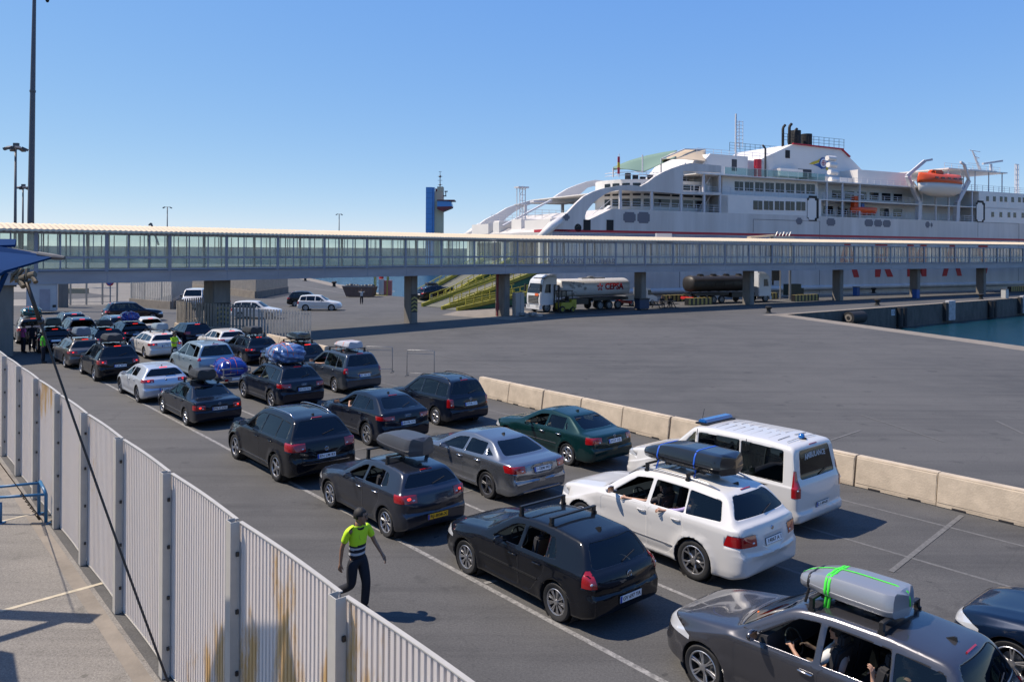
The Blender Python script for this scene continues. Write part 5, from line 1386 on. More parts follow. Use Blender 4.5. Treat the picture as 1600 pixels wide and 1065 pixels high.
tube(bm, [(x-1.2, 4, 25.6), (x+.2, 4, 23.6), (x+1.6, 4, 21.5)], [.12,.2,.3], 6); bar(bm, (x-2.0, 4, 25.6), (x+1.2, 4, 25.5), .1); bar(bm, (x-.7, 4, 24.6), (x+1, 4, 24.3), .1)
bar(bm, (x-2, 4, 21.9), (x+6, 4, 21.9), .3, .5); tube(bm, [(x+4.5, 4, 21.6), (x+4.5, 4, 23.4)], .25, 8); bar(bm, (x+2.0, 4, 23.3), (x+8.0, 4, 24.2), .35, .35)
for k in range(5): bar(bm, (x-.9+k*.5, 4, 25.3-k*.75), (x+.1+k*.5, 4, 24.8-k*.75), .05)
for z in (0,): bar(bm, (x-2.4, 4, 23.2), (x+.6, 4, 23.2), .06)
obj('radar_mast', bm, M_RAILW, ship)
bm = NB(); x = 108; tube(bm, [(x, 5, 17), (x, 5, 24)], .2, 6)
for k in range(7): bar(bm, (x-.6, 5, 18+k), (x+.6, 5, 18+k), .08)
for s_ in (-.6, .6): bar(bm, (x+s_, 5, 17), (x+s_, 5, 24), .1)
obj('lattice_mast', bm, M_RAILW, ship)
# sun sails on the stern deck
M_SAILG = mat('green_sail', (.14,.22,.17), .8); M_SAILC = mat('cream_sail', (.46,.37,.26), .85)
def sail(corners, sag, m, n_=10):
    a, b, c_, d = [Vector(p) for p in corners]; B_ = NB(); vs = []
    for i in range(n_+1):
        row = []
        for j in range(n_+1):
            u, v = i/n_, j/n_; p = (a*(1-u)+b*u)*(1-v)+(d*(1-u)+c_*u)*v; p.z += sag*(4*u*(1-u)*.5-4*v*(1-v)*.35); row.append(B_.verts.new(p))
        vs.append(row)
    for i in range(n_):
        for j in range(n_): B_.faces.new((vs[i][j], vs[i+1][j], vs[i+1][j+1], vs[i][j+1]))
    o = obj('shade_sail', B_, m, ship, True); s_ = o.modifiers.new('t', 'SOLIDIFY'); s_.thickness = .05
def s3(px, py, yo): x, z = sp(px, py, yo); return (x, yo, z)
def sail2(up, lo, y0, y1, m):
    b = NB(); rows = []
    for (u, v) in zip(up, lo):
        p, q_ = Vector(s3(*u, y0)), Vector(s3(*v, y1)); rows.append([b.verts.new(p.lerp(q_, k/6)-Vector((0,0,.35*math.sin(PI*k/6)))) for k in range(7)])
    for i in range(len(rows)-1):
        for k in range(6): b.faces.new((rows[i][k], rows[i+1][k], rows[i+1][k+1], rows[i][k+1]))
    o = obj('shade_sail', b, m, ship, True); o.modifiers.new('t', 'SOLIDIFY').thickness = .05
def dens(pts, n_=4):
    out = []
    for i in range(len(pts)-1):
        for k in range(n_): out.append((pts[i][0]+(pts[i+1][0]-pts[i][0])*k/n_, pts[i][1]+(pts[i+1][1]-pts[i][1])*k/n_))
    return out+[pts[-1]]
sail2(dens([(958,261.5),(984,251),(1010,243.5),(1035,238.5),(1058,235)]), dens([(959,263),(984,265.5),(1004,270),(1030,258),(1055,247)]), 11, 4, M_SAILG)
sail2(dens([(1034,248.5),(1048,240.5),(1066,235),(1084,232.8),(1102,233.5)]), dens([(1034.5,249),(1056,248.5),(1074,249.5),(1090,251),(1104,253)]), 9, 4, M_SAILC)
bm = NB()
for a, b in (((958,262,5),(958,277,5)), ((1004,236+6,3.2),(1004,270,3.2)), ((1033,248,5),(1033,272,5)), ((1102,234,8),(1102,262,8)), ((1102,252,4),(1102,260,4))): bar(bm, s3(*a), s3(*b), .14)
bar(bm, s3(1034,248,5), s3(1070,233,8), .16); bar(bm, s3(1070,233,8), s3(1102,234,9), .16)
obj('sail_pole', bm, M_RAILW, ship)
bm = NB(); rail(bm, 16, 28, 3.0, LT, 1.0, 3, 1.2); tube(bm, [(sp(944,300,8)[0]+5.6+5.4*math.cos(PI+k*PI/16), 8.1+5.4*math.sin(PI+k*PI/16), LT+1.0) for k in range(9)], .05, 5); tube(bm, [(sp(944,300,8)[0]+5.6+5.4*math.cos(PI+k*PI/16), 8.1+5.4*math.sin(PI+k*PI/16), LT+.6) for k in range(9)], .04, 5); obj('stern_railing', bm, M_RAILW, ship)
bm = NB(); x, z = sp(967, 278, 3); bar(bm, (x, 3, LT), (x, 3, LT+3.3), .08); p_ = obj('flag_pole', bm, M_RAILW, ship); bm = NB(); bbox(bm, x-.25, x+.12, 2.95, 3.0, LT+.5, LT+2.9); bm2 = NB(); bbox(bm2, x-.26, x+.13, 2.94, 3.01, LT+1.4, LT+2.1); obj('flag', bm, M_SRED, p_); obj('flag_band', bm2, M_EY, p_)
bm = NB()
for k in range(9): x = 15+k*1.3; bbox(bm, x, x+.6, 4.5, 5.1, LT, LT+.9-.2*(k%3))
obj('deck_chair', bm, M_SDARK, ship)
# transom: stern opening, ramp housings and mooring gear
bm = NB()
for y0, y1, z0, z1, x0 in ((1, 8, 8.9, 10.6, 1), (10, 13, 8.9, 10.9, 1.5), (15, 17, 8.9, 10.6, .5), (18, 24, 8.9, 10.4, .2), (20, 22, 8.9, 11.0, 3), (4, 6, 9.5, 10.9, 3)): bbox(bm, x0-.6, x0+3.0, y0, y1, z0, z1)
obj('mooring_house', bm, M_HULL2, ship)
bm = NB()
for y0, y1 in ((3, 11), (13.5, 22)): bbox(bm, -.36, -.29, y0, y1, 1.2, 7.6)
obj('stern_opening', bm, M_SDARK, ship)
bm = NB()
for y in (1.2, 12.2, 24): bar(bm, (-.7, y, -1), (-.7, y, 8.6), .5, .5)
obj('stern_column', bm, M_HULL2, ship)
x_, z_ = sp(812, 330, 12); bm = NB()
for dx, dy in ((0,0),(.9,0),(0,.9),(.9,.9)): bar(bm, (x_+dx, 12+dy, 9), (x_+dx, 12+dy, 15.5), .09)
for k in range(8): bar(bm, (x_, 12, 9.6+k*.8), (x_+.9, 12, 9.6+k*.8), .07); bar(bm, (x_, 12, 9.6+k*.8), (x_+.9, 12.9, 10.2+k*.8), .05)
bbox(bm, x_-.4, x_+1.3, 11.6, 13, 15.4, 15.6); bbox(bm, x_-.4, x_+1.3, 11.6, 13, 13.0, 13.1); obj('stern_mast', bm, M_RAILW, ship)
bm = NB(); rail(bm, 2, 14, 22, 10.8, 1.2, 3, 1.2); rail(bm, 4, 16, 16, 11.4, 1.2, 3, 1.2); bar(bm, (0, 14, 10), (8, 14, 14), .5, .2); bar(bm, (9.5, 25, 9.5), (9.5, 25, 14), .4); bar(bm, (16.5, 25, 9.5), (16.5, 25, 15), .4); bar(bm, (8, 20, 14.1), (16, 20, 14.1), 1.2, .3); obj('stern_gear', bm, M_RAILW, ship)
bm = NB()
for px, py in ((903,356),(917,354),(953,354)): x, z = sp(px, py); tube(bm, [(x, -.02, z), (x, .3, z)], .55, 12); 
for px, py in ((917,354),(953,354)): x, z = sp(px, py); bbox(bm, x-.55, x+.55, -.05, .3, z-.5, z+.9)
obj('fairlead', bm, M_SOOT, hull, False)
# lettering on the side
for ch, px in (('A', 1324), ('R', 1379), ('M', 1432.5), ('A', 1487.5), ('S', 1535)):
    tm = text_mesh(ch, 8.2, .01, .30); x = sp(px, 425)[0]
    for v in tm.vertices: v.co = Vector((x+v.co.x*.85, -.03-v.co.z, 5.2+v.co.y*.98))
    link('hull_letter', tm, hull, M_LRED)
tm = text_mesh('VOLCAN DE TINAMAR', 1.15, .01, .02); x0 = sp(856, 408)[0]; x1 = sp(962, 408)[0]; wd = max(v.co.x for v in tm.vertices)-min(v.co.x for v in tm.vertices)
for v in tm.vertices: v.co = Vector(((x0+x1)/2+v.co.x*(x1-x0)/wd, -.03-v.co.z, 5.0+v.co.y))
link('hull_lettering', tm, hull, M_SBLUE)
# davits
for xd, lean in ((72.2, 1), (82.4, -1)):
    bm = NB()
    bar(bm, (xd, .4, 12.1), (xd, .3, 15.2), .75, .7); bar(bm, (xd, .3, 15.2), (xd-lean*3.2, .2, 19.4), .55, .6); bar(bm, (xd-lean*3.2, .2, 19.4), (xd-lean*.2, -.9, 22.0), .4, .5); bar(bm, (xd-lean*.2, -.9, 22.0), (xd+lean*1.3, -1.2, 22.3), .3, .35)
    tube(bm, [(xd+.5, .2, 12.5), (xd+.7, .2, 16.5), (xd-lean*1.8, .2, 18.6)], .16, 6)
    obj('davit', bm, M_RAILW, ship)
# lifeboat (hangs in its davits) and rescue boat
lbx, lbz = sp(1466, 287, -1)
lb = empty('lifeboat', Vector((SH0.x, SH0.y, 0))+Vector((FB.x, FB.y, 0))*lbx-FI*1.3+Vector((0,0,17.2)), SANG); tag(lb, 'orange and white enclosed lifeboat hanging high on the side of the ferry', 'lifeboat')
def boat_body(L_, prof_fn, seg=14):
    b = NB(); rings = []
    for i in range(17):
        t = -1+2*i/16; w_ = (1-abs(t)**2.6)**.6 if abs(t) < 1 else 0; rings.append([b.verts.new((t*L_/2, y*max(w_, .03), z*(1 if z > 0 else max(.35, w_)))) for y, z in prof_fn])
    for i in range(16):
        for k in range(len(prof_fn)): b.faces.new((rings[i][k], rings[i+1][k], rings[i+1][(k+1)%len(prof_fn)], rings[i][(k+1)%len(prof_fn)]))
    b.faces.new(rings[0]); b.faces.new(rings[-1][::-1]); bmesh.ops.recalc_face_normals(b, faces=b.faces); return b
obj('hull', boat_body(10.8, [(-1.7,1.2),(-1.6,.3),(-1.1,-.7),(0,-1.2),(1.1,-.7),(1.6,.3),(1.7,1.2)]), mat('boat_white', (.55,.53,.50), .5), lb, True)
obj('canopy', boat_body(11.0, [(-1.78,1.1),(-1.8,1.6),(-1.45,2.3),(-.6,2.75),(.6,2.75),(1.45,2.3),(1.8,1.6),(1.78,1.1)]), M_ORNG, lb, True)
bm = NB(); bbox(bm, -2.4, .2, -.7, .7, 2.5, 3.35); bmesh.ops.bevel(bm, geom=list(bm.edges), offset=.25, segments=2, affect='EDGES'); obj('wheelhouse', bm, M_ORNG, lb)
bm = NB()
for x in (-3.2, -1.6, 0, 1.6, 3.2): bbox(bm, x-.35, x+.35, -1.75, -1.6, 1.75, 2.0)
obj('window', bm, M_SWIN, lb)
rbx, _ = sp(1350, 333, .8)
rb = empty('rescue_boat', Vector((SH0.x, SH0.y, 0))+Vector((FB.x, FB.y, 0))*rbx+FI*.9+Vector((0,0,13.1)), SANG); tag(rb, 'small open orange rescue boat stowed on the side deck of the ferry', 'boat')
obj('hull', boat_body(6.0, [(-1.1,.7),(-1.0,.1),(-.6,-.3),(0,-.5),(.6,-.3),(1.0,.1),(1.1,.7),(.8,.75),(-.8,.75)]), M_ORNG, rb, True)
bm = NB(); bbox(bm, -2.6, -1.4, -.4, .4, .6, 2.5); obj('console', bm, M_ORNG, rb); bm = NB(); bbox(bm, -.9, -.2, -.35, .35, .6, 1.4); obj('engine_box', bm, M_EB, rb)
bm = NB(); bar(bm, (-3.3, 1.2, -1), (-3.3, 1.2, 3.2), .25); bar(bm, (-3.3, 1.2, 3.2), (0, 0, 2.8), .2); obj('crane_arm', bm, M_RAILW, rb)

# ------------------------------------------------------------------ link ramps at the stern
M_RYEL = mat('ramp_yellow', (.38,.34,.035), .6, noise=.35, nscale=1.5); M_RGRN = mat('ramp_green', (.02,.13,.07), .55, noise=.3, nscale=1); M_RDECK = mat('ramp_deck', (.13,.13,.10), .8, noise=.3, nscale=2)
def ramp(label, foot, top, wd, deep, rails_h=1.1, zfoot=.05):
    foot = Vector((foot[0], foot[1], 0)); top = Vector(top); d = Vector((top.x-foot.x, top.y-foot.y, 0)); L_ = d.length; d.normalize(); H_ = top.z
    root = empty('boarding_ramp', foot, math.atan2(d.y, d.x)); tag(root, label, 'ramp')
    z = lambda x: zfoot+(H_-zfoot)*x/L_
    bm = NB(); quad(bm, (0,-wd/2,z(0)), (L_,-wd/2,z(L_)), (L_,wd/2,z(L_)), (0,wd/2,z(0))); o = obj('deck', bm, M_RDECK, root); s_ = o.modifiers.new('t', 'SOLIDIFY'); s_.thickness = .1; s_.offset = -1
    bm = NB()
    for sg in (-1, 1): prism(bm, [(1.5, z(1.5)-.12), (L_, z(L_)-.12), (L_, z(L_)-deep), (L_*.55, z(L_*.55)-deep*.8), (1.5, z(1.5)-.16)], sg*wd/2-.06, sg*wd/2+.06)
    obj('side_girder', bm, M_RGRN, root)
    bm = NB()
    for sg in (-1, 1): bar(bm, (-.3, sg*(wd/2+.05), z(0)+.12), (L_, sg*(wd/2+.05), z(L_)+.28), .22, .42)
    obj('kerb_beam', bm, M_RYEL, root)
    bm = NB()
    for sg in (-1, 1):
        for h_ in (.55, 1.1): bar(bm, (1.0, sg*(wd/2+.1), z(1)+h_), (L_, sg*(wd/2+.1), z(L_)+h_+.1), .07)
        x = 1.0
        while x < L_: bar(bm, (x, sg*(wd/2+.1), z(x)), (x, sg*(wd/2+.1), z(x)+1.15), .07); x += 1.3
    obj('handrail', bm, M_RYEL, root)
    return root
ramp('near green and yellow vehicle ramp rising to the ferry stern', (-8.6, 88.5), (3.2, 102.5, 4.0), 3.6, 2.3)
ramp('far green and yellow vehicle ramp with a dark car on it', (-10.6, 95.5), (-2.0, 110.0, 5.0), 4.2, 1.2)
ramp('low yellow edged ramp flap lying on the quay in front of the vehicle ramps', (-6.5, 84.5), (1.2, 93.5, 1.2), 2.2, .8)
# ------------------------------------------------------------------ control tower, masts, lamps
M_TGL = mat('tower_blue_glass', (.06,.24,.52), .25); M_TCON = mat('tower_concrete', (.60,.48,.32), .8, noise=.1, nscale=.3); M_TRED = mat('tower_red', (.20,.03,.03), .6)
M_GALV = mat('galvanised', (.10,.10,.105), .5, .5); M_GALVL = mat('galvanised_pale', (.28,.28,.28), .5, .5)
tw = empty('control_tower', at(680, 388, 380)*1.0); tw.location.z = 0; tag(tw, 'harbour control tower of blue glass and tan concrete with a jutting dark cabin', 'tower')
k_ = 380/1230.0
bm = NB(); bbox(bm, -14*k_, -4.2*k_, -3, 3, 0, 36.8); bbox(bm, -4.2*k_, -1*k_, -2, 3.2, 0, 36.8); o = obj('glass_slab', bm, M_TGL, tw)
bm = NB()
for k in range(14): bbox(bm, -14.05*k_, -4.15*k_, -3.03, -2.98, 2.5*k+1.5, 2.5*k+1.6)
obj('floor_line', bm, mat('tower_line', (.02,.07,.17), .4), o)
bm = NB(); bbox(bm, -1*k_, 12*k_, -1.5, 4, 0, 34.8); bbox(bm, 3*k_, 12*k_, -1.6, 3.8, 34.8, 37.2); obj('concrete_shaft', bm, M_TCON, tw)
bm = NB(); bbox(bm, .5*k_, 2.6*k_, -1.62, 1, 34.8, 36.2); obj('red_railing', bm, M_TRED, tw)
bm = NB(); prism(bm, [(4*k_,27.2),(27*k_,27.6),(25*k_,29.9),(4*k_,30.4)], -4.5, 4.5); obj('cabin', bm, M_TGL, tw)
bm = NB(); prism(bm, [(4*k_,26.3),(12*k_,25.2),(26*k_,27.0),(27*k_,27.6),(4*k_,27.4)], -4.7, 4.7); bbox(bm, 4*k_, 31*k_, -5, 5, 30.2, 30.7); obj('cabin_slab', bm, M_TRED, tw)
bm = NB(); tube(bm, [(7*k_, 0, 37), (7*k_, 0, 42.5), (7*k_, 0, 44.8)], [.28,.16,.07], 6)
for z, w_ in ((38.2, 1.6), (40.3, 1.6), (42.2, 1.6), (44.4, 1.0)): bar(bm, (7*k_-w_/1.4, 0, z), (7*k_+w_/1.4, 0, z), .16)
sphere(bm, (7*k_, 0, 42.2), .6, seg=8); sphere(bm, (7*k_, 0, 38.2), .5, seg=8); obj('antenna_mast', bm, M_GALV, tw)
bm = NB(); bar(bm, (12*k_, 0, 32.8), (17*k_, 0, 32.8), .5); bar(bm, (16*k_, 0, 32.8), (16*k_, 0, 35), .4); bar(bm, (14*k_, 0, 35), (19*k_, 0, 35), .5); obj('radar', bm, M_GALV, tw)
# tall mast with the dome camera
mst = empty('light_mast', at(47.5, 445, 80)); mst.location.z = 0; tag(mst, 'very tall tapering grey mast with a small dome camera, rising past the top edge', 'mast')
bm = NB(); tube(bm, [(0,0,0),(0,0,10),(.12,0,22.6),(.25,0,34),(.3,0,40)], [.34,.31,.24,.15,.12], 14); obj('shaft', bm, mat('mast_grey', (.10,.10,.11), .5, .3), mst, True)
bm = NB(); tube(bm, [(.115,0,22.2),(.117,0,22.4)], [.29,.29], 14); obj('flange', bm, M_GALV, mst)
bm = NB(); bar(bm, (.25,0,33.4), (1.5,0,33.4), .06); bar(bm, (1.28,0,33.4), (1.28,0,31.9), .05); bar(bm, (1.28,0,32.0), (1.6,0,32.0), .04); a_ = obj('camera_arm', bm, M_GALV, mst)
bm = NB(); sphere(bm, (1.55,0,31.55), .2, .9, .9, 1.2, 10); tube(bm, [(1.55,0,31.6),(1.55,0,31.95)], [.18,.12], 10); obj('dome_camera', bm, M_SOOT, a_, True)
def lamp_mast(label, px, ytop, Y, n_, rad, arm, grp='floodlight masts on the skyline'):
    p = at(px, ytop, Y); z = p.z; p.z = 0; o = empty('floodlight_mast', p); tag(o, label, 'lamp post', grp)
    bm = NB(); tube(bm, [(0,0,0),(0,0,z)], [rad*1.6, rad], 8); obj('pole', bm, M_GALV, o, True)
    for k in range(n_):
        a = 2*PI*k/n_+.3; bm = NB(); x, y = math.cos(a)*arm, math.sin(a)*arm
        bar(bm, (0,0,z-.1), (x,y,z-.1), rad*.8); box(bm, (x,y,z-.25), (rad*5, rad*5, rad*2.2), Matrix.Rotation(a, 3, 'Z') @ Matrix.Rotation(R(25), 3, 'Y')); obj('floodlight', bm, M_GALV, o)
    if n_ > 3:
        bm = NB(); bbox(bm, -rad*2, rad*3, -.2, .2, z, z+arm*.5); obj('winch_head', bm, M_GALV, o)
lamp_mast('floodlight mast with a ring of lamps left of the tall mast', 24.5, 230, 130, 6, .17, 1.35)
lamp_mast('smaller floodlight mast with a ring of lamps just beside the tall mast', 36, 292, 190, 6, .17, 1.3)
lamp_mast('thin mast with a T shaped lamp head above the left half of the footbridge', 261.5, 323, 220, 2, .13, .9)
lamp_mast('thin mast with a T shaped lamp head above the middle of the footbridge', 530, 334, 260, 2, .13, .8)
bm = NB(); p = at(240, 350, 300); z = p.z; p.z = 0; bar(bm, (2,0,z-8), (-1,0,z+.3), .6); bar(bm, (-1,0,z+.3), (-1.8,0,z-.5), .5); o = obj('crane', bm, M_GALV); o.location = p; tag(o, 'tip of a dark harbour crane peeking over the footbridge roof', 'crane')

# ------------------------------------------------------------------ blue canopy, its stay cable and the chained guy
M_BLUEC = mat('blue_canopy', (.003,.030,.11), .9, noise=.12, nscale=3, spec=.1); M_ROPE = mat('dark_steel_rope', (.05,.042,.036), .5, .6); M_BRONZE = mat('weathered_shackle', (.12,.10,.07), .5, .6)
can = empty('blue_canopy', (-7.6, 9.2, 0)); tag(can, 'corner of a dark blue canopy pulled down by a long steel cable', 'canopy')
def W3(px, py, Y): return at(px, py, Y)-Vector((-7.6, 9.2, 0))
def sheet(pts, m, name, th=.03):
    b = NB(); vs = [b.verts.new(p) for p in pts]
    for i in range(1, len(pts)-1): b.faces.new((vs[0], vs[i], vs[i+1]))
    o = obj(name, b, m, can); s_ = o.modifiers.new('t', 'SOLIDIFY'); s_.thickness = th; return o
sheet([W3(-150,380,9.6), W3(-20,383,9.3), W3(84,401,9.0), W3(85,403,9.0), W3(9,426,8.7), W3(-60,470,8.6), W3(-150,560,8.8)], M_BLUEC, 'front_panel')
sheet([W3(-60,376,9.9), W3(26,377,9.8), W3(24,386,9.6), W3(-40,388,9.5)], M_BLUEC, 'upper_flap')
sheet([W3(-150,378,9.8), W3(-20,381,9.4), W3(84,400,9.05), W3(-20,396,10.6), W3(-150,392,11.5)], M_BLUEC, 'top_panel')
sheet([W3(9,426,8.7), W3(4,424,8.9), W3(-10,470,9.1), W3(-50,560,9.3), W3(-60,530,8.9)], M_BLUEC, 'side_panel')
bm = NB(); tube(bm, [W3(60,397,9.05), W3(85,401.5,9.0), W3(101,403,8.98)], [.03,.035,.02], 8); tube(bm, [W3(20,390,9.3), W3(85,400,9.05)], .02, 6); obj('corner_spar', bm, M_GALV, can)
bm = NB(); S1, S2 = W3(36,425,8.8), W3(46,440,8.8)
for dx in (-8, 0, 14):
    tube(bm, [W3(36+dx*.5,420,8.78), W3(28+dx,430,8.75), W3(26+dx,440,8.75), W3(32+dx*1.1,436+dx*.3,8.75)], .022, 8)
tube(bm, [W3(25,437,8.75), W3(40,433,8.75)], .035, 8); tube(bm, [W3(45,431,8.75), W3(55,428,8.75)], .035, 8); tube(bm, [W3(30,437,8.75), W3(37,448,8.7)], .03, 8); tube(bm, [W3(50,430,8.75), W3(56,441,8.7)], .026, 8)
obj('shackle', bm, M_BRONZE, can, True)
# the cable runs down to the yard beyond the lower edge of the picture
c0 = W3(40,436,8.75); c1 = Vector((-2.99, 8.41, .03))-Vector((-7.6,9.2,0)); mid = [c0.lerp(c1, t)+Vector((0,0,-.10*4*t*(1-t))) for t in [k/14 for k in range(15)]]
bm = NB(); tube(bm, mid, .0125, 8); tube(bm, [mid[0], mid[1]], .021, 8); tube(bm, [mid[1], mid[1].lerp(mid[2], .1)], .028, 8); obj('stay_cable', bm, M_ROPE, can, True)
# second guy, over the yard, with the beam that throws the shadow at the lower left
gy = empty('canopy_guy', gp(66, 816)); tag(gy, 'thin chain guy with turnbuckle anchored to the yard beside the blue hoop rail', 'cable')
G0 = Vector(gy.location); GT = Vector((-11.0, 13.9, 5.2))-G0
bm = NB(); tube(bm, [Vector((0,0,.05)), GT], .010, 6); obj('chain_line', bm, M_ROPE, gy)
bm = NB(); dgy = GT.normalized()
for k in range(7): c_ = dgy*(.35+k*.13); tube(bm, [c_-dgy*.05+Vector((.03*(k%2),0,0)), c_+Vector((.035,0,0)), c_+dgy*.05, c_-Vector((.035,0,0)), c_-dgy*.05], .012, 5)
tube(bm, [dgy*.15, dgy*.33], .03, 8); obj('turnbuckle', bm, M_ROPE, gy)
bm = NB(); box(bm, (0,0,.02), (.35,.35,.04)); obj('anchor_plate', bm, M_CONC, gy)
bmb = empty('canopy_beam', (-11.0, 13.9, 0)); tag(bmb, 'steel beam and blue canopy wing beyond the left edge shading the yard', 'canopy')
bm = NB(); bar(bm, (.15,.1,5.25), (-6,.6,5.5), .34, .3); tube(bm, [(-.2,0,5.1), (-.9,-.9,4.9), (-1.6,-1.8,4.8)], .12, 6); obj('beam', bm, M_GALV, bmb)
b = NB(); vs = [b.verts.new(p) for p in ((-.9,-.9,4.9), (-.2,-1.1,4.9), (.45,-2.0,4.9), (.6,-4.2,4.9), (-5,-6,5.2), (-5,-.9,5.4))]; b.faces.new(vs); o = obj('wing', b, M_BLUEC, bmb); s_ = o.modifiers.new('t', 'SOLIDIFY'); s_.thickness = .03
# blue hoop rail
M_BRAIL = mat('blue_rail_paint', (.02,.13,.28), .4, noise=.25, nscale=8)
hr = empty('hoop_rail', gp(64, 822)); tag(hr, 'blue tubular hoop rail standing in the yard at the left edge', 'handrail'); H0 = Vector(hr.location)
A0 = gp(73, 812)-H0; A1_ = gp(58, 795)-H0
def hp(px, py, Y): return at(px, py, Y)-H0
Ya = gp(73, 818).y; Yb = gp(61, 803).y
bm = NB(); t1 = hp(72, 765, Ya); t0 = hp(61, 752, Yb); b1 = Vector((t1.x, t1.y, 0)); b0 = Vector((t0.x, t0.y, 0))
tube(bm, [b1, t1-Vector((0,0,.12)), t1+Vector((-.03,0,-.02)), t0+Vector((.03,0,0)), t0-Vector((0,0,.10)), b0], .038, 8)
e0 = hp(-40, 779, Ya); tube(bm, [t1-Vector((0,0,.1)), e0], .033, 8); e1 = hp(-40, 764, Yb); tube(bm, [t0-Vector((0,0,.03)), e1], .033, 8)
q_ = hp(1, 783, Ya); tube(bm, [q_-Vector((0,0,.02)), Vector((q_.x, q_.y, 0))], .033, 8)
obj('rail_frame', bm, M_BRAIL, hr, True)
bm = NB()
for p in (b1, b0, Vector((q_.x, q_.y, 0))): box(bm, p+Vector((0,0,.015)), (.16,.16,.03))
obj('base_plate', bm, M_BRAIL, hr)
# ------------------------------------------------------------------ hurdles on the apron
for px, py, lab, an in ((592, 578, 'tubular metal hurdle behind the minivan with the pale roof box', .12), (657, 585, 'tubular metal hurdle on the open apron, nearer of the two', .05)):
    o = empty('metal_hurdle', gp(px, py+3), an-.25); tag(o, lab, 'hurdle'); bm = NB()
    tube(bm, [(-.72,0,.04),(-.72,0,1.28),(-.68,0,1.32),(.68,0,1.32),(.72,0,1.28),(.72,0,.04)], .018, 6); tube(bm, [(-.72,0,1.14),(.72,0,1.14)], .012, 6); tube(bm, [(-.72,0,.16),(.72,0,.16)], .012, 6); obj('frame', bm, M_GALVL, o, True)
    bm = NB()
    for x in (-.72, .72): tube(bm, [(x,-.28,.015),(x,-.2,.05),(x,.2,.05),(x,.28,.015)], .016, 6)
    obj('foot', bm, M_GALV, o, True)
# ------------------------------------------------------------------ quayside things
def bollard(px, py, lab, s_=1.0, p=None):
    o = empty('mooring_bollard', p or gp(px, py)); tag(o, lab, 'bollard', 'mooring bollards on the quay edges'); bm = NB()
    lathe(bm, [(.001,0),(.34*s_,0),(.34*s_,.06),(.22*s_,.12),(.2*s_,.42*s_),(.36*s_,.55*s_),(.36*s_,.66*s_),(.2*s_,.74*s_),(.001,.74*s_)], 16, 'Z'); bmesh.ops.recalc_face_normals(bm, faces=bm.faces); obj('casting', bm, M_SOOT, o, True, 40)
    bm = NB(); bbox(bm, -.45*s_, .45*s_, -.45*s_, .45*s_, 0, .03); obj('base_plate', bm, M_GALV, o)
bollard(1201, 489, 'black bollard at the corner where the apron meets the far quay'); bollard(1371, 477, 'black bollard midway along the far quay edge', 1.1); bollard(1533, 467.5, 'black bollard on the far quay edge near the right', 1.1)
bollard(477, 439, 'small bollard far away on the left quay', 1.2); bollard(522, 448, 'bollard on the left quay near the brown barge', 1.3)
bollard(1365, 458, 'bollard by the ferry side behind the footbridge pillars', 1.2); bollard(1495, 452.5, 'bollard by the ferry near the last footbridge pillar', 1.2)
# tyre fenders and white rubbing pads on the far quay wall
def wall_pt(px): 
    # point of the far quay front above this bearing
    u = (px-800)/1230.0; t = (CORN.x-u*CORN.y)/(u*FQ.y-FQ.x); return CORN+FQ*t
wang = math.atan2(FQ.y, FQ.x)
for px, lab in ((1482, 'white rubbing pad on the far quay wall'), (1597, 'white rubbing pad on the quay wall at the right edge')):
    p = wall_pt(px); o = empty('fender_pad', (p.x, p.y, 0), wang); tag(o, lab, 'fender'); bm = NB(); bbox(bm, -.85, .85, -.55, -.02, -2.2, .35); bmesh.ops.bevel(bm, geom=list(bm.edges), offset=.05, segments=1, affect='EDGES'); obj('pad', bm, mat('scuffed_white', (.42,.43,.45), .7, noise=.5, nscale=3), o); bm = NB(); bbox(bm, -1.5, -.9, -.45, -.02, -2.2, .1); obj('rubber_block', bm, M_RUB, o)
p = wall_pt(1325); o = empty('tyre_fender', (p.x, p.y, 0), wang); tag(o, 'roll shaped black rubber fender with a pale end on the far quay wall', 'fender'); bm = NB(); tube(bm, [(-1.1,-.75,-.75),(1.6,-.75,-.75)], .68, 20); obj('roller', bm, M_RUB, o, True, 40); bm = NB(); tube(bm, [(-1.13,-.75,-.75),(-1.09,-.75,-.75)], .42, 16); obj('hub', bm, M_CONC, o); bm = NB(); tube(bm, [(-1.16,-.75,-.75),(-1.12,-.75,-.75)], .2, 12); obj('hub_hole', bm, M_SOOT, o)
for px in (1403, 1545):
    p = wall_pt(px); o = empty('rubber_fender', (p.x, p.y, 0), wang); tag(o, 'upright black rubber fender on the far quay wall, '+('left' if px < 1450 else 'right')+' of the white pad', 'fender'); bm = NB(); tube(bm, [(0,-.3,-2.4),(0,-.3,-.1)], .35, 12); tube(bm, [(1.0,-.3,-2.4),(1.0,-.3,-.1)], .35, 12); obj('cylinder', bm, M_RUB, o, True, 40)
for px, py, tx in ((1396, 482.5, '13'), (1555, 473, '12')):
    p = wall_pt(px); o = empty('berth_number', (p.x, p.y, 0), wang); tag(o, 'small berth number plate %s painted on the far quay wall' % ('left of the white pad' if px < 1450 else 'right of the white pad'), 'number plate'); bm = NB(); bbox(bm, -.4, .4, -.03, 0, -1.0, -.3); obj('plate', bm, M_CHROME if 0 else mat('plate_pale', (.4,.45,.5), .6), o)
    tm = text_mesh(tx, .6, .002, .01)
    for v in tm.vertices: v.co = Vector((v.co.x, -.035-v.co.z, -.65+v.co.y))
    link('digits', tm, o, M_INK)
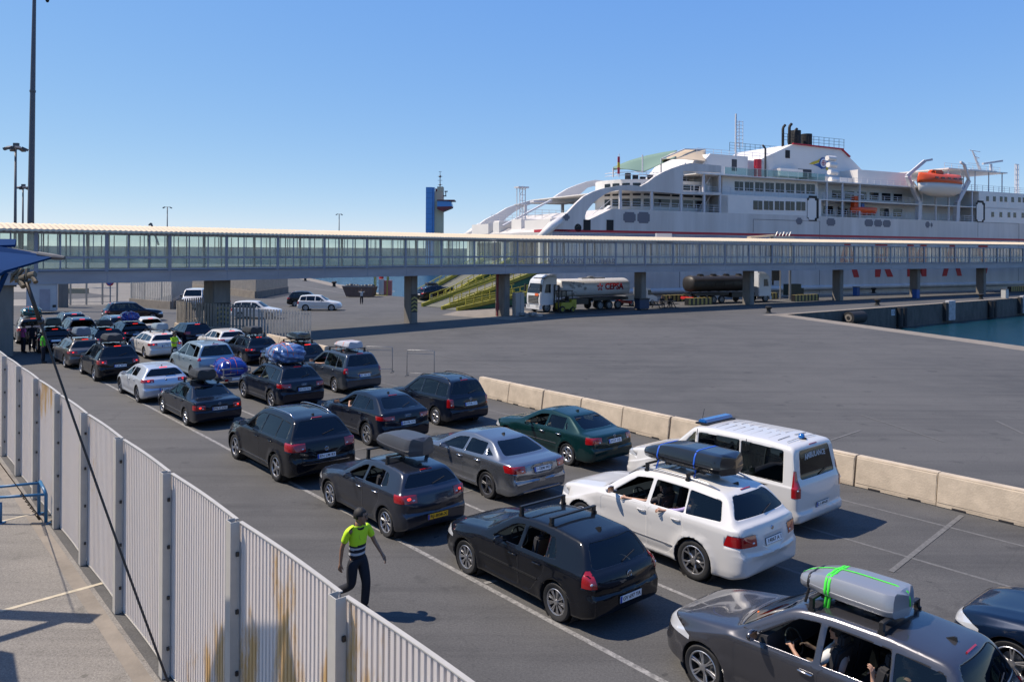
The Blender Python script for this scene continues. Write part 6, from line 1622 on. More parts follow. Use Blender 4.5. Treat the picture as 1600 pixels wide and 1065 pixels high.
# rusty skip-like barge with tarp heaps, buoy shelter
o = empty('work_barge', gp(564, 463.5), -.12); o.scale = (.72,.72,.75); tag(o, 'rusty brown work barge heaped with black sacks at the edge of the left quay', 'barge')
bm = NB(); prism(bm, [(-3.3,1.9),(-2.5,.1),(2.4,.1),(2.9,1.9)], -1.3, 1.3); obj('hull', bm, mat('rust_brown', (.14,.085,.065), .8, noise=.4, nscale=2), o)
bm = NB(); 
for k in range(9): sphere(bm, (-2.7+k*.62, random.uniform(-.5,.5), 1.95), random.uniform(.3,.55), 1.2, 1, .8, 8)
obj('sack_heap', bm, M_BLK, o, True)
bm = NB(); bar(bm, (-3.35,-1.32,1.95), (2.95,-1.32,1.95), .12); obj('gunwale', bm, M_GALVL, o)
o = empty('tide_gauge', gp(578, 461)+Vector((1.6, 0, 0))); tag(o, 'red and white harbour light post beside the brown barge', 'post'); bm = NB(); tube(bm, [(0,0,0),(0,0,3.1)], .22, 10); obj('post', bm, mat('pinkish_white', (.5,.38,.36), .6), o, True, 40); bm = NB(); tube(bm, [(0,0,2.1),(0,0,3.9)], .34, 10); obj('red_drum', bm, M_LRED, o, True, 40); bm = NB(); bbox(bm, .3, 1.5, -.5, .5, 0, 2.1); obj('pink_box', bm, mat('faded_red', (.45,.15,.13), .7), o)
o = empty('yellow_frame', gp(596, 461.5)); tag(o, 'yellow framed booth standing at the water edge left of the ramps', 'booth'); bm = NB()
for x in (-.9, .9):
    for y in (-.6, .6): bar(bm, (x,y,0), (x,y,2.9), .14)
for z in (.05, 2.9): 
    for y in (-.6,.6): bar(bm, (-.9,y,z), (.9,y,z), .14)
obj('frame', bm, M_RYEL, o); bm = NB(); bbox(bm, -.35, .35, -.3, .3, 0, 2.3); obj('cabinet', bm, M_CAB, o)
# grey cabinet, red pipe, waste bins, hazard blocks under the bridge
o = empty('switch_cabinet', gp(792, 493), a1); tag(o, 'pale grey electrical cabinet at the foot of the pillar left of the tanker', 'cabinet'); bm = NB(); bbox(bm, -.1, 1.1, -1.35, -.8, 0, 2.3); bmesh.ops.bevel(bm, geom=list(bm.edges), offset=.03, segments=1, affect='EDGES'); obj('case', bm, M_GALVL, o); bm = NB(); bar(bm, (.5,-1.36,.1), (.5,-1.36,2.2), .01, .02); obj('door_gap', bm, M_BLK, o)
o = empty('red_pipe', gp(777, 494)); tag(o, 'red fire main pipe running up beside the footbridge pillar', 'pipe'); bm = NB(); tube(bm, [(0,0,0),(0,0,4.2)], .11, 8); obj('riser', bm, M_TRED, o); bm = NB(); tube(bm, [(0,0,.6),(0,0,1.3)], .17, 8); obj('valve', bm, M_TRED, o)
def hazard(px, py, n_, lab, an=a2):
    o = empty('hazard_block', gp(px, py), an); tag(o, lab, 'barrier'); bm = NB(); bbox(bm, -n_*.35, n_*.35, -.3, .3, 0, .85); obj('block', bm, M_BLK, o); bm = NB()
    for k in range(n_): x = -n_*.35+.7*k+.1; bbox(bm, x, x+.33, -.305, .305, .03, .855)
    obj('yellow_bar', bm, M_YEL, o)
hazard(1055, 471, 6, 'black and yellow striped block left of the parked silver tanker'); hazard(1258, 470, 7, 'black and yellow striped block under the footbridge right of the tanker lorry'); hazard(1092, 476, 6, 'black and yellow striped block in front of the silver tanker'); hazard(1590, 455, 8, 'black and yellow striped block on the quay at the right edge')
hazard(1205, 467, 3, 'short yellow striped block behind the tanker cab')
o = empty('waste_bin', gp(1003, 484), a2); tag(o, 'dark blue wheeled waste bin beside the footbridge pillar', 'bin'); bm = NB(); bbox(bm, -.7, .7, -.4, .4, .15, 1.15); obj('body', bm, mat('bin_blue', (.01,.03,.07), .5), o); bm = NB(); bbox(bm, -.75, .75, -.45, .45, 1.15, 1.28); obj('lid', bm, M_BLK, o)
for k in (-.5, .5): bm = NB(); lathe(bm, [(.001,-.04),(.09,-.04),(.09,.04),(.001,.04)], 10, 'Y', centre=(k,-.3,.09)); obj('wheel', bm, M_RUB, o)
o = empty('generator', gp(1240, 464), a2); tag(o, 'dark green generator set standing under the footbridge', 'generator'); bm = NB(); bbox(bm, -1.5, .9, -.6, .6, .3, 1.9); bbox(bm, .9, 1.6, -.5, .5, .3, 1.3); obj('case', bm, mat('dull_green', (.03,.04,.03), .6), o); bm = NB(); tube(bm, [(-.8,0,1.9),(-.8,0,2.4)], .08, 8); obj('exhaust', bm, M_BLK, o)
for px, lab in ((1236, 'white steel post'), (1213, 'grey')): 
    if px == 1236: continue
o = empty('sign_board', gp(1219, 468), a2); tag(o, 'blank black board on a thin pole between footbridge pillars', 'sign'); bm = NB(); bar(bm, (0,0,0), (0,0,5.6), .12); obj('pole', bm, M_GALVL, o); bm = NB(); bbox(bm, -1.7, -.2, -.06, .06, 2.6, 4.1); obj('board', bm, M_BLK, o)
for px, py, col, lab in ((1338, 462, (.02,.08,.25), 'blue drum on the quay beside the footbridge pillar'), (1431, 466, (.02,.08,.25), 'blue board leaning at a far footbridge pillar'), (1570, 466, (.4,.4,.38), 'pale post box at the quay edge')):
    o = empty('quay_box', gp(px, py), a2); tag(o, lab, 'box'); bm = NB(); bbox(bm, -.4, .4, -.35, .35, 0, 1.3); bmesh.ops.bevel(bm, geom=list(bm.edges), offset=.05, segments=2, affect='EDGES'); obj('case', bm, mat('box_%d' % px, col, .6), o); bm = NB(); bbox(bm, -.44, .44, -.39, .39, 1.3, 1.38); obj('lid', bm, M_GALV, o)
# round no-parking signs, posts of the open mesh fence at the far left
for px, py, lab in ((172, 484, 'round red and blue no parking sign left of the pale slatted fence'), (253, 468, 'round red and blue no parking sign above the pale slatted fence')):
    p = gp(px, py); o = empty('parking_sign', p); tag(o, lab, 'sign'); bm = NB(); bar(bm, (0,0,0), (0,0,3.0), .09); obj('pole', bm, M_GALVL, o)
    bm = NB(); lathe(bm, [(.001,-.10),(.42,-.10),(.42,-.06)], 20, 'Y', centre=(0,0,2.9)); obj('rim_disc', bm, M_LRED, o); bm = NB(); lathe(bm, [(.001,-.12),(.31,-.12)], 20, 'Y', centre=(0,0,2.9)); obj('blue_disc', bm, M_EB, o); bm = NB(); bar(bm, (-.22,-.125,3.12), (.22,-.125,2.68), .01, .07); obj('red_bar', bm, M_LRED, o)
mf = empty('mesh_fence', gp(150, 474)); tag(mf, 'open mesh fence with pale posts across the yard behind the queue', 'fence'); M0 = Vector(mf.location)
bm = NB(); ps = [gp(x, y) for x, y in ((85,477),(110,476.5),(135,476),(160,475.5),(183,475),(205,474.5),(225,470))]
for p in ps: bar(bm, p-M0, p-M0+Vector((0,0,3.4)), .13)
obj('post', bm, mat('pale_post', (.42,.36,.28), .6), mf); bm = NB()
for a, b in zip(ps, ps[1:]):
    for z in (.3, 3.3): bar(bm, a-M0+Vector((0,0,z)), b-M0+Vector((0,0,z)), .04)
    for k in range(1, 14): p = a.lerp(b, k/14)-M0; bar(bm, p, p+Vector((0,0,3.3)), .018)
obj('mesh', bm, M_GALVL, mf)
bm = NB(); bbox(bm, -1.6, 1.6, -.6, .6, 0, .7); o = obj('planter', bm, mat('dry_box', (.3,.25,.15), .8)); o.location = gp(118, 458); tag(o, 'low sandy planter box in the far yard behind the mesh fence', 'planter')
bm = NB(); bbox(bm, -22, 8, -1.5, 1.5, 0, 1.5); o = obj('low_wall', bm, M_CONC); o.location = gp(150, 441); tag(o, 'long low wall closing the far yard at the left', 'wall')
# ------------------------------------------------------------------ people
M_SKIN = mat('skin_brown', (.25,.135,.08), .6); M_SKINL = mat('skin_fair', (.42,.24,.16), .6); M_HAIR = mat('black_hair', (.008,.007,.006), .7)
M_HIVIS = mat('hivis_yellow', (.50,.78,.015), .75, noise=.12, nscale=7); M_NAVYC = mat('navy_cloth', (.008,.010,.018), .85, noise=.3, nscale=8); M_REFL = mat('reflective_tape', (.42,.44,.47), .4)
M_SHOE = mat('black_boot', (.01,.01,.01), .5)
def skin_chain(name, chains, m, parent, sub=2, root=0):
    """chains: list of lists of (point, radius); points shared by value are welded"""
    me = bpy.data.meshes.new(name); vs = []; rs = []; es = []; idx = {}
    for ch in chains:
        prev = None
        for p, r_ in ch:
            k = tuple(round(c, 4) for c in p)
            if k not in idx: idx[k] = len(vs); vs.append(p); rs.append(r_)
            i = idx[k]
            if prev is not None and prev != i and (prev, i) not in es and (i, prev) not in es: es.append((prev, i))
            prev = i
    me.from_pydata(vs, es, []); o = bpy.data.objects.new(name, me); C.objects.link(o); o.parent = parent
    sk = o.modifiers.new('skin', 'SKIN'); sk.use_smooth_shade = True
    for i, r_ in enumerate(rs):
        d = me.skin_vertices[0].data[i]; d.radius = r_ if isinstance(r_, tuple) else (r_, r_); d.use_root = (i == root)
    if sub: ss = o.modifiers.new('sub', 'SUBSURF'); ss.levels = sub; ss.render_levels = sub
    dg = bpy.context.evaluated_depsgraph_get(); me2 = bpy.data.meshes.new_from_object(o.evaluated_get(dg)); o.modifiers.clear(); o.data = me2
    me2.materials.clear(); me2.materials.append(m); me2.shade_smooth(); return o
def hand_chains(w_, d, side, up, curl=.5, s=1.0):
    """palm and five fingers from wrist w_ pointing along d; side = direction of the thumb"""
    w_ = Vector(w_); d = Vector(d).normalized(); side = Vector(side); side = (side-d*side.dot(d)).normalized(); n_ = d.cross(side)*up
    ch = [[(w_, .026*s), (w_+d*.045*s, (.020*s, .036*s)), (w_+d*.085*s, (.015*s, .040*s))]]
    palm = w_+d*.085*s
    for k, (o_, L_) in enumerate(((.030, .070), (.010, .078), (-.012, .072), (-.032, .056))):
        b = palm+side*o_*s; f1 = b+(d*math.cos(curl*.5)+n_*math.sin(curl*.5))*L_*.5*s; f2 = f1+(d*math.cos(curl*1.3)+n_*math.sin(curl*1.3))*L_*.35*s; f3 = f2+(d*math.cos(curl*2)+n_*math.sin(curl*2))*L_*.28*s
        ch.append([(palm, (.015*s, .040*s)), (b+d*.004, .0095*s), (f1, .0088*s), (f2, .008*s), (f3, .007*s)])
    t0 = w_+d*.03*s+side*.028*s; ch.append([(w_+d*.045*s, (.020*s, .036*s)), (t0+side*.008*s+d*.01*s, .012*s), (t0+(side*.6+d*.9)*.035*s, .0105*s), (t0+(side*.7+d*1.2)*.055*s+n_*.008*s, .0085*s)])
    return ch
def head(parent, c, face, skin, hair, s=1.0, hat=None):
    """head centre c, face direction"""
    q = Vector(face).to_track_quat('X', 'Z').to_matrix()
    b = NB(); sphere(b, (0,0,0), .105*s, .93, .76, 1.12, 20)
    for v in b.verts:      # jaw narrows, face flattens
        if v.co.z < 0: f_ = 1+v.co.z/.118*.32/s; v.co.y *= f_; v.co.x = v.co.x*(1 if v.co.x > 0 else f_)+.012*(-v.co.z/.118)
        if v.co.x > .07*s: v.co.x = .07*s+(v.co.x-.07*s)*.6
    sphere(b, (.094*s, 0, -.012*s), .018*s, 1.0, .75, 1.5, 10); sphere(b, (.082*s, 0, -.062*s), .016*s, .9, 1.5, .5, 8); sphere(b, (.074*s, 0, -.098*s), .022*s, 1, 1.2, .8, 8)
    for sg in (1, -1): sphere(b, (0, sg*.083*s, -.008*s), .024*s, .7, .35, 1.25, 8)
    tube(b, [(-.018*s, 0, -.07*s), (-.03*s, 0, -.16*s)], [.052*s, .056*s], 12)
    h_ = obj('head', b, skin, parent, True); m = Matrix.Translation(c) @ q.to_4x4(); h_.matrix_local = m
    b = NB()
    for sg in (1, -1): sphere(b, (.088*s, sg*.034*s, .022*s), .011*s, .5, 1.3, .7, 8); bar(b, (.093*s, sg*.018*s, .046*s), (.084*s, sg*.054*s, .046*s), .012*s, .008*s)
    obj('eyes', b, M_HAIR, h_)
    b = NB(); sphere(b, (-.016*s, 0, .030*s), .112*s, .95, .83, 1.0, 18)
    bmesh.ops.delete(b, geom=[v for v in b.verts if (v.co.z < -.03*s) or (v.co.x > .055*s and v.co.z < .062*s) or (v.co.x > .0 and v.co.z < .012*s)], context='VERTS')
    for v in b.verts: v.co += v.co.normalized()*random.uniform(-.003, .005)*s
    ho = obj('hair', b, hair, h_, True); sm_ = ho.modifiers.new('t', 'SOLIDIFY'); sm_.thickness = .012*s
    return h_
def standing(label, loc, rz, J, top, legs, skin, hair=None, tape=False, cat='person', face=None, hands=True, shoes=None, group=None):
    """J: joints in the figure's frame, x forward, y left, z up"""
    o = empty('person', loc, rz); tag(o, label, cat, group)
    P = {k: Vector(v) for k, v in J.items()}
    pelvis, chest, neck = P['pelvis'], P['chest'], P['neck']
    ch = [[(pelvis, (.06,.08)), (pelvis.lerp(chest, .5), (.06,.09)), (chest, (.07,.11)), (neck+Vector((0,0,-.06)), (.05,.07)), (neck, .053), (P['head']-Vector((0,0,.09)), .048)]]
    for sd_ in ('l', 'r'):
        sh, el, wr_ = P['sh_'+sd_], P['el_'+sd_], P['wr_'+sd_]
        ch.append([(neck+Vector((0,0,-.06)), (.05,.07)), (sh, .046), (sh.lerp(el, .5), .046), (el, .040), (el.lerp(wr_, .4), .037), (wr_, .026)])
        hp_, kn, an = P['hp_'+sd_], P['kn_'+sd_], P['an_'+sd_]
        ch.append([(pelvis, (.06,.08)), (hp_, .055), (hp_.lerp(kn, .5), .070), (kn, .056), (kn.lerp(an, .35), .058), (an, .042)])
    if hands:
        for sd_, ts in (('l', 1), ('r', -1)):
            d = (P['wr_'+sd_]-P['el_'+sd_]).normalized(); ch += hand_chains(P['wr_'+sd_], d, P.get('th_'+sd_, Vector((1,0,0))), ts, P.get('curl', .45) if isinstance(P.get('curl', .45), float) else .45, 1.0)
    body = skin_chain('body', ch, skin, o, 1)
    head(o, P['head']+Vector((0,0,.0)), face or Vector((1,0,0)), skin, hair or M_HAIR, 1.1)
    # shirt: torso and sleeves over the body
    sc2 = 1.12
    sh = [[(pelvis+Vector((0,0,-.03)), (.135,.165)), (pelvis+Vector((0,0,.08)), (.13,.16)), (pelvis.lerp(chest, .6), (.125,.165)), (chest, (.128,.18)), (neck+Vector((0,0,-.065)), (.09,.135)), (neck+Vector((0,0,-.03)), .066)]]
    for sd_ in ('l', 'r'):
        a, b_ = P['sh_'+sd_], P['el_'+sd_]; sh.append([(neck+Vector((0,0,-.065)), (.09,.135)), (a, .068), (a.lerp(b_, .45), .064), (a.lerp(b_, .70), .064)])
    top_o = skin_chain('shirt', sh, top, o, 3 if tape else 2)
    tr = []
    for sd_ in ('l', 'r'):
        hp_, kn, an = P['hp_'+sd_], P['kn_'+sd_], P['an_'+sd_]; tr.append([(pelvis+Vector((0,0,.08)), (.128,.160)), (pelvis, (.140,.172)), (hp_, .112), (hp_.lerp(kn, .5), .100), (kn, .082), (kn.lerp(an, .5), .078), (an+Vector((0,0,.02)), .070)])
    skin_chain('trousers', tr, legs, o, 2, 1)
    for sd_ in ('l', 'r'):
        an, tp = P['an_'+sd_], P['to_'+sd_]; d = (tp-an); 
        skin_chain('boot', [[(an+Vector((0,0,.06)), .052), (an-Vector((0,0,.02)), .054), (an+d*.45-Vector((0,0,.012)), (.045,.05)), (tp, (.030,.042))], [(an-Vector((0,0,.02)), .054), (an-d*.22-Vector((0,0,.03)), .042)]], shoes or M_SHOE, o, 1)
    if tape:
        me_ = top_o.data; me_.materials.append(M_NAVYC); me_.materials.append(M_REFL)
        for pl_ in me_.polygons:
            c_ = pl_.center; h_ = c_.z-pelvis.z-.02
            if abs(c_.y) > .2 or h_ > .21: continue
            pl_.material_index = 2 if (.04 < h_ < .085 or .135 < h_ < .175) else 1
        bm = NB(); tube(bm, [neck+Vector((.075*math.cos(a*PI/8)-.0, .078*math.sin(a*PI/8), -.025-.03*math.cos(a*PI/8))) for a in range(17)], .018, 6); obj('collar', bm, M_NAVYC, top_o, True)
    return o
# the steward crossing beside the fence: strides towards the camera's right, looking over his left shoulder
stand = {'pelvis': (0,0,.95), 'chest': (.0,0,1.28), 'neck': (.005,0,1.50), 'head': (.03,0,1.63), 'sh_l': (0,.19,1.42), 'sh_r': (0,-.19,1.42),
         'el_l': (.0,.25,1.14), 'el_r': (0,-.25,1.14), 'wr_l': (.08,.26,.90), 'wr_r': (.08,-.26,.90), 'hp_l': (0,.10,.90), 'hp_r': (0,-.10,.90), 'kn_l': (.02,.11,.50), 'kn_r': (.02,-.11,.50),
         'an_l': (0,.11,.09), 'an_r': (0,-.11,.09), 'to_l': (.17,.13,.035), 'to_r': (.17,-.13,.035)}
walk = dict(stand); walk.update({'pelvis': (0,0,.96), 'chest': (.03,0,1.29), 'neck': (.05,0,1.515), 'head': (.085,.01,1.65), 'sh_l': (.05,.20,1.43), 'sh_r': (.0,-.20,1.43),
    'el_l': (.10,.30,1.17), 'el_r': (-.09,-.25,1.15), 'wr_l': (.24,.36,.95), 'wr_r': (-.10,-.27,.90), 'th_l': Vector((.5,-.7,0)), 'th_r': Vector((1,.2,0)),
    'kn_l': (.13,.10,.52), 'an_l': (.10,.09,.10), 'to_l': (.27,.10,.04), 'hp_l': (.02,.10,.91), 'kn_r': (-.02,-.10,.50), 'an_r': (-.36,-.11,.30), 'to_r': (-.30,-.12,.13)})
hm = gp(557, 957)
man = standing('man in a yellow and navy high visibility polo shirt walking beside the near fence', (hm.x, hm.y, 0), R(-38), walk, M_HIVIS, M_NAVYC, M_SKIN, tape=True, face=Vector((.9, .5, -.12)))
man.scale = (1.03,)*3
p = gp(67, 567); standing('steward in a bright green vest standing in the shade near the left pillar', (p.x, p.y, 0), R(20), stand, mat('hivis_green', (.10,.60,.02), .8), M_NAVYC, M_SKIN, hands=False)
p = gp(272, 568); a_ = dict(stand); a_.update({'el_l': (.10,.24,1.16), 'wr_l': (.30,.12,1.20), 'el_r': (.10,-.24,1.16), 'wr_r': (.30,-.10,1.18)})
standing('steward in a yellow vest standing between the white estate and the pale blue people carrier', (p.x, p.y, 0), R(-20), a_, M_HIVIS, M_NAVYC, M_SKIN, hands=False)
p = gp(36, 551); standing('person in a pink top standing in the deep shade behind the left pillar', (p.x, p.y, 0), R(60), stand, mat('pink_cloth', (.45,.08,.22), .8), M_NAVYC, M_SKIN, hands=False)
p = gp(50, 549); standing('person in dark clothes next to the one in the pink top in the shade', (p.x, p.y, 0), R(120), stand, M_NAVYC, M_NAVYC, M_SKIN, hands=False)
p = gp(565, 475); a_ = dict(stand); a_.update({'el_l': (.05,.42,1.45), 'wr_l': (.10,.24,1.62), 'el_r': (.05,-.42,1.45), 'wr_r': (.10,-.24,1.62)})
standing('distant person in a pale top with raised arms on the quay by the brown barge', (p.x, p.y, 0), R(-90), a_, mat('pale_cloth', (.40,.40,.38), .8), M_NAVYC, M_SKIN, hands=False)
for px, lab in ((1034, 'left'), (1046, 'right')):
    p = gp(px, 480); s_ = dict(stand); s_.update({k: (v[0], v[1], v[2]-.45) for k, v in stand.items() if k[:2] not in ('kn','an','to')}); s_.update({'kn_l': (.42,.12,.48), 'kn_r': (.42,-.12,.48), 'an_l': (.44,.12,.09), 'an_r': (.44,-.12,.09), 'to_l': (.6,.12,.035), 'to_r': (.6,-.12,.035), 'hp_l': (.05,.1,.46), 'hp_r': (.05,-.1,.46)})
    standing('person sitting on the picnic bench in the shade, the '+lab+' one of two', (p.x, p.y, 0), R(-80), s_, M_NAVYC, M_NAVYC, M_SKIN, hands=False)
o = empty('picnic_table', gp(1040, 481)+Vector((0,.3,0)), a2); tag(o, 'dark picnic table with benches beside the waste bin under the footbridge', 'table'); bm = NB(); bbox(bm, -1.6, 1.6, -.2, .5, .70, .76); obj('top', bm, M_BLK, o)
for y in (-.55, .95): bm = NB(); bbox(bm, -1.6, 1.6, y-.15, y+.15, .42, .47); obj('bench', bm, M_BLK, o)
for x in (-1.2, 1.2):
    bm = NB(); bar(bm, (x,-.5,0), (x,.1,.7), .07); bar(bm, (x,.9,0), (x,.3,.7), .07); bar(bm, (x,-.6,.42), (x,1.0,.42), .06); obj('leg_frame', bm, M_BLK, o)
# people in the cars: upper body seated, arm over the open window
def seated(car, label, x, y, z, top, skin, arm=None, sleeve=None, hair=None, lean=0.0, arm2=None):
    inv = car.matrix_world if 0 else None
    o = empty('person', car.location + Matrix.Rotation(car.rotation_euler.z, 3, 'Z') @ (Vector((x, y, z))*car.scale[0]), car.rotation_euler.z); tag(o, label, 'person'); o.scale = (.98,)*3
    pel, che, nec = Vector((0,0,.10)), Vector((-.10,0,.38)), Vector((-.14,lean*.5,.60)); hd = Vector((-.12,lean,.76))
    ch = [[(pel, (.13,.17)), (che, (.13,.19)), (nec-Vector((0,0,.06)), (.07,.10)), (nec, .053)]]; sl = [[(pel, (.14,.18)), (che, (.145,.20)), (nec-Vector((0,0,.06)), (.085,.12))]]
    for sd_, sg in (('l', 1), ('r', -1)):
        sh = Vector((-.10, sg*.19, .50)); pts = arm if (sd_ == 'l' and arm) else (arm2 if (sd_ == 'r' and arm2) else [(.08, sg*.24, .26), (.33, sg*.16, .34)]); el, wr_ = Vector(pts[0]), Vector(pts[1])
        ch.append([(nec-Vector((0,0,.06)), (.07,.10)), (sh, .060), (sh.lerp(el, .5), .050), (el, .042), (el.lerp(wr_, .4), .038), (wr_, .027)])
        dd = Vector(pts[2]) if len(pts) > 2 else (wr_-el); ch += hand_chains(wr_, dd, Vector((0,-sg,.6)), sg, .7, 1.05)
        sl.append([(nec-Vector((0,0,.06)), (.085,.12)), (sh, .075), (sh.lerp(el, .6), .064)] + ([(el, .055), (el.lerp(wr_, .75), .046)] if sleeve else []))
    for sg in (1, -1): ch.append([(pel, (.13,.17)), (Vector((.22, sg*.12, .10)), .09), (Vector((.45, sg*.13, .12)), .07)])
    skin_chain('body', ch, skin, o, 1); skin_chain('shirt', sl, sleeve or top, o, 1); head(o, hd, Vector((1,0,0)), skin, hair or M_HAIR); return o
def seat_people():
    seated(x5, 'driver of the white car resting a bare arm out of the front window', 1.28, .38, .66, mat('dark_shirt', (.03,.03,.035), .8), M_SKINL, arm=[(.02, .44, .50), (.42, .58, .50)])
    seated(x5, 'rear passenger of the white car with a lilac sleeve out of the window', .52, .42, .66, M_NAVYC, M_SKINL, arm=[(-.02, .38, .50), (.22, .56, .49)], sleeve=mat('lilac_cloth', (.40,.33,.55), .8))
    seated(scenic, 'driver of the grey people carrier in a white shirt with hands near the wheel', 1.10, .36, .58, mat('white_shirt', (.55,.55,.53), .8), M_SKINL, arm=[(.12, .40, .30), (.36, .30, .44)])
    seated(scenic, 'rear passenger of the grey people carrier raising a fist to the window', .12, .40, .58, mat('olive_shirt', (.05,.06,.035), .8), M_SKINL, arm=[(.15, .40, .32), (.20, .36, .56), (0, .1, 1)])
    seated(golf4, 'passenger with a yellow vest in the back of the black hatchback', .20, .40, .48, M_HIVIS, M_SKIN)
    seated(q3, 'driver of the black crossover with a bare elbow on the window sill', 1.05, .42, .60, mat('beige_shirt', (.35,.30,.22), .8), M_SKINL, arm=[(.10, .50, .47), (.34, .36, .56)])
    seated(p807, 'driver of the slate minivan letting an arm hang out of the window', 1.20, .42, .66, M_NAVYC, M_SKINL, arm=[(.04, .46, .48), (.42, .56, .47)])
    seated(kia, 'rear passenger in a lilac top inside the dark grey hatchback', .15, .36, .50, mat('lilac_top', (.25,.12,.30), .8), M_SKIN)
    seated(w203, 'driver of the dark green saloon seen through the open window', 1.10, .36, .48, mat('sand_shirt', (.30,.22,.14), .8), M_SKIN, arm=[(.12, .46, .40), (.34, .40, .44)])
    seated(q5, 'driver of the dark blue sport utility car in a white shirt', 1.15, .40, .60, mat('white_shirt', (.55,.55,.53), .8), M_SKIN, arm=[(.12, .46, .40), (.34, .40, .44)])
# ------------------------------------------------------------------ vehicles
P_BLACK = paint('black_paint', (.004,.005,.008)); P_BLUEBLK = paint('blue_black_paint', (.004,.007,.016), .1)
P_WHITE = paint('white_paint', (.54,.53,.51)); P_SILV = paint('silver_paint', (.20,.215,.24), .8, .22); P_GRAPH = paint('graphite_paint', (.022,.026,.038), .5, .28)
P_GREEN = paint('dark_green_paint', (.003,.022,.024), .15); P_GREY = paint('grey_paint', (.075,.075,.085), .65, .24); P_PBLUE = paint('pale_blue_paint', (.22,.30,.36), .3)
P_TAUPE = paint('taupe_paint', (.10,.09,.085), .5); P_SLATE = paint('slate_paint', (.030,.040,.056), .4, .3); P_NAVY = paint('navy_paint', (.003,.009,.026), .15)
QG = 'cars queuing in lanes for the ferry'
def park(name, label, spec, s, n, p, dh=0, cat='car', sc_=1.03, group=QG, **kw):
    """s, n: where the rear left wheel stands along and across the lanes"""
    sp = dict(spec); sp.update(kw)
    if sp.get('hmat', 0) is None: sp['hmat'] = p
    h = LHEAD+R(dh); left = Vector((-math.sin(h), math.cos(h), 0))
    pos = lane(s, n)-left*(sp['W']/2-.1)*sc_
    o = make_car(name, label, sp, pos, h, p, cat, group); o.scale = (sc_,)*3
    return o
scenic = park('people_carrier', 'metallic grey people carrier with a silver roof box, nearest at the bottom right', SCENIC, -10.45, .40, P_GREY, 1, sc_=.98)
x5 = park('off_road_car', 'white sport utility car with a black roof box held by blue straps', X5, -5.29, 3.38, P_WHITE)
golf4 = park('hatchback', 'black older hatchback with empty black roof bars behind the man in the yellow shirt', GOLF4, -4.84, .15, P_BLACK)
amb = park('ambulance', 'white ambulance van with blue light bar on its roof', VAN, -4.35, 7.0, P_WHITE, cat='ambulance')
kia = park('hatchback', 'dark grey hatchback with orange number plate and matt grey roof box', KIA, .46, -.05, P_GRAPH)
w205 = park('saloon_car', 'silver grey saloon car between the white and black cars in the middle lane', W205, 1.2, 3.39, P_SILV)
w203 = park('saloon_car', 'dark green saloon car beside the concrete barrier blocks', W203, 2.18, 7.2, P_GREEN)
tou = park('off_road_car', 'black sport utility car with long chrome roof rails', TOUAREG, 6.02, -.2, P_BLACK)
q3 = park('off_road_car', 'black coupe-like crossover with its driver leaning an arm on the window', Q3, 8.0, 3.75, P_BLUEBLK)
touran = park('people_carrier', 'black people carrier with dark roof rails at the far end of the near barrier row', TOURAN, 9.08, 7.2, P_BLUEBLK)
p807 = park('people_carrier', 'slate grey minivan with a pale roof box tied down by orange straps', P807, 17.31, 7.4, P_SLATE)
q5 = park('off_road_car', 'dark blue sport utility car with a blue wrapped bundle on its roof', Q5, 15.64, 3.75, P_BLUEBLK)
m190 = park('saloon_car', 'old boxy dark saloon car with a black roof box', M190, 14.6, .1, P_BLUEBLK)
golf7 = park('hatchback', 'pale silver hatchback with open glass sunroof in the left lane', GOLF7, 20.25, -.05, paint('pale_silver_paint', (.50,.53,.57), .5))
q52 = park('off_road_car', 'black sport utility car with flat black roof box ahead of the pale silver hatchback', SUV, 27.17, -.2, P_BLACK, chrome=True, open=(0,), bars=(1.2,.3), plate=('S JR 4994','w'))
wag = park('estate_car', 'taupe estate car with a grey roof box at the edge of the bridge shadow', WAGON, 32.9, -.4, P_TAUPE, bars=(1.2,.3), H=1.5, q=0)
a4 = park('estate_car', 'white estate car with a blue grey roof box', WAGON, 34.0, 3.9, P_WHITE, bars=(1.2,.2), q=1)
esp = park('people_carrier', 'pale blue people carrier towing the trailer with the blue load', ESPACE, 24.8, 3.6, P_PBLUE)
vwp = park('hatchback', 'white hatchback beside the curved slatted fence', COMPACT, 33.0, 7.6, P_WHITE, badge=.92)
dk1 = park('estate_car', 'black estate car with a black roof box near the slatted fence', WAGON, 28.4, 7.4, P_BLUEBLK, bars=(1.2,.2), H=1.5)
dk2 = park('off_road_car', 'black sport utility car with a glossy roof box by the sunlit barrier blocks', SUV, 22.2, 7.3, P_BLACK, bars=(1.1,.2), chrome=True)
navy = park('saloon_car', 'dark navy car cut off by the right edge of the picture', COMPACT, -13.25, 3.95, P_NAVY, kf=.36, style=('D', 5), rim=.23)
def ln(px, py, h=0):
    p = gp(px, py, h)-LO; return p.dot(LD), p.dot(LN)
def far(label, spec, px, py, p, dh=0, name='car', q=0, **kw):
    """px, py: foot of the rear left corner"""
    s_, n_ = ln(px, py); return park(name, label, spec, s_+spec['ro']-.1, n_+.05, p, dh, q=q, **kw)
blub = far('black estate car under the bright blue bundle among the crowded left lanes', WAGON, 205, 538, P_BLACK, q=1) if 0 else park('estate_car', 'black estate car under the bright blue bundle among the crowded left lanes', WAGON, 41.7, 4.3, P_BLACK)
cit = far('white hatchback with sloping rear window just left of the steward', COMPACT, 216, 541, P_WHITE, q=1) if 0 else None
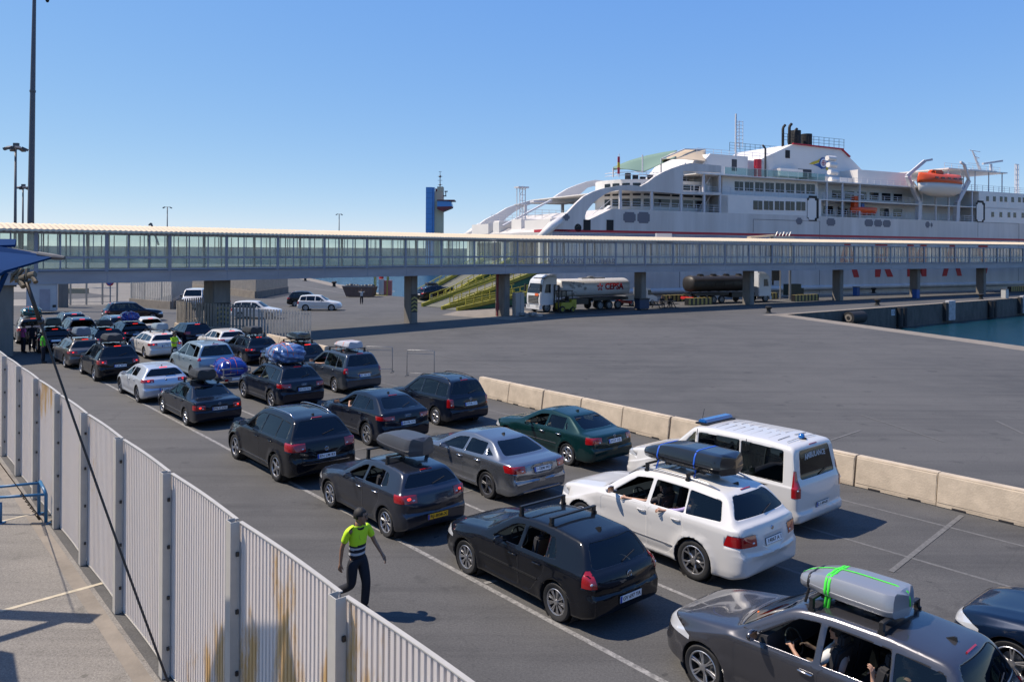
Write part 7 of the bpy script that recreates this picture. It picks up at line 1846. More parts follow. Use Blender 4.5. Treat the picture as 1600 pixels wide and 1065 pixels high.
# ------------------------------------------------------------------ loads on the roofs
seat_people()
M_BOXB = mat('roof_box_black', (.010,.011,.013), .22, coat=.6, noise=.2, nscale=4); M_BOXG = mat('roof_box_grey', (.048,.050,.057), .38, noise=.1, nscale=5); M_BOXS = mat('roof_box_silver', (.27,.28,.30), .3, .4, .5)
M_BOXM = mat('roof_box_matt_black', (.022,.023,.026), .55, noise=.2, nscale=6)
M_STRB = mat('blue_strap', (.01,.09,.50), .6); M_STRG = mat('green_strap', (.05,.65,.04), .6); M_STRO = mat('orange_strap', (.65,.12,.03), .7); M_STRK = M_BLK
def car_pt(car, x, y, z): return car.location + Matrix.Rotation(car.rotation_euler.z, 3, 'Z') @ (Vector((x, y, z))*car.scale[0])
def roof_box(car, label, x, L_, W_, H_, m, y=0.0, straps=(), zb=None, group='roof boxes on the queuing cars', ridge=0.0, taper=.65):
    """x: middle of the box along the car; rises from the bars"""
    H0 = car['_H']; z0 = zb if zb is not None else H0+.10
    o = empty('roof_box', car_pt(car, x, y, z0), car.rotation_euler.z); tag(o, label, 'roof box', group)
    b = NB(); rings = []; n_ = 22
    for i in range(n_+1):
        t = i/n_; X = (t-.5)*L_; fr = 1-((t-.5)*2)**2 if t > .5 else 1
        e_ = .03; wf = (1-(max(0, t-.35)/.65)**2.4*(1-taper)); wf *= min(1, math.sqrt(max(0, 1-((t*2-1))**14))+.02) if True else 1
        hf = (.74+.26*math.sin(min(1, (1-t)*1.6+.0)*PI/2))*(1-.45*max(0, (t-.6)/.4)**2); 
        if i == 0: wf *= .90; hf *= .82
        if i == n_: wf *= .80; hf *= .55
        w2 = W_/2*wf; h2 = H_*hf; h0 = H_*.30
        pr = [(0, 0), (w2*.80, 0), (w2*.95, h0*.35), (w2, h0*.9), (w2*1.005, h0*1.0), (w2*1.005, h0*1.12), (w2*.975, h0*1.16), (w2*.93, h0+(h2-h0)*.55), (w2*.80, h0+(h2-h0)*.92), (w2*.62, h2), (w2*.40, h2*(1-.03*ridge)), (w2*.2, h2*(1+.04*ridge)), (0, h2*(1+.05*ridge))]
        rings.append([b.verts.new((X, yy, zz)) for yy, zz in pr]+[b.verts.new((X, -yy, zz)) for yy, zz in pr[-2:0:-1]])
    k_ = len(rings[0])
    for i in range(n_):
        for k in range(k_):
            f = b.faces.new((rings[i][k], rings[i+1][k], rings[i+1][(k+1)%k_], rings[i][(k+1)%k_]))
            if k in (4, k_-5-1+0): f.material_index = 1
    b.faces.new(rings[0]); b.faces.new(rings[-1][::-1]); bmesh.ops.recalc_face_normals(b, faces=b.faces)
    sh = obj('shell', b, [m, M_BLK], o, True, 38)
    bv = BVHTree.FromPolygons([v.co for v in sh.data.vertices], [p.vertices for p in sh.data.polygons])
    for (kind, pos, ms) in straps:
        b = NB(); prev = None; pts = []
        if kind == 'x':
            for k in range(25):
                a = -PI*.07+PI*1.14*k/24; dv = Vector((0, math.cos(a), math.sin(a))); c_ = Vector((pos, 0, H_*.25)); h_ = bv.ray_cast(c_+dv*1.5, -dv)[0]
                pts.append(h_+dv*.006 if h_ else None)
            pts = [p for p in pts if p]; pts = [Vector((pos, W_/2*.98, -.14))]+pts+[Vector((pos, -W_/2*.98, -.14))]
        else:
            for k in range(25):
                a = PI*.02+PI*.96*k/24; dv = Vector((math.cos(a), 0, math.sin(a))); c_ = Vector((0, pos, H_*.2)); h_ = bv.ray_cast(c_+dv*3, -dv)[0]
                if h_: pts.append(h_+dv*.006)
        wv = Vector((.018, 0, 0)) if kind == 'x' else Vector((0, .012, 0)); rows = [(b.verts.new(p-wv), b.verts.new(p+wv)) for p in pts]
        for i in range(len(rows)-1): b.faces.new((rows[i][0], rows[i+1][0], rows[i+1][1], rows[i][1]))
        so = obj('strap', b, ms, o, True); md = so.modifiers.new('t', 'SOLIDIFY'); md.thickness = .006
    for sg in (1, -1):
        b = NB(); bar(b, (-L_*.25, sg*W_*.25, -.03), (-L_*.25+.12, sg*W_*.25, -.03), .1, .07); bar(b, (L_*.15, sg*W_*.25, -.03), (L_*.15+.12, sg*W_*.25, -.03), .1, .07); obj('clamp', b, M_BLK, o)
    return o
roof_box(scenic, 'silver roof box strapped with bright green tape on the nearest grey car', .92, 1.45, .74, .31, M_BOXS, .02, [('x', .18, M_STRG), ('x', .23, M_STRG), ('x', .50, M_STRK), ('y', -.02, M_STRG)], ridge=.6, taper=.55, zb=1.66+.09)
roof_box(x5, 'glossy black roof box tied with blue straps on the white car', .80, 2.2, .92, .40, M_BOXB, -.02, [('x', .55, M_STRB), ('x', -.42, M_STRB)], taper=.72, zb=1.74+.13)
roof_box(kia, 'matt dark grey roof box on the dark hatchback behind the crossing man', .74, 1.75, .80, .40, M_BOXG, -.05, taper=.6, ridge=.4, zb=1.46+.16)
roof_box(m190, 'black roof box on the old boxy saloon', .85, 1.35, .78, .34, M_BOXM, 0, zb=1.39+.13)
roof_box(q52, 'low black roof box with white edge on the black car in the left lane', .80, 1.8, .8, .34, M_BOXM, 0)
roof_box(wag, 'blue grey roof box on the taupe estate car by the bridge shadow', .78, 1.7, .8, .42, mat('roof_box_bluegrey', (.10,.13,.17), .35), 0)
roof_box(a4, 'pale blue grey roof box on the white estate car', .75, 1.5, .75, .36, mat('roof_box_pale', (.20,.25,.29), .35), -.1)
roof_box(dk1, 'black roof box on the dark estate car next to the white hatchback', .75, 1.7, .8, .36, M_BOXM, 0)
roof_box(dk2, 'glossy black roof box on the black car beside the sunlit barrier blocks', .70, 1.75, .8, .36, M_BOXB, 0)
ob = roof_box(p807, 'pale grey roof box tied down with orange straps on the slate minivan', .45, 1.55, .82, .30, mat('roof_box_light', (.38,.39,.42), .45), 0, [('x', -.25, M_STRO), ('x', .45, M_STRO)], zb=1.75+.12, taper=.9)
def bundle(car, label, x, L_, W_, H_, m, z0=None, n_=5, ropes=M_STRO, parent_loc=None, rz=None, seed=1):
    """wrapped load: several soft bags pressed together"""
    rnd = random.Random(seed); loc = parent_loc or car_pt(car, x, 0, z0 if z0 is not None else car['_H']+.13)
    o = empty('wrapped_load', loc, rz if rz is not None else car.rotation_euler.z); tag(o, label, 'luggage')
    b = NB(); N1, N2 = 44, 22
    rings = []
    for i in range(N1):
        row = []
        for j in range(N2+1):
            a = 2*PI*i/N1; v_ = -PI/2*.55+PI*.775*j/N2; ca = math.cos(v_)
            sx = abs(math.cos(a))**.62*(1 if math.cos(a) > 0 else -1); sy = abs(math.sin(a))**.62*(1 if math.sin(a) > 0 else -1)
            bul = 1+.09*math.cos(n_*a+seed)+.05*math.sin(2.3*n_*a+3*v_+seed)+.04*math.sin(9*v_+5*a)+.05*abs(math.sin(4*v_+2.5*math.sin(6*a+seed)))+rnd.uniform(-.028,.028)
            row.append(b.verts.new((sx*L_/2*ca**.55*bul, sy*W_/2*ca**.55*bul, H_*(.34+.66*math.sin(v_))*(1+.05*math.sin(3*a+seed))+rnd.uniform(-.008,.008))))
        rings.append(row)
    for i in range(N1):
        for j in range(N2): b.faces.new((rings[i][j], rings[(i+1)%N1][j], rings[(i+1)%N1][j+1], rings[i][j+1]))
    b.faces.new([r_[0] for r_ in rings][::-1]); b.faces.new([r_[-1] for r_ in rings])
    bmesh.ops.recalc_face_normals(b, faces=b.faces); w_ = obj('wrapping', b, m, o, True, 50)
    bv = BVHTree.FromPolygons([v.co for v in w_.data.vertices], [p.vertices for p in w_.data.polygons])
    if ropes:
        for (ax, pos) in (('x', -L_*.22), ('x', L_*.18), ('y', 0.0), ('y', W_*.2)):
            pts = []
            for k in range(25):
                a = PI*k/24; dv = Vector((0, math.cos(a), math.sin(a))) if ax == 'x' else Vector((math.cos(a), 0, math.sin(a))); c_ = Vector((pos, 0, .1)) if ax == 'x' else Vector((0, pos, .1))
                h_ = bv.ray_cast(c_+dv*4, -dv)[0]
                if h_: pts.append(h_+dv*.008)
            b = NB(); tube(b, pts, .008, 5); obj('rope', b, ropes, o, True)
    return o
def plastic(name, c1, c2, sc_):
    m = mat(name, c1, .22, 0, .5, noise=.01, nscale=sc_, bump=.7, bscale=9, col2=c2); return m
M_TBLUE = plastic('blue_tarpaulin', (.006,.035,.27), (.003,.018,.16), 3); M_TCLR = plastic('clear_film_blue', (.16,.24,.36), (.012,.06,.24), 5); M_TTEAL = plastic('teal_wrap', (.02,.16,.20), (.01,.07,.09), 3); M_TBRI = plastic('bright_blue_wrap', (.02,.05,.45), (.10,.12,.30), 5)
bundle(q5, 'row of blue bags in clear film roped on the roof of the dark blue car', .75, 1.55, 1.25, .62, M_TCLR, n_=6, seed=2)
bundle(blub, 'bright blue wrapped bundle on the roof of the black estate car', .70, 1.2, 1.0, .50, M_TBRI, seed=4)
# trailer behind the pale blue people carrier
tp = car_pt(esp, -2.55, 0, 0); tr = empty('trailer', (tp.x, tp.y, 0), esp.rotation_euler.z); tag(tr, 'small flatbed trailer with a number plate behind the pale blue people carrier', 'trailer')
bm = NB(); bbox(bm, -.85, .85, -.62, .62, .42, .50); obj('bed', bm, M_GALVL, tr)
bm = NB()
for y in (-.62, .62): bar(bm, (-.85,y,.50), (.85,y,.50), .04, .05); bar(bm, (-.85,y,.86), (.85,y,.86), .04, .05)
for x in (-.85, .85): bar(bm, (x,-.62,.86), (x,.62,.86), .04, .05); bar(bm, (x,-.62,.62), (x,.62,.62), .03, .05)
for x in (-.85, 0, .85):
    for y in (-.62, .62): bar(bm, (x,y,.42), (x,y,.88), .04)
obj('frame', bm, M_GALVL, tr); bm = NB(); bar(bm, (.85,0,.45), (1.75,0,.45), .07); obj('drawbar', bm, M_GALVL, tr)
for y in (-.72, .72): add_wheel(tr, -.05, y, .25, .15, ('C', 6), M_ALLOY, 1 if y > 0 else -1)
bm = NB(); box(bm, (-.88,0,.36), (.03,1.2,.14)); lb_ = obj('lamp_board', bm, M_GALVL, tr); bm = NB(); box(bm, (-.90,0,.40), (.01,.48,.11)); obj('number_plate', bm, M_PLATE, lb_)
for y in (-.5, .5): bm = NB(); box(bm, (-.90,y,.36), (.03,.16,.1)); obj('tail_lamp', bm, M_RED, lb_)
bundle(None, 'heap of blue tarpaulin with orange ropes on the small trailer', 0, 1.65, 1.35, .72, M_TBLUE, n_=4, parent_loc=Vector((tp.x, tp.y, .52)), rz=esp.rotation_euler.z, seed=5)
# far crowd under the bridge
def crowd(label, spec, px, py, paint_, dh=0, at_=None, **kw):
    return park('car', label, spec, at_[0], at_[1], paint_, dh, q=0, **kw) if at_ else far(label, spec, px, py, paint_, dh, q=0, **kw)
c1 = crowd('white hatchback tail on, just left of the yellow vest steward', COMPACT, 216, 531, P_WHITE, 2)
c2 = crowd('black estate car with a low roof box between the white estate and the shade', WAGON, 171, 556, P_BLACK, bars=(1.2,.2), at_=(38.6, 2.0)); roof_box(c2, 'dark roof box in the middle of the crowded left lanes', .7, 1.5, .8, .34, M_BOXM)
c3 = crowd('dark hatchback with lit brake lamps and roof rails in the crowded left lanes', SUV, 129, 545, P_NAVY, at_=(44.2, 1.7))
c4 = crowd('grey sport utility car under the teal wrapped bundle', SUV, 88, 536, P_TAUPE, -4, bars=(1.2,.2), at_=(46.8, -.7)); bundle(c4, 'teal wrapped bundle on the roof of the grey car in the shade', .7, 1.5, 1.1, .50, M_TTEAL, seed=7)
c5 = crowd('dark estate car with a dark roof box deepest in the shade at the left', WAGON, 62, 553, P_BLACK, -4, bars=(1.2,.2)); roof_box(c5, 'dark green roof box in the shade behind the steward in the green vest', .7, 1.7, .9, .45, mat('box_darkgreen', (.01,.03,.03), .4))
c6 = crowd('dark sport utility car turning right behind the queue', SUV, 180, 503, P_BLUEBLK, -92)
crowd('dark hatchback ahead of the white hatchback by the curved slatted fence', COMPACT, 0, 0, P_BLUEBLK, at_=(38.6, 7.4))
crowd('black sport utility car with rails deep in the middle of the left crowd', SUV, 0, 0, P_BLACK, at_=(49.2, 2.2))
crowd('slate estate car ahead of the blue bundle in the left crowd', WAGON, 0, 0, P_SLATE, at_=(47.6, 4.8))
c7 = crowd('dark car at the head of the lanes beyond the turning car', COMPACT, 22, 525, P_BLACK, 0) if 0 else None
# vans and cars beyond the slatted fences
def side_on(label, spec, px, py, h, paint_, name='car', q=0, sc_=1.0, **kw):
    sp_ = dict(spec); sp_.update(kw); sp_['q'] = q
    if sp_.get('hmat', 0) is None: sp_['hmat'] = paint_
    o = make_car(name, label, sp_, gp(px, py), R(h), paint_, 'van' if 'van' in label else 'car', 'cars parked beyond the queue'); o.scale = (sc_,)*3; return o
side_on('white panel van parked nose to the camera beyond the slatted fence', VAN, 306, 480, -75, P_WHITE, 'parked_van', sc_=1.08)
side_on('silver box-backed family van parked beside the white panel van', TOURAN, 346, 481, 205, P_SILV, 'parked_van', rails=None)
side_on('white small van parked behind the grey slatted fence', TOURAN, 380, 497, 0, P_WHITE, 'parked_van', H=1.80, rails=None)
side_on('black sport utility car parked behind the white people carrier', SUV, 463, 478, 8, P_BLACK, q=1)
side_on('white people carrier standing side-on on the open quay', TOURAN, 480, 484.5, 3, P_WHITE, q=1, rails=None)
rc = side_on('dark car with a roof box driving up the vehicle ramp', WAGON, 668, 472, 38, P_BLUEBLK, q=0); rc.rotation_euler = (0, R(-9), R(38)); rc.location.z = .45
roof_box(rc, 'black roof box on the dark car climbing the ramp', .6, 1.7, .8, .36, M_BOXM, zb=1.62)
# light bar, beacon, lettering of the ambulance
def amb_parts():
    H_ = 1.97
    b = NB(); bbox(b, 1.62, 1.92, -.55, .55, H_+.01, H_+.03); 
    o = empty('light_bar', (1.78, 0, H_-.01)); o.parent = amb
    b = NB(); prism(b, [(-.13,0),(.13,0),(.11,.09),(-.11,.09)], -.56, .56); bmesh.ops.bevel(b, geom=list(b.edges), offset=.025, segments=2, affect='EDGES'); obj('blue_housing', b, mat('beacon_blue', (.01,.10,.32), .15, coat=.8), o, True, 40)
    b = NB(); bbox(b, -.17, .17, -.60, .60, -.03, .012); obj('base', b, M_BLK, o)
    b = NB(); lathe(b, [(.001,.09),(.06,.08),(.075,.0)], 14, 'Z', centre=(-.55, .0, H_-.01)); obj('rear_beacon', b, MATS['beacon_blue'], amb, True)
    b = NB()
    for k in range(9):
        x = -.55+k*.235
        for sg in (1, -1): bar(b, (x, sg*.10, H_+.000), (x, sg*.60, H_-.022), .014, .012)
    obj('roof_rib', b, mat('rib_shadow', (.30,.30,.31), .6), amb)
    b = NB(); tube(b, [(1.98, .3, H_-.03), (1.90, .3, H_+.30)], .006, 5); obj('aerial', b, M_BLK, amb)
    tm = text_mesh('AMBULANCE', .16, .002, .006)
    for v in tm.vertices:
        x, y = v.co.x, v.co.y; a = x/.9; v.co = Vector((0, -math.sin(a)*.9*.98, 1.66+y-.14*(1-math.cos(a))*1.2 -.0))
    me_t = tm; bvh = None
    rx = None
    for ob in amb.children:
        if ob.name.startswith('rear_window'): rx = ob
    if rx:
        bv = BVHTree.FromPolygons([v.co for v in rx.data.vertices], [p.vertices for p in rx.data.polygons])
        for v in tm.vertices:
            h_ = bv.ray_cast(Vector((-3, v.co.y, v.co.z)), Vector((1,0,0)))[0]; v.co.x = (h_.x if h_ else -.95)-.006
    link('lettering', tm, amb, M_PLATE)
    b = NB(); bar(b, (.35, .975, .985), (1.62, .975, .985), .012, .045); bar(b, (-.55, .965, .985), (.28, .972, .985), .012, .045); obj('slide_rail', b, M_BLK, amb)
    b = NB()
    for x in (.30, 1.66): bar(b, (x, .978, .45), (x, .978, 1.06), .012, .014); bar(b, (x, .90, 1.16 if 0 else 1.9), (x, .93, 1.75), .012, .012)
    obj('sliding_door_seam', b, M_BLK, amb)
    b = NB(); y = .975
    for a0, c0 in (((-.42,.78),(-.30,.86)), ((-.30,.86),(-.22,.80)), ((-.30,.86),(-.16,.88)), ((-.22,.80),(-.12,.72)), ((-.34,.82),(-.38,.70))): bar(b, (a0[0], y, a0[1]), (c0[0], y, c0[1]), .008, .045)
    obj('blue_mark', b, M_STRB, amb)
    b = NB(); box(b, (-1.01, -.0, 1.02-.22), (.03, 1.2, .10)); obj('tailgate_handle', b, M_BLK, amb)
amb_parts()

# things on the dashboard of the nearest car
o = obj('orange_vest', (lambda b: (box(b, (0,0,0), (.34,.30,.03), Matrix.Rotation(.5, 3, 'Z')), b)[1])(NB()), mat('vest_orange', (.75,.16,.02), .8)); o.location = car_pt(scenic, 2.02, .32, 1.15); o.rotation_euler = (0, 0, scenic.rotation_euler.z); tag(o, 'bright orange vest lying behind the windscreen of the nearest grey car', 'vest')
o = obj('paper_sheet', (lambda b: (box(b, (0,0,0), (.15,.21,.004)), b)[1])(NB()), M_PLATE); o.location = car_pt(scenic, 1.90, .0, 1.14); o.rotation_euler = (0, 0, scenic.rotation_euler.z+.3); tag(o, 'white paper slip lying behind the windscreen of the nearest grey car', 'paper')
# ------------------------------------------------------------------ tanker lorries, pickup, forklift behind the footbridge
M_TKW = mat('tank_white', (.55,.54,.53), .35, noise=.08, nscale=1.5); M_TKS = mat('tank_steel', (.045,.04,.036), .5, .4, noise=.35, nscale=1.2); M_CABW = mat('cab_white', (.55,.57,.60), .3, coat=.5)
def tanker(label, loc, rz, tankm, text=None, sc_=1.0, night=False):
    o = empty('tanker_lorry', loc, rz); tag(o, label, 'lorry'); o.scale = (sc_,)*3       # x forward, front bumper at x=0
    cab = NB(); side = [(-2.2,.75),(-.05,.75),(0,1.2),(-.02,1.9),(-.12,2.35),(-.42,3.35),(-.95,3.72),(-2.2,3.75)]
    prism(cab, side, -1.22, 1.22); bmesh.ops.bevel(cab, geom=[e for e in cab.edges if e.calc_length() > .2], offset=.07, segments=3, affect='EDGES'); obj('cab', cab, M_CABW, o, True, 35)
    b = NB(); f = quad(b, (-.06,-1.08,2.02), (-.06,1.08,2.02), (-.35,1.0,3.02), (-.35,-1.0,3.02)); bmesh.ops.translate(b, verts=b.verts, vec=(.035,0,0)); so = obj('windscreen', b, M_SWIN, o); so.modifiers.new('t', 'SOLIDIFY').thickness = .02
    for sg in (1, -1):
        b = NB(); prism(b, [(-.55,2.05),(-1.35,2.05),(-1.35,2.95),(-.75,2.95)], sg*1.215, sg*1.245); d = obj('side_window', b, M_SWIN, o)
        b = NB(); box(b, (.05, sg*1.38, 2.55), (.12,.22,.75)); bar(b, (-.1,sg*1.2,2.9), (.03,sg*1.38,2.85), .04); obj('mirror', b, M_BLK, o)
    b = NB(); bbox(b, -.02, .03, -.85, .85, .95, 1.75); g_ = obj('grille', b, M_BLK, o); b = NB()
    for k in range(5): bbox(b, .03, .045, -.83, .83, 1.02+.15*k, 1.07+.15*k)
    obj('grille_bar', b, M_GALVL, g_)
    b = NB(); bbox(b, -.3, .08, -1.2, 1.2, .32, .78); bmesh.ops.bevel(b, geom=list(b.edges), offset=.05, segments=2, affect='EDGES'); obj('bumper', b, M_CABW, o, True, 40)
    for sg in (1, -1): b = NB(); bbox(b, .05, .10, sg*.78-.22, sg*.78+.22, .55, .78); obj('headlight', b, M_LENS, o)
    b = NB(); bbox(b, .035, .06, .35, .95, 1.75, 2.0); obj('orange_plate', b, M_STRO, o)
    b = NB(); prism(b, [(-2.2,3.7),(-2.2,3.95),(-1.2,3.9),(-.6,3.62)], -1.0, 1.0); obj('air_deflector', b, M_CABW, o)
    # tank with dished ends
    b = NB(); L0, L1 = -12.6, -3.1; prof = []
    def oval(x, s_): return [b.verts.new((x, 1.22*s_*math.copysign(abs(math.cos(a))**.8, math.cos(a)), 2.45+.98*s_*math.copysign(abs(math.sin(a))**.85, math.sin(a)))) for a in [2*PI*k/28 for k in range(28)]]
    rs = [oval(x, s_) for x, s_ in ((L0-.38,.12),(L0-.32,.5),(L0-.18,.82),(L0-.03,.97),(L0+.1,1),((L0+L1)/2,1),(L1-.1,1),(L1+.03,.97),(L1+.18,.82),(L1+.32,.5),(L1+.38,.12))]
    for i in range(len(rs)-1):
        for k in range(28): b.faces.new((rs[i][k], rs[i+1][k], rs[i+1][(k+1)%28], rs[i][(k+1)%28]))
    b.faces.new(rs[0][::-1]); b.faces.new(rs[-1]); bmesh.ops.recalc_face_normals(b, faces=b.faces); tk = obj('tank', b, tankm, o, True, 40)
    b = NB()
    for x in ([-4.5,-6.6,-8.7,-10.8] if not text else [-7.8]): tube(b, [(x,0,3.38),(x,0,3.60)], .42, 14); tube(b, [(x,0,3.60),(x,0,3.66)], .3, 12)
    if text: bbox(b, -9.6, -6.3, -.35, .35, 3.38, 3.52)
    obj('manhole', b, M_GALVL if text else tankm, tk)
    b = NB()
    for x in [-3.4-1.5*k for k in range(7)] if not text else []:
        tube(b, [(x, 1.235*math.cos(a), 2.45+1.0*math.sin(a)) for a in [2*PI*k/24 for k in range(25)]], .03, 5)
    if not text: obj('hoop', b, tankm, tk)
    else: b.free()
    b = NB(); bbox(b, -12.7, -.6, -.45, .45, .95, 1.2); bbox(b, -12.4, -7.2, -1.15, 1.15, 1.05, 1.35); bbox(b, -6.6, -4.6, -1.1, 1.1, .7, 1.3); obj('chassis', b, M_BLK, o)
    b = NB(); bbox(b, -12.9, -12.7, -1.2, 1.2, .55, .85); obj('rear_bumper', b, M_LRED, o)
    for x in (-.95, -4.0, -8.3, -9.6, -10.9):
        for sg in (1, -1): add_wheel(o, x, sg*1.05, .50, .30, ('C', 10), M_GALVL, sg)
    if text:
        tm = text_mesh(text, .95, .004, .03)
        for v in tm.vertices:
            for _ in (0,): pass
            v.co = Vector((-10.2+(-v.co.x), 1.232+v.co.z, 2.52+v.co.y))
        for v in tm.vertices: v.co.y = 1.24*math.sqrt(max(0, 1-((v.co.z-2.45)/1.05)**4))**.5+.012
        link('lettering', tm, tk, M_LRED)
        b = NB(); cx = -8.15
        for k in range(5):
            a = PI/2+2*PI*k/5; bar(b, (cx+.12*math.cos(a), 1.245, 2.52+.12*math.sin(a)), (cx+.42*math.cos(a), 1.235, 2.52+.42*math.sin(a)), .02, .16)
        obj('star_mark', b, M_LRED, tk)
        b = NB(); rn = random.Random(3)
        for k in range(12):
            x = -3.9-rn.random()*2.6; z = 1.9+rn.random()*1.1; r_ = rn.uniform(.07,.2); lathe(b, [(.001,1.235*(1 if abs(z-2.45) < .5 else .96)+.015),(r_,1.235*(1 if abs(z-2.45) < .5 else .96)+.015)], 14, 'Y', centre=(x,0,z))
        obj('bubble_dot', b, M_GALVL, tk)
    return o
# front bumper left in the picture: the cab looks to the left, its left side to the camera
p = gp(826, 489); q_ = gp(968, 482); rz_ = math.atan2(p.y-q_.y, p.x-q_.x)
tanker('white road tanker with red lettering parked behind the footbridge pillars', (p.x+.5, p.y+1.2, 0), rz_, M_TKW, 'CEPSA', 1.0)
p = gp(1197, 471); q_ = gp(1070, 474)
rz2 = math.atan2(FB.y, FB.x)
tanker('dull steel tanker lorry with white cab parked in the shade behind the footbridge', (p.x, p.y+.6, 0), rz2, M_TKS, None, 1.0)
# small white pickup lorry behind the pillar
o = empty('flatbed_lorry', gp(1022, 477), rz_+PI); tag(o, 'small white flatbed lorry half hidden by the footbridge pillar and the bin', 'lorry'); o.location.y += 1.5
bm = NB(); prism(bm, [(-1.9,.45),(0,.45),(.02,.95),(-.75,1.25),(-1.15,2.0),(-1.9,2.05)], -.95, .95); bmesh.ops.bevel(bm, geom=list(bm.edges), offset=.05, segments=2, affect='EDGES'); obj('cab', bm, M_CABW, o, True, 40)
for sg in (1, -1): bm = NB(); prism(bm, [(-.82,1.25),(-1.6,1.25),(-1.6,1.85),(-1.18,1.85)], sg*.945, sg*.965); obj('side_window', bm, M_SWIN, o)
bm = NB(); bbox(bm, -5.2, -2.0, -1.0, 1.0, .75, .9); bbox(bm, -5.2, -5.1, -1.0, 1.0, .9, 1.3); bbox(bm, -5.2, -2.0, .95, 1.0, .9, 1.3); bbox(bm, -5.2, -2.0, -1.0, -.95, .9, 1.3); bbox(bm, -2.1, -2.0, -1, 1, .9, 2.1); obj('load_bed', bm, M_GALVL, o)
for x in (-.85, -4.2):
    for sg in (1, -1): add_wheel(o, x, sg*.85, .34, .2, ('C', 6), M_GALVL, sg)
# forklift
o = empty('forklift', gp(875, 488), rz_); tag(o, 'dark and yellow forklift truck parked in front of the white tanker', 'forklift')
bm = NB(); bbox(bm, -1.6, .3, -.55, .55, .35, 1.05); bbox(bm, -1.8, -1.1, -.55, .55, .35, 1.35); bmesh.ops.bevel(bm, geom=list(bm.edges), offset=.05, segments=2, affect='EDGES'); obj('chassis', bm, M_RYEL, o)
bm = NB()
for x in (-1.3, .15):
    for y in (-.48, .48): bar(bm, (x,y,1.0), (x+(.1 if x < 0 else 0),y,2.25), .07)
bbox(bm, -1.3, .25, -.55, .55, 2.22, 2.3); obj('overhead_guard', bm, M_BLK, o)
bm = NB()
for y in (-.35, .35): bar(bm, (.5,y,.1), (.42,y,2.9), .1, .12)
for z in (.3, 1.2, 2.0, 2.85): bar(bm, (.48,-.35,z), (.48,.35,z), .08)
obj('mast', bm, M_BLK, o)
for y in (-.25, .25): bm = NB(); bar(bm, (.55,y,.12), (1.7,y,.1), .12, .05); obj('fork', bm, M_BLK, o)
for x, r_ in ((.15,.36), (-1.25,.30)):
    for sg in (1, -1): add_wheel(o, x, sg*.55, r_, r_*.55, ('C', 5), M_RYEL, sg)
bm = NB(); bbox(bm, -.9, -.45, -.3, .3, 1.05, 1.2); bbox(bm, -1.0, -.88, -.3, .3, 1.1, 1.6); obj('seat', bm, M_BLK, o)
bm = NB()
for k in range(5): box(bm, (-1.2+k*.55, random.uniform(-.2,.2), .14+.1*(k%2)), (.6, .6, .28), Matrix.Rotation(random.random(), 3, 'Z'))
o = obj('cargo_net_heap', bm, M_GALVL); o.location = gp(825, 494); tag(o, 'low pale heap of sheeting on the ground in front of the tanker cab', 'tarpaulin')
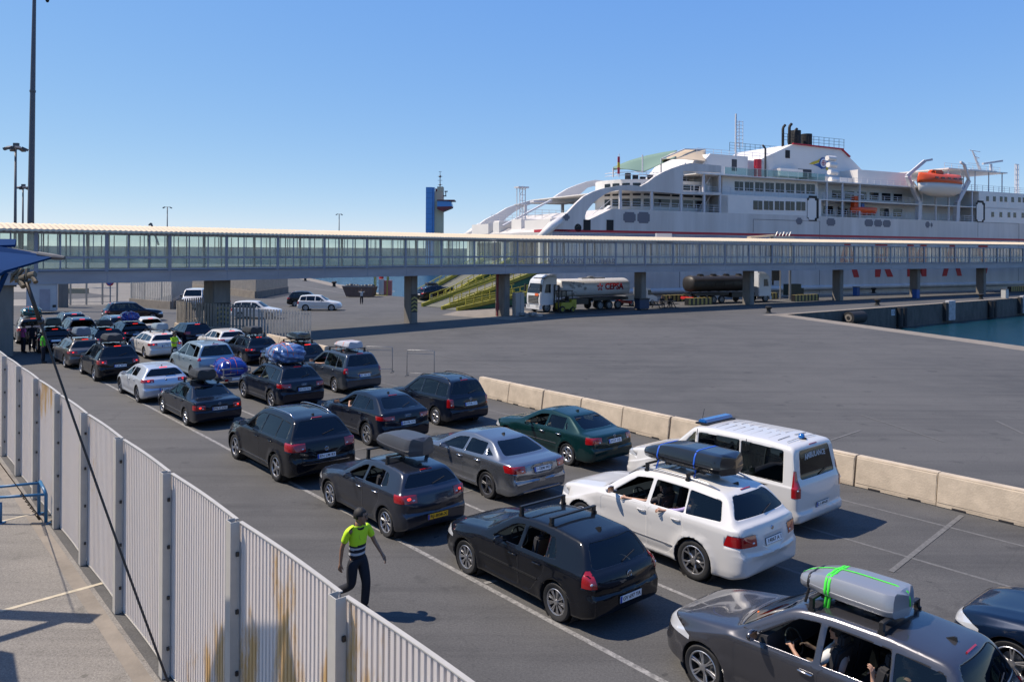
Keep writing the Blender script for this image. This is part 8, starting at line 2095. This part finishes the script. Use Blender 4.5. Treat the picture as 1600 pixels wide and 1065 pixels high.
# luffing gangway arm lying over the bridge roof
g0 = at(1170, 371, 100); g1 = at(1238, 371, 108); o = empty('gangway_arm', g0); tag(o, 'cream telescopic gangway arm resting above the footbridge roof', 'gangway'); dv = g1-g0
bm = NB(); bar(bm, (0,0,0), dv*.55+Vector((0,0,.25)), .5, .25); obj('boom', bm, M_ROOFC, o); bm = NB(); bar(bm, dv*.5, dv, .6, .35)
for k in range(5): bar(bm, dv*(.6+.08*k)+Vector((0,0,.2)), dv*(.64+.08*k)+Vector((0,0,.75-.1*(k%2))), .1)
obj('head_frame', bm, M_GALVL, o); bm = NB(); bar(bm, dv*.95, Vector((dv.x*.95, dv.y*.95, -g0.z)), .25); obj('support_leg', bm, M_GALVL, o)
bm = NB(); bbox(bm, -.9, .9, -.3, .3, 0, 1.1); o = obj('roof_vent', bm, M_RAILW); o.location = at(1037, 372, 91)-Vector((0,0,.55)); tag(o, 'small white box vent standing on the footbridge roof', 'vent'); 
# ------------------------------------------------------------------ every separate piece of a repeated part becomes a part of its own
def split_loose(o, maxn=60):
    me = o.data; n_ = len(me.vertices); par = list(range(n_))
    def find(a):
        while par[a] != a: par[a] = par[par[a]]; a = par[a]
        return a
    for e in me.edges:
        a, b = find(e.vertices[0]), find(e.vertices[1])
        if a != b: par[a] = b
    groups = {}
    for i in range(n_): groups.setdefault(find(i), []).append(i)
    if len(groups) < 2 or len(groups) > maxn: return
    smooth = [p.use_smooth for p in me.polygons]; root_of = [find(i) for i in range(n_)]
    polys = {}
    for p in me.polygons: polys.setdefault(root_of[p.vertices[0]], []).append(p)
    for gi, (r_, vs) in enumerate(groups.items()):
        idx = {v: k for k, v in enumerate(vs)}; m2 = bpy.data.meshes.new(o.name.split('.')[0])
        m2.from_pydata([me.vertices[v].co for v in vs], [], [[idx[v] for v in p.vertices] for p in polys.get(r_, [])])
        for m_ in me.materials: m2.materials.append(m_)
        for q1, p in zip(m2.polygons, polys.get(r_, [])): q1.material_index = p.material_index; q1.use_smooth = p.use_smooth
        if smooth and smooth[0]: m2.set_sharp_from_angle(angle=R(40))
        c = o.copy(); c.data = m2; C.objects.link(c)
    bpy.data.objects.remove(o)
SPLIT = ('wheel_well', 'capping_strip', 'clip', 'stanchion', 'window', 'louvre', 'fairlead', 'yellow_bar', 'manhole', 'hoop', 'cylinder', 'stern_column', 'mooring_house', 'stern_opening', 'door_seam',
         'deck_chair', 'raft_canister', 'foot', 'stairs', 'sail_pole', 'girder', 'rail', 'floor_line', 'base_plate', 'bubble_dot', 'shackle', 'roof_rib', 'clamp', 'slide_rail', 'disc', 'hazard_chevron', 'thin_stripe', 'red_stripe', 'post', 'bed', 'sheet', 'sack_heap', 'side_girder', 'kerb_beam')
if 1:
    for o in list(sc.objects):
        if o.type == 'MESH' and not o.children and not o.modifiers and o.name.split('.')[0] in SPLIT and 'kind' not in o: split_loose(o)
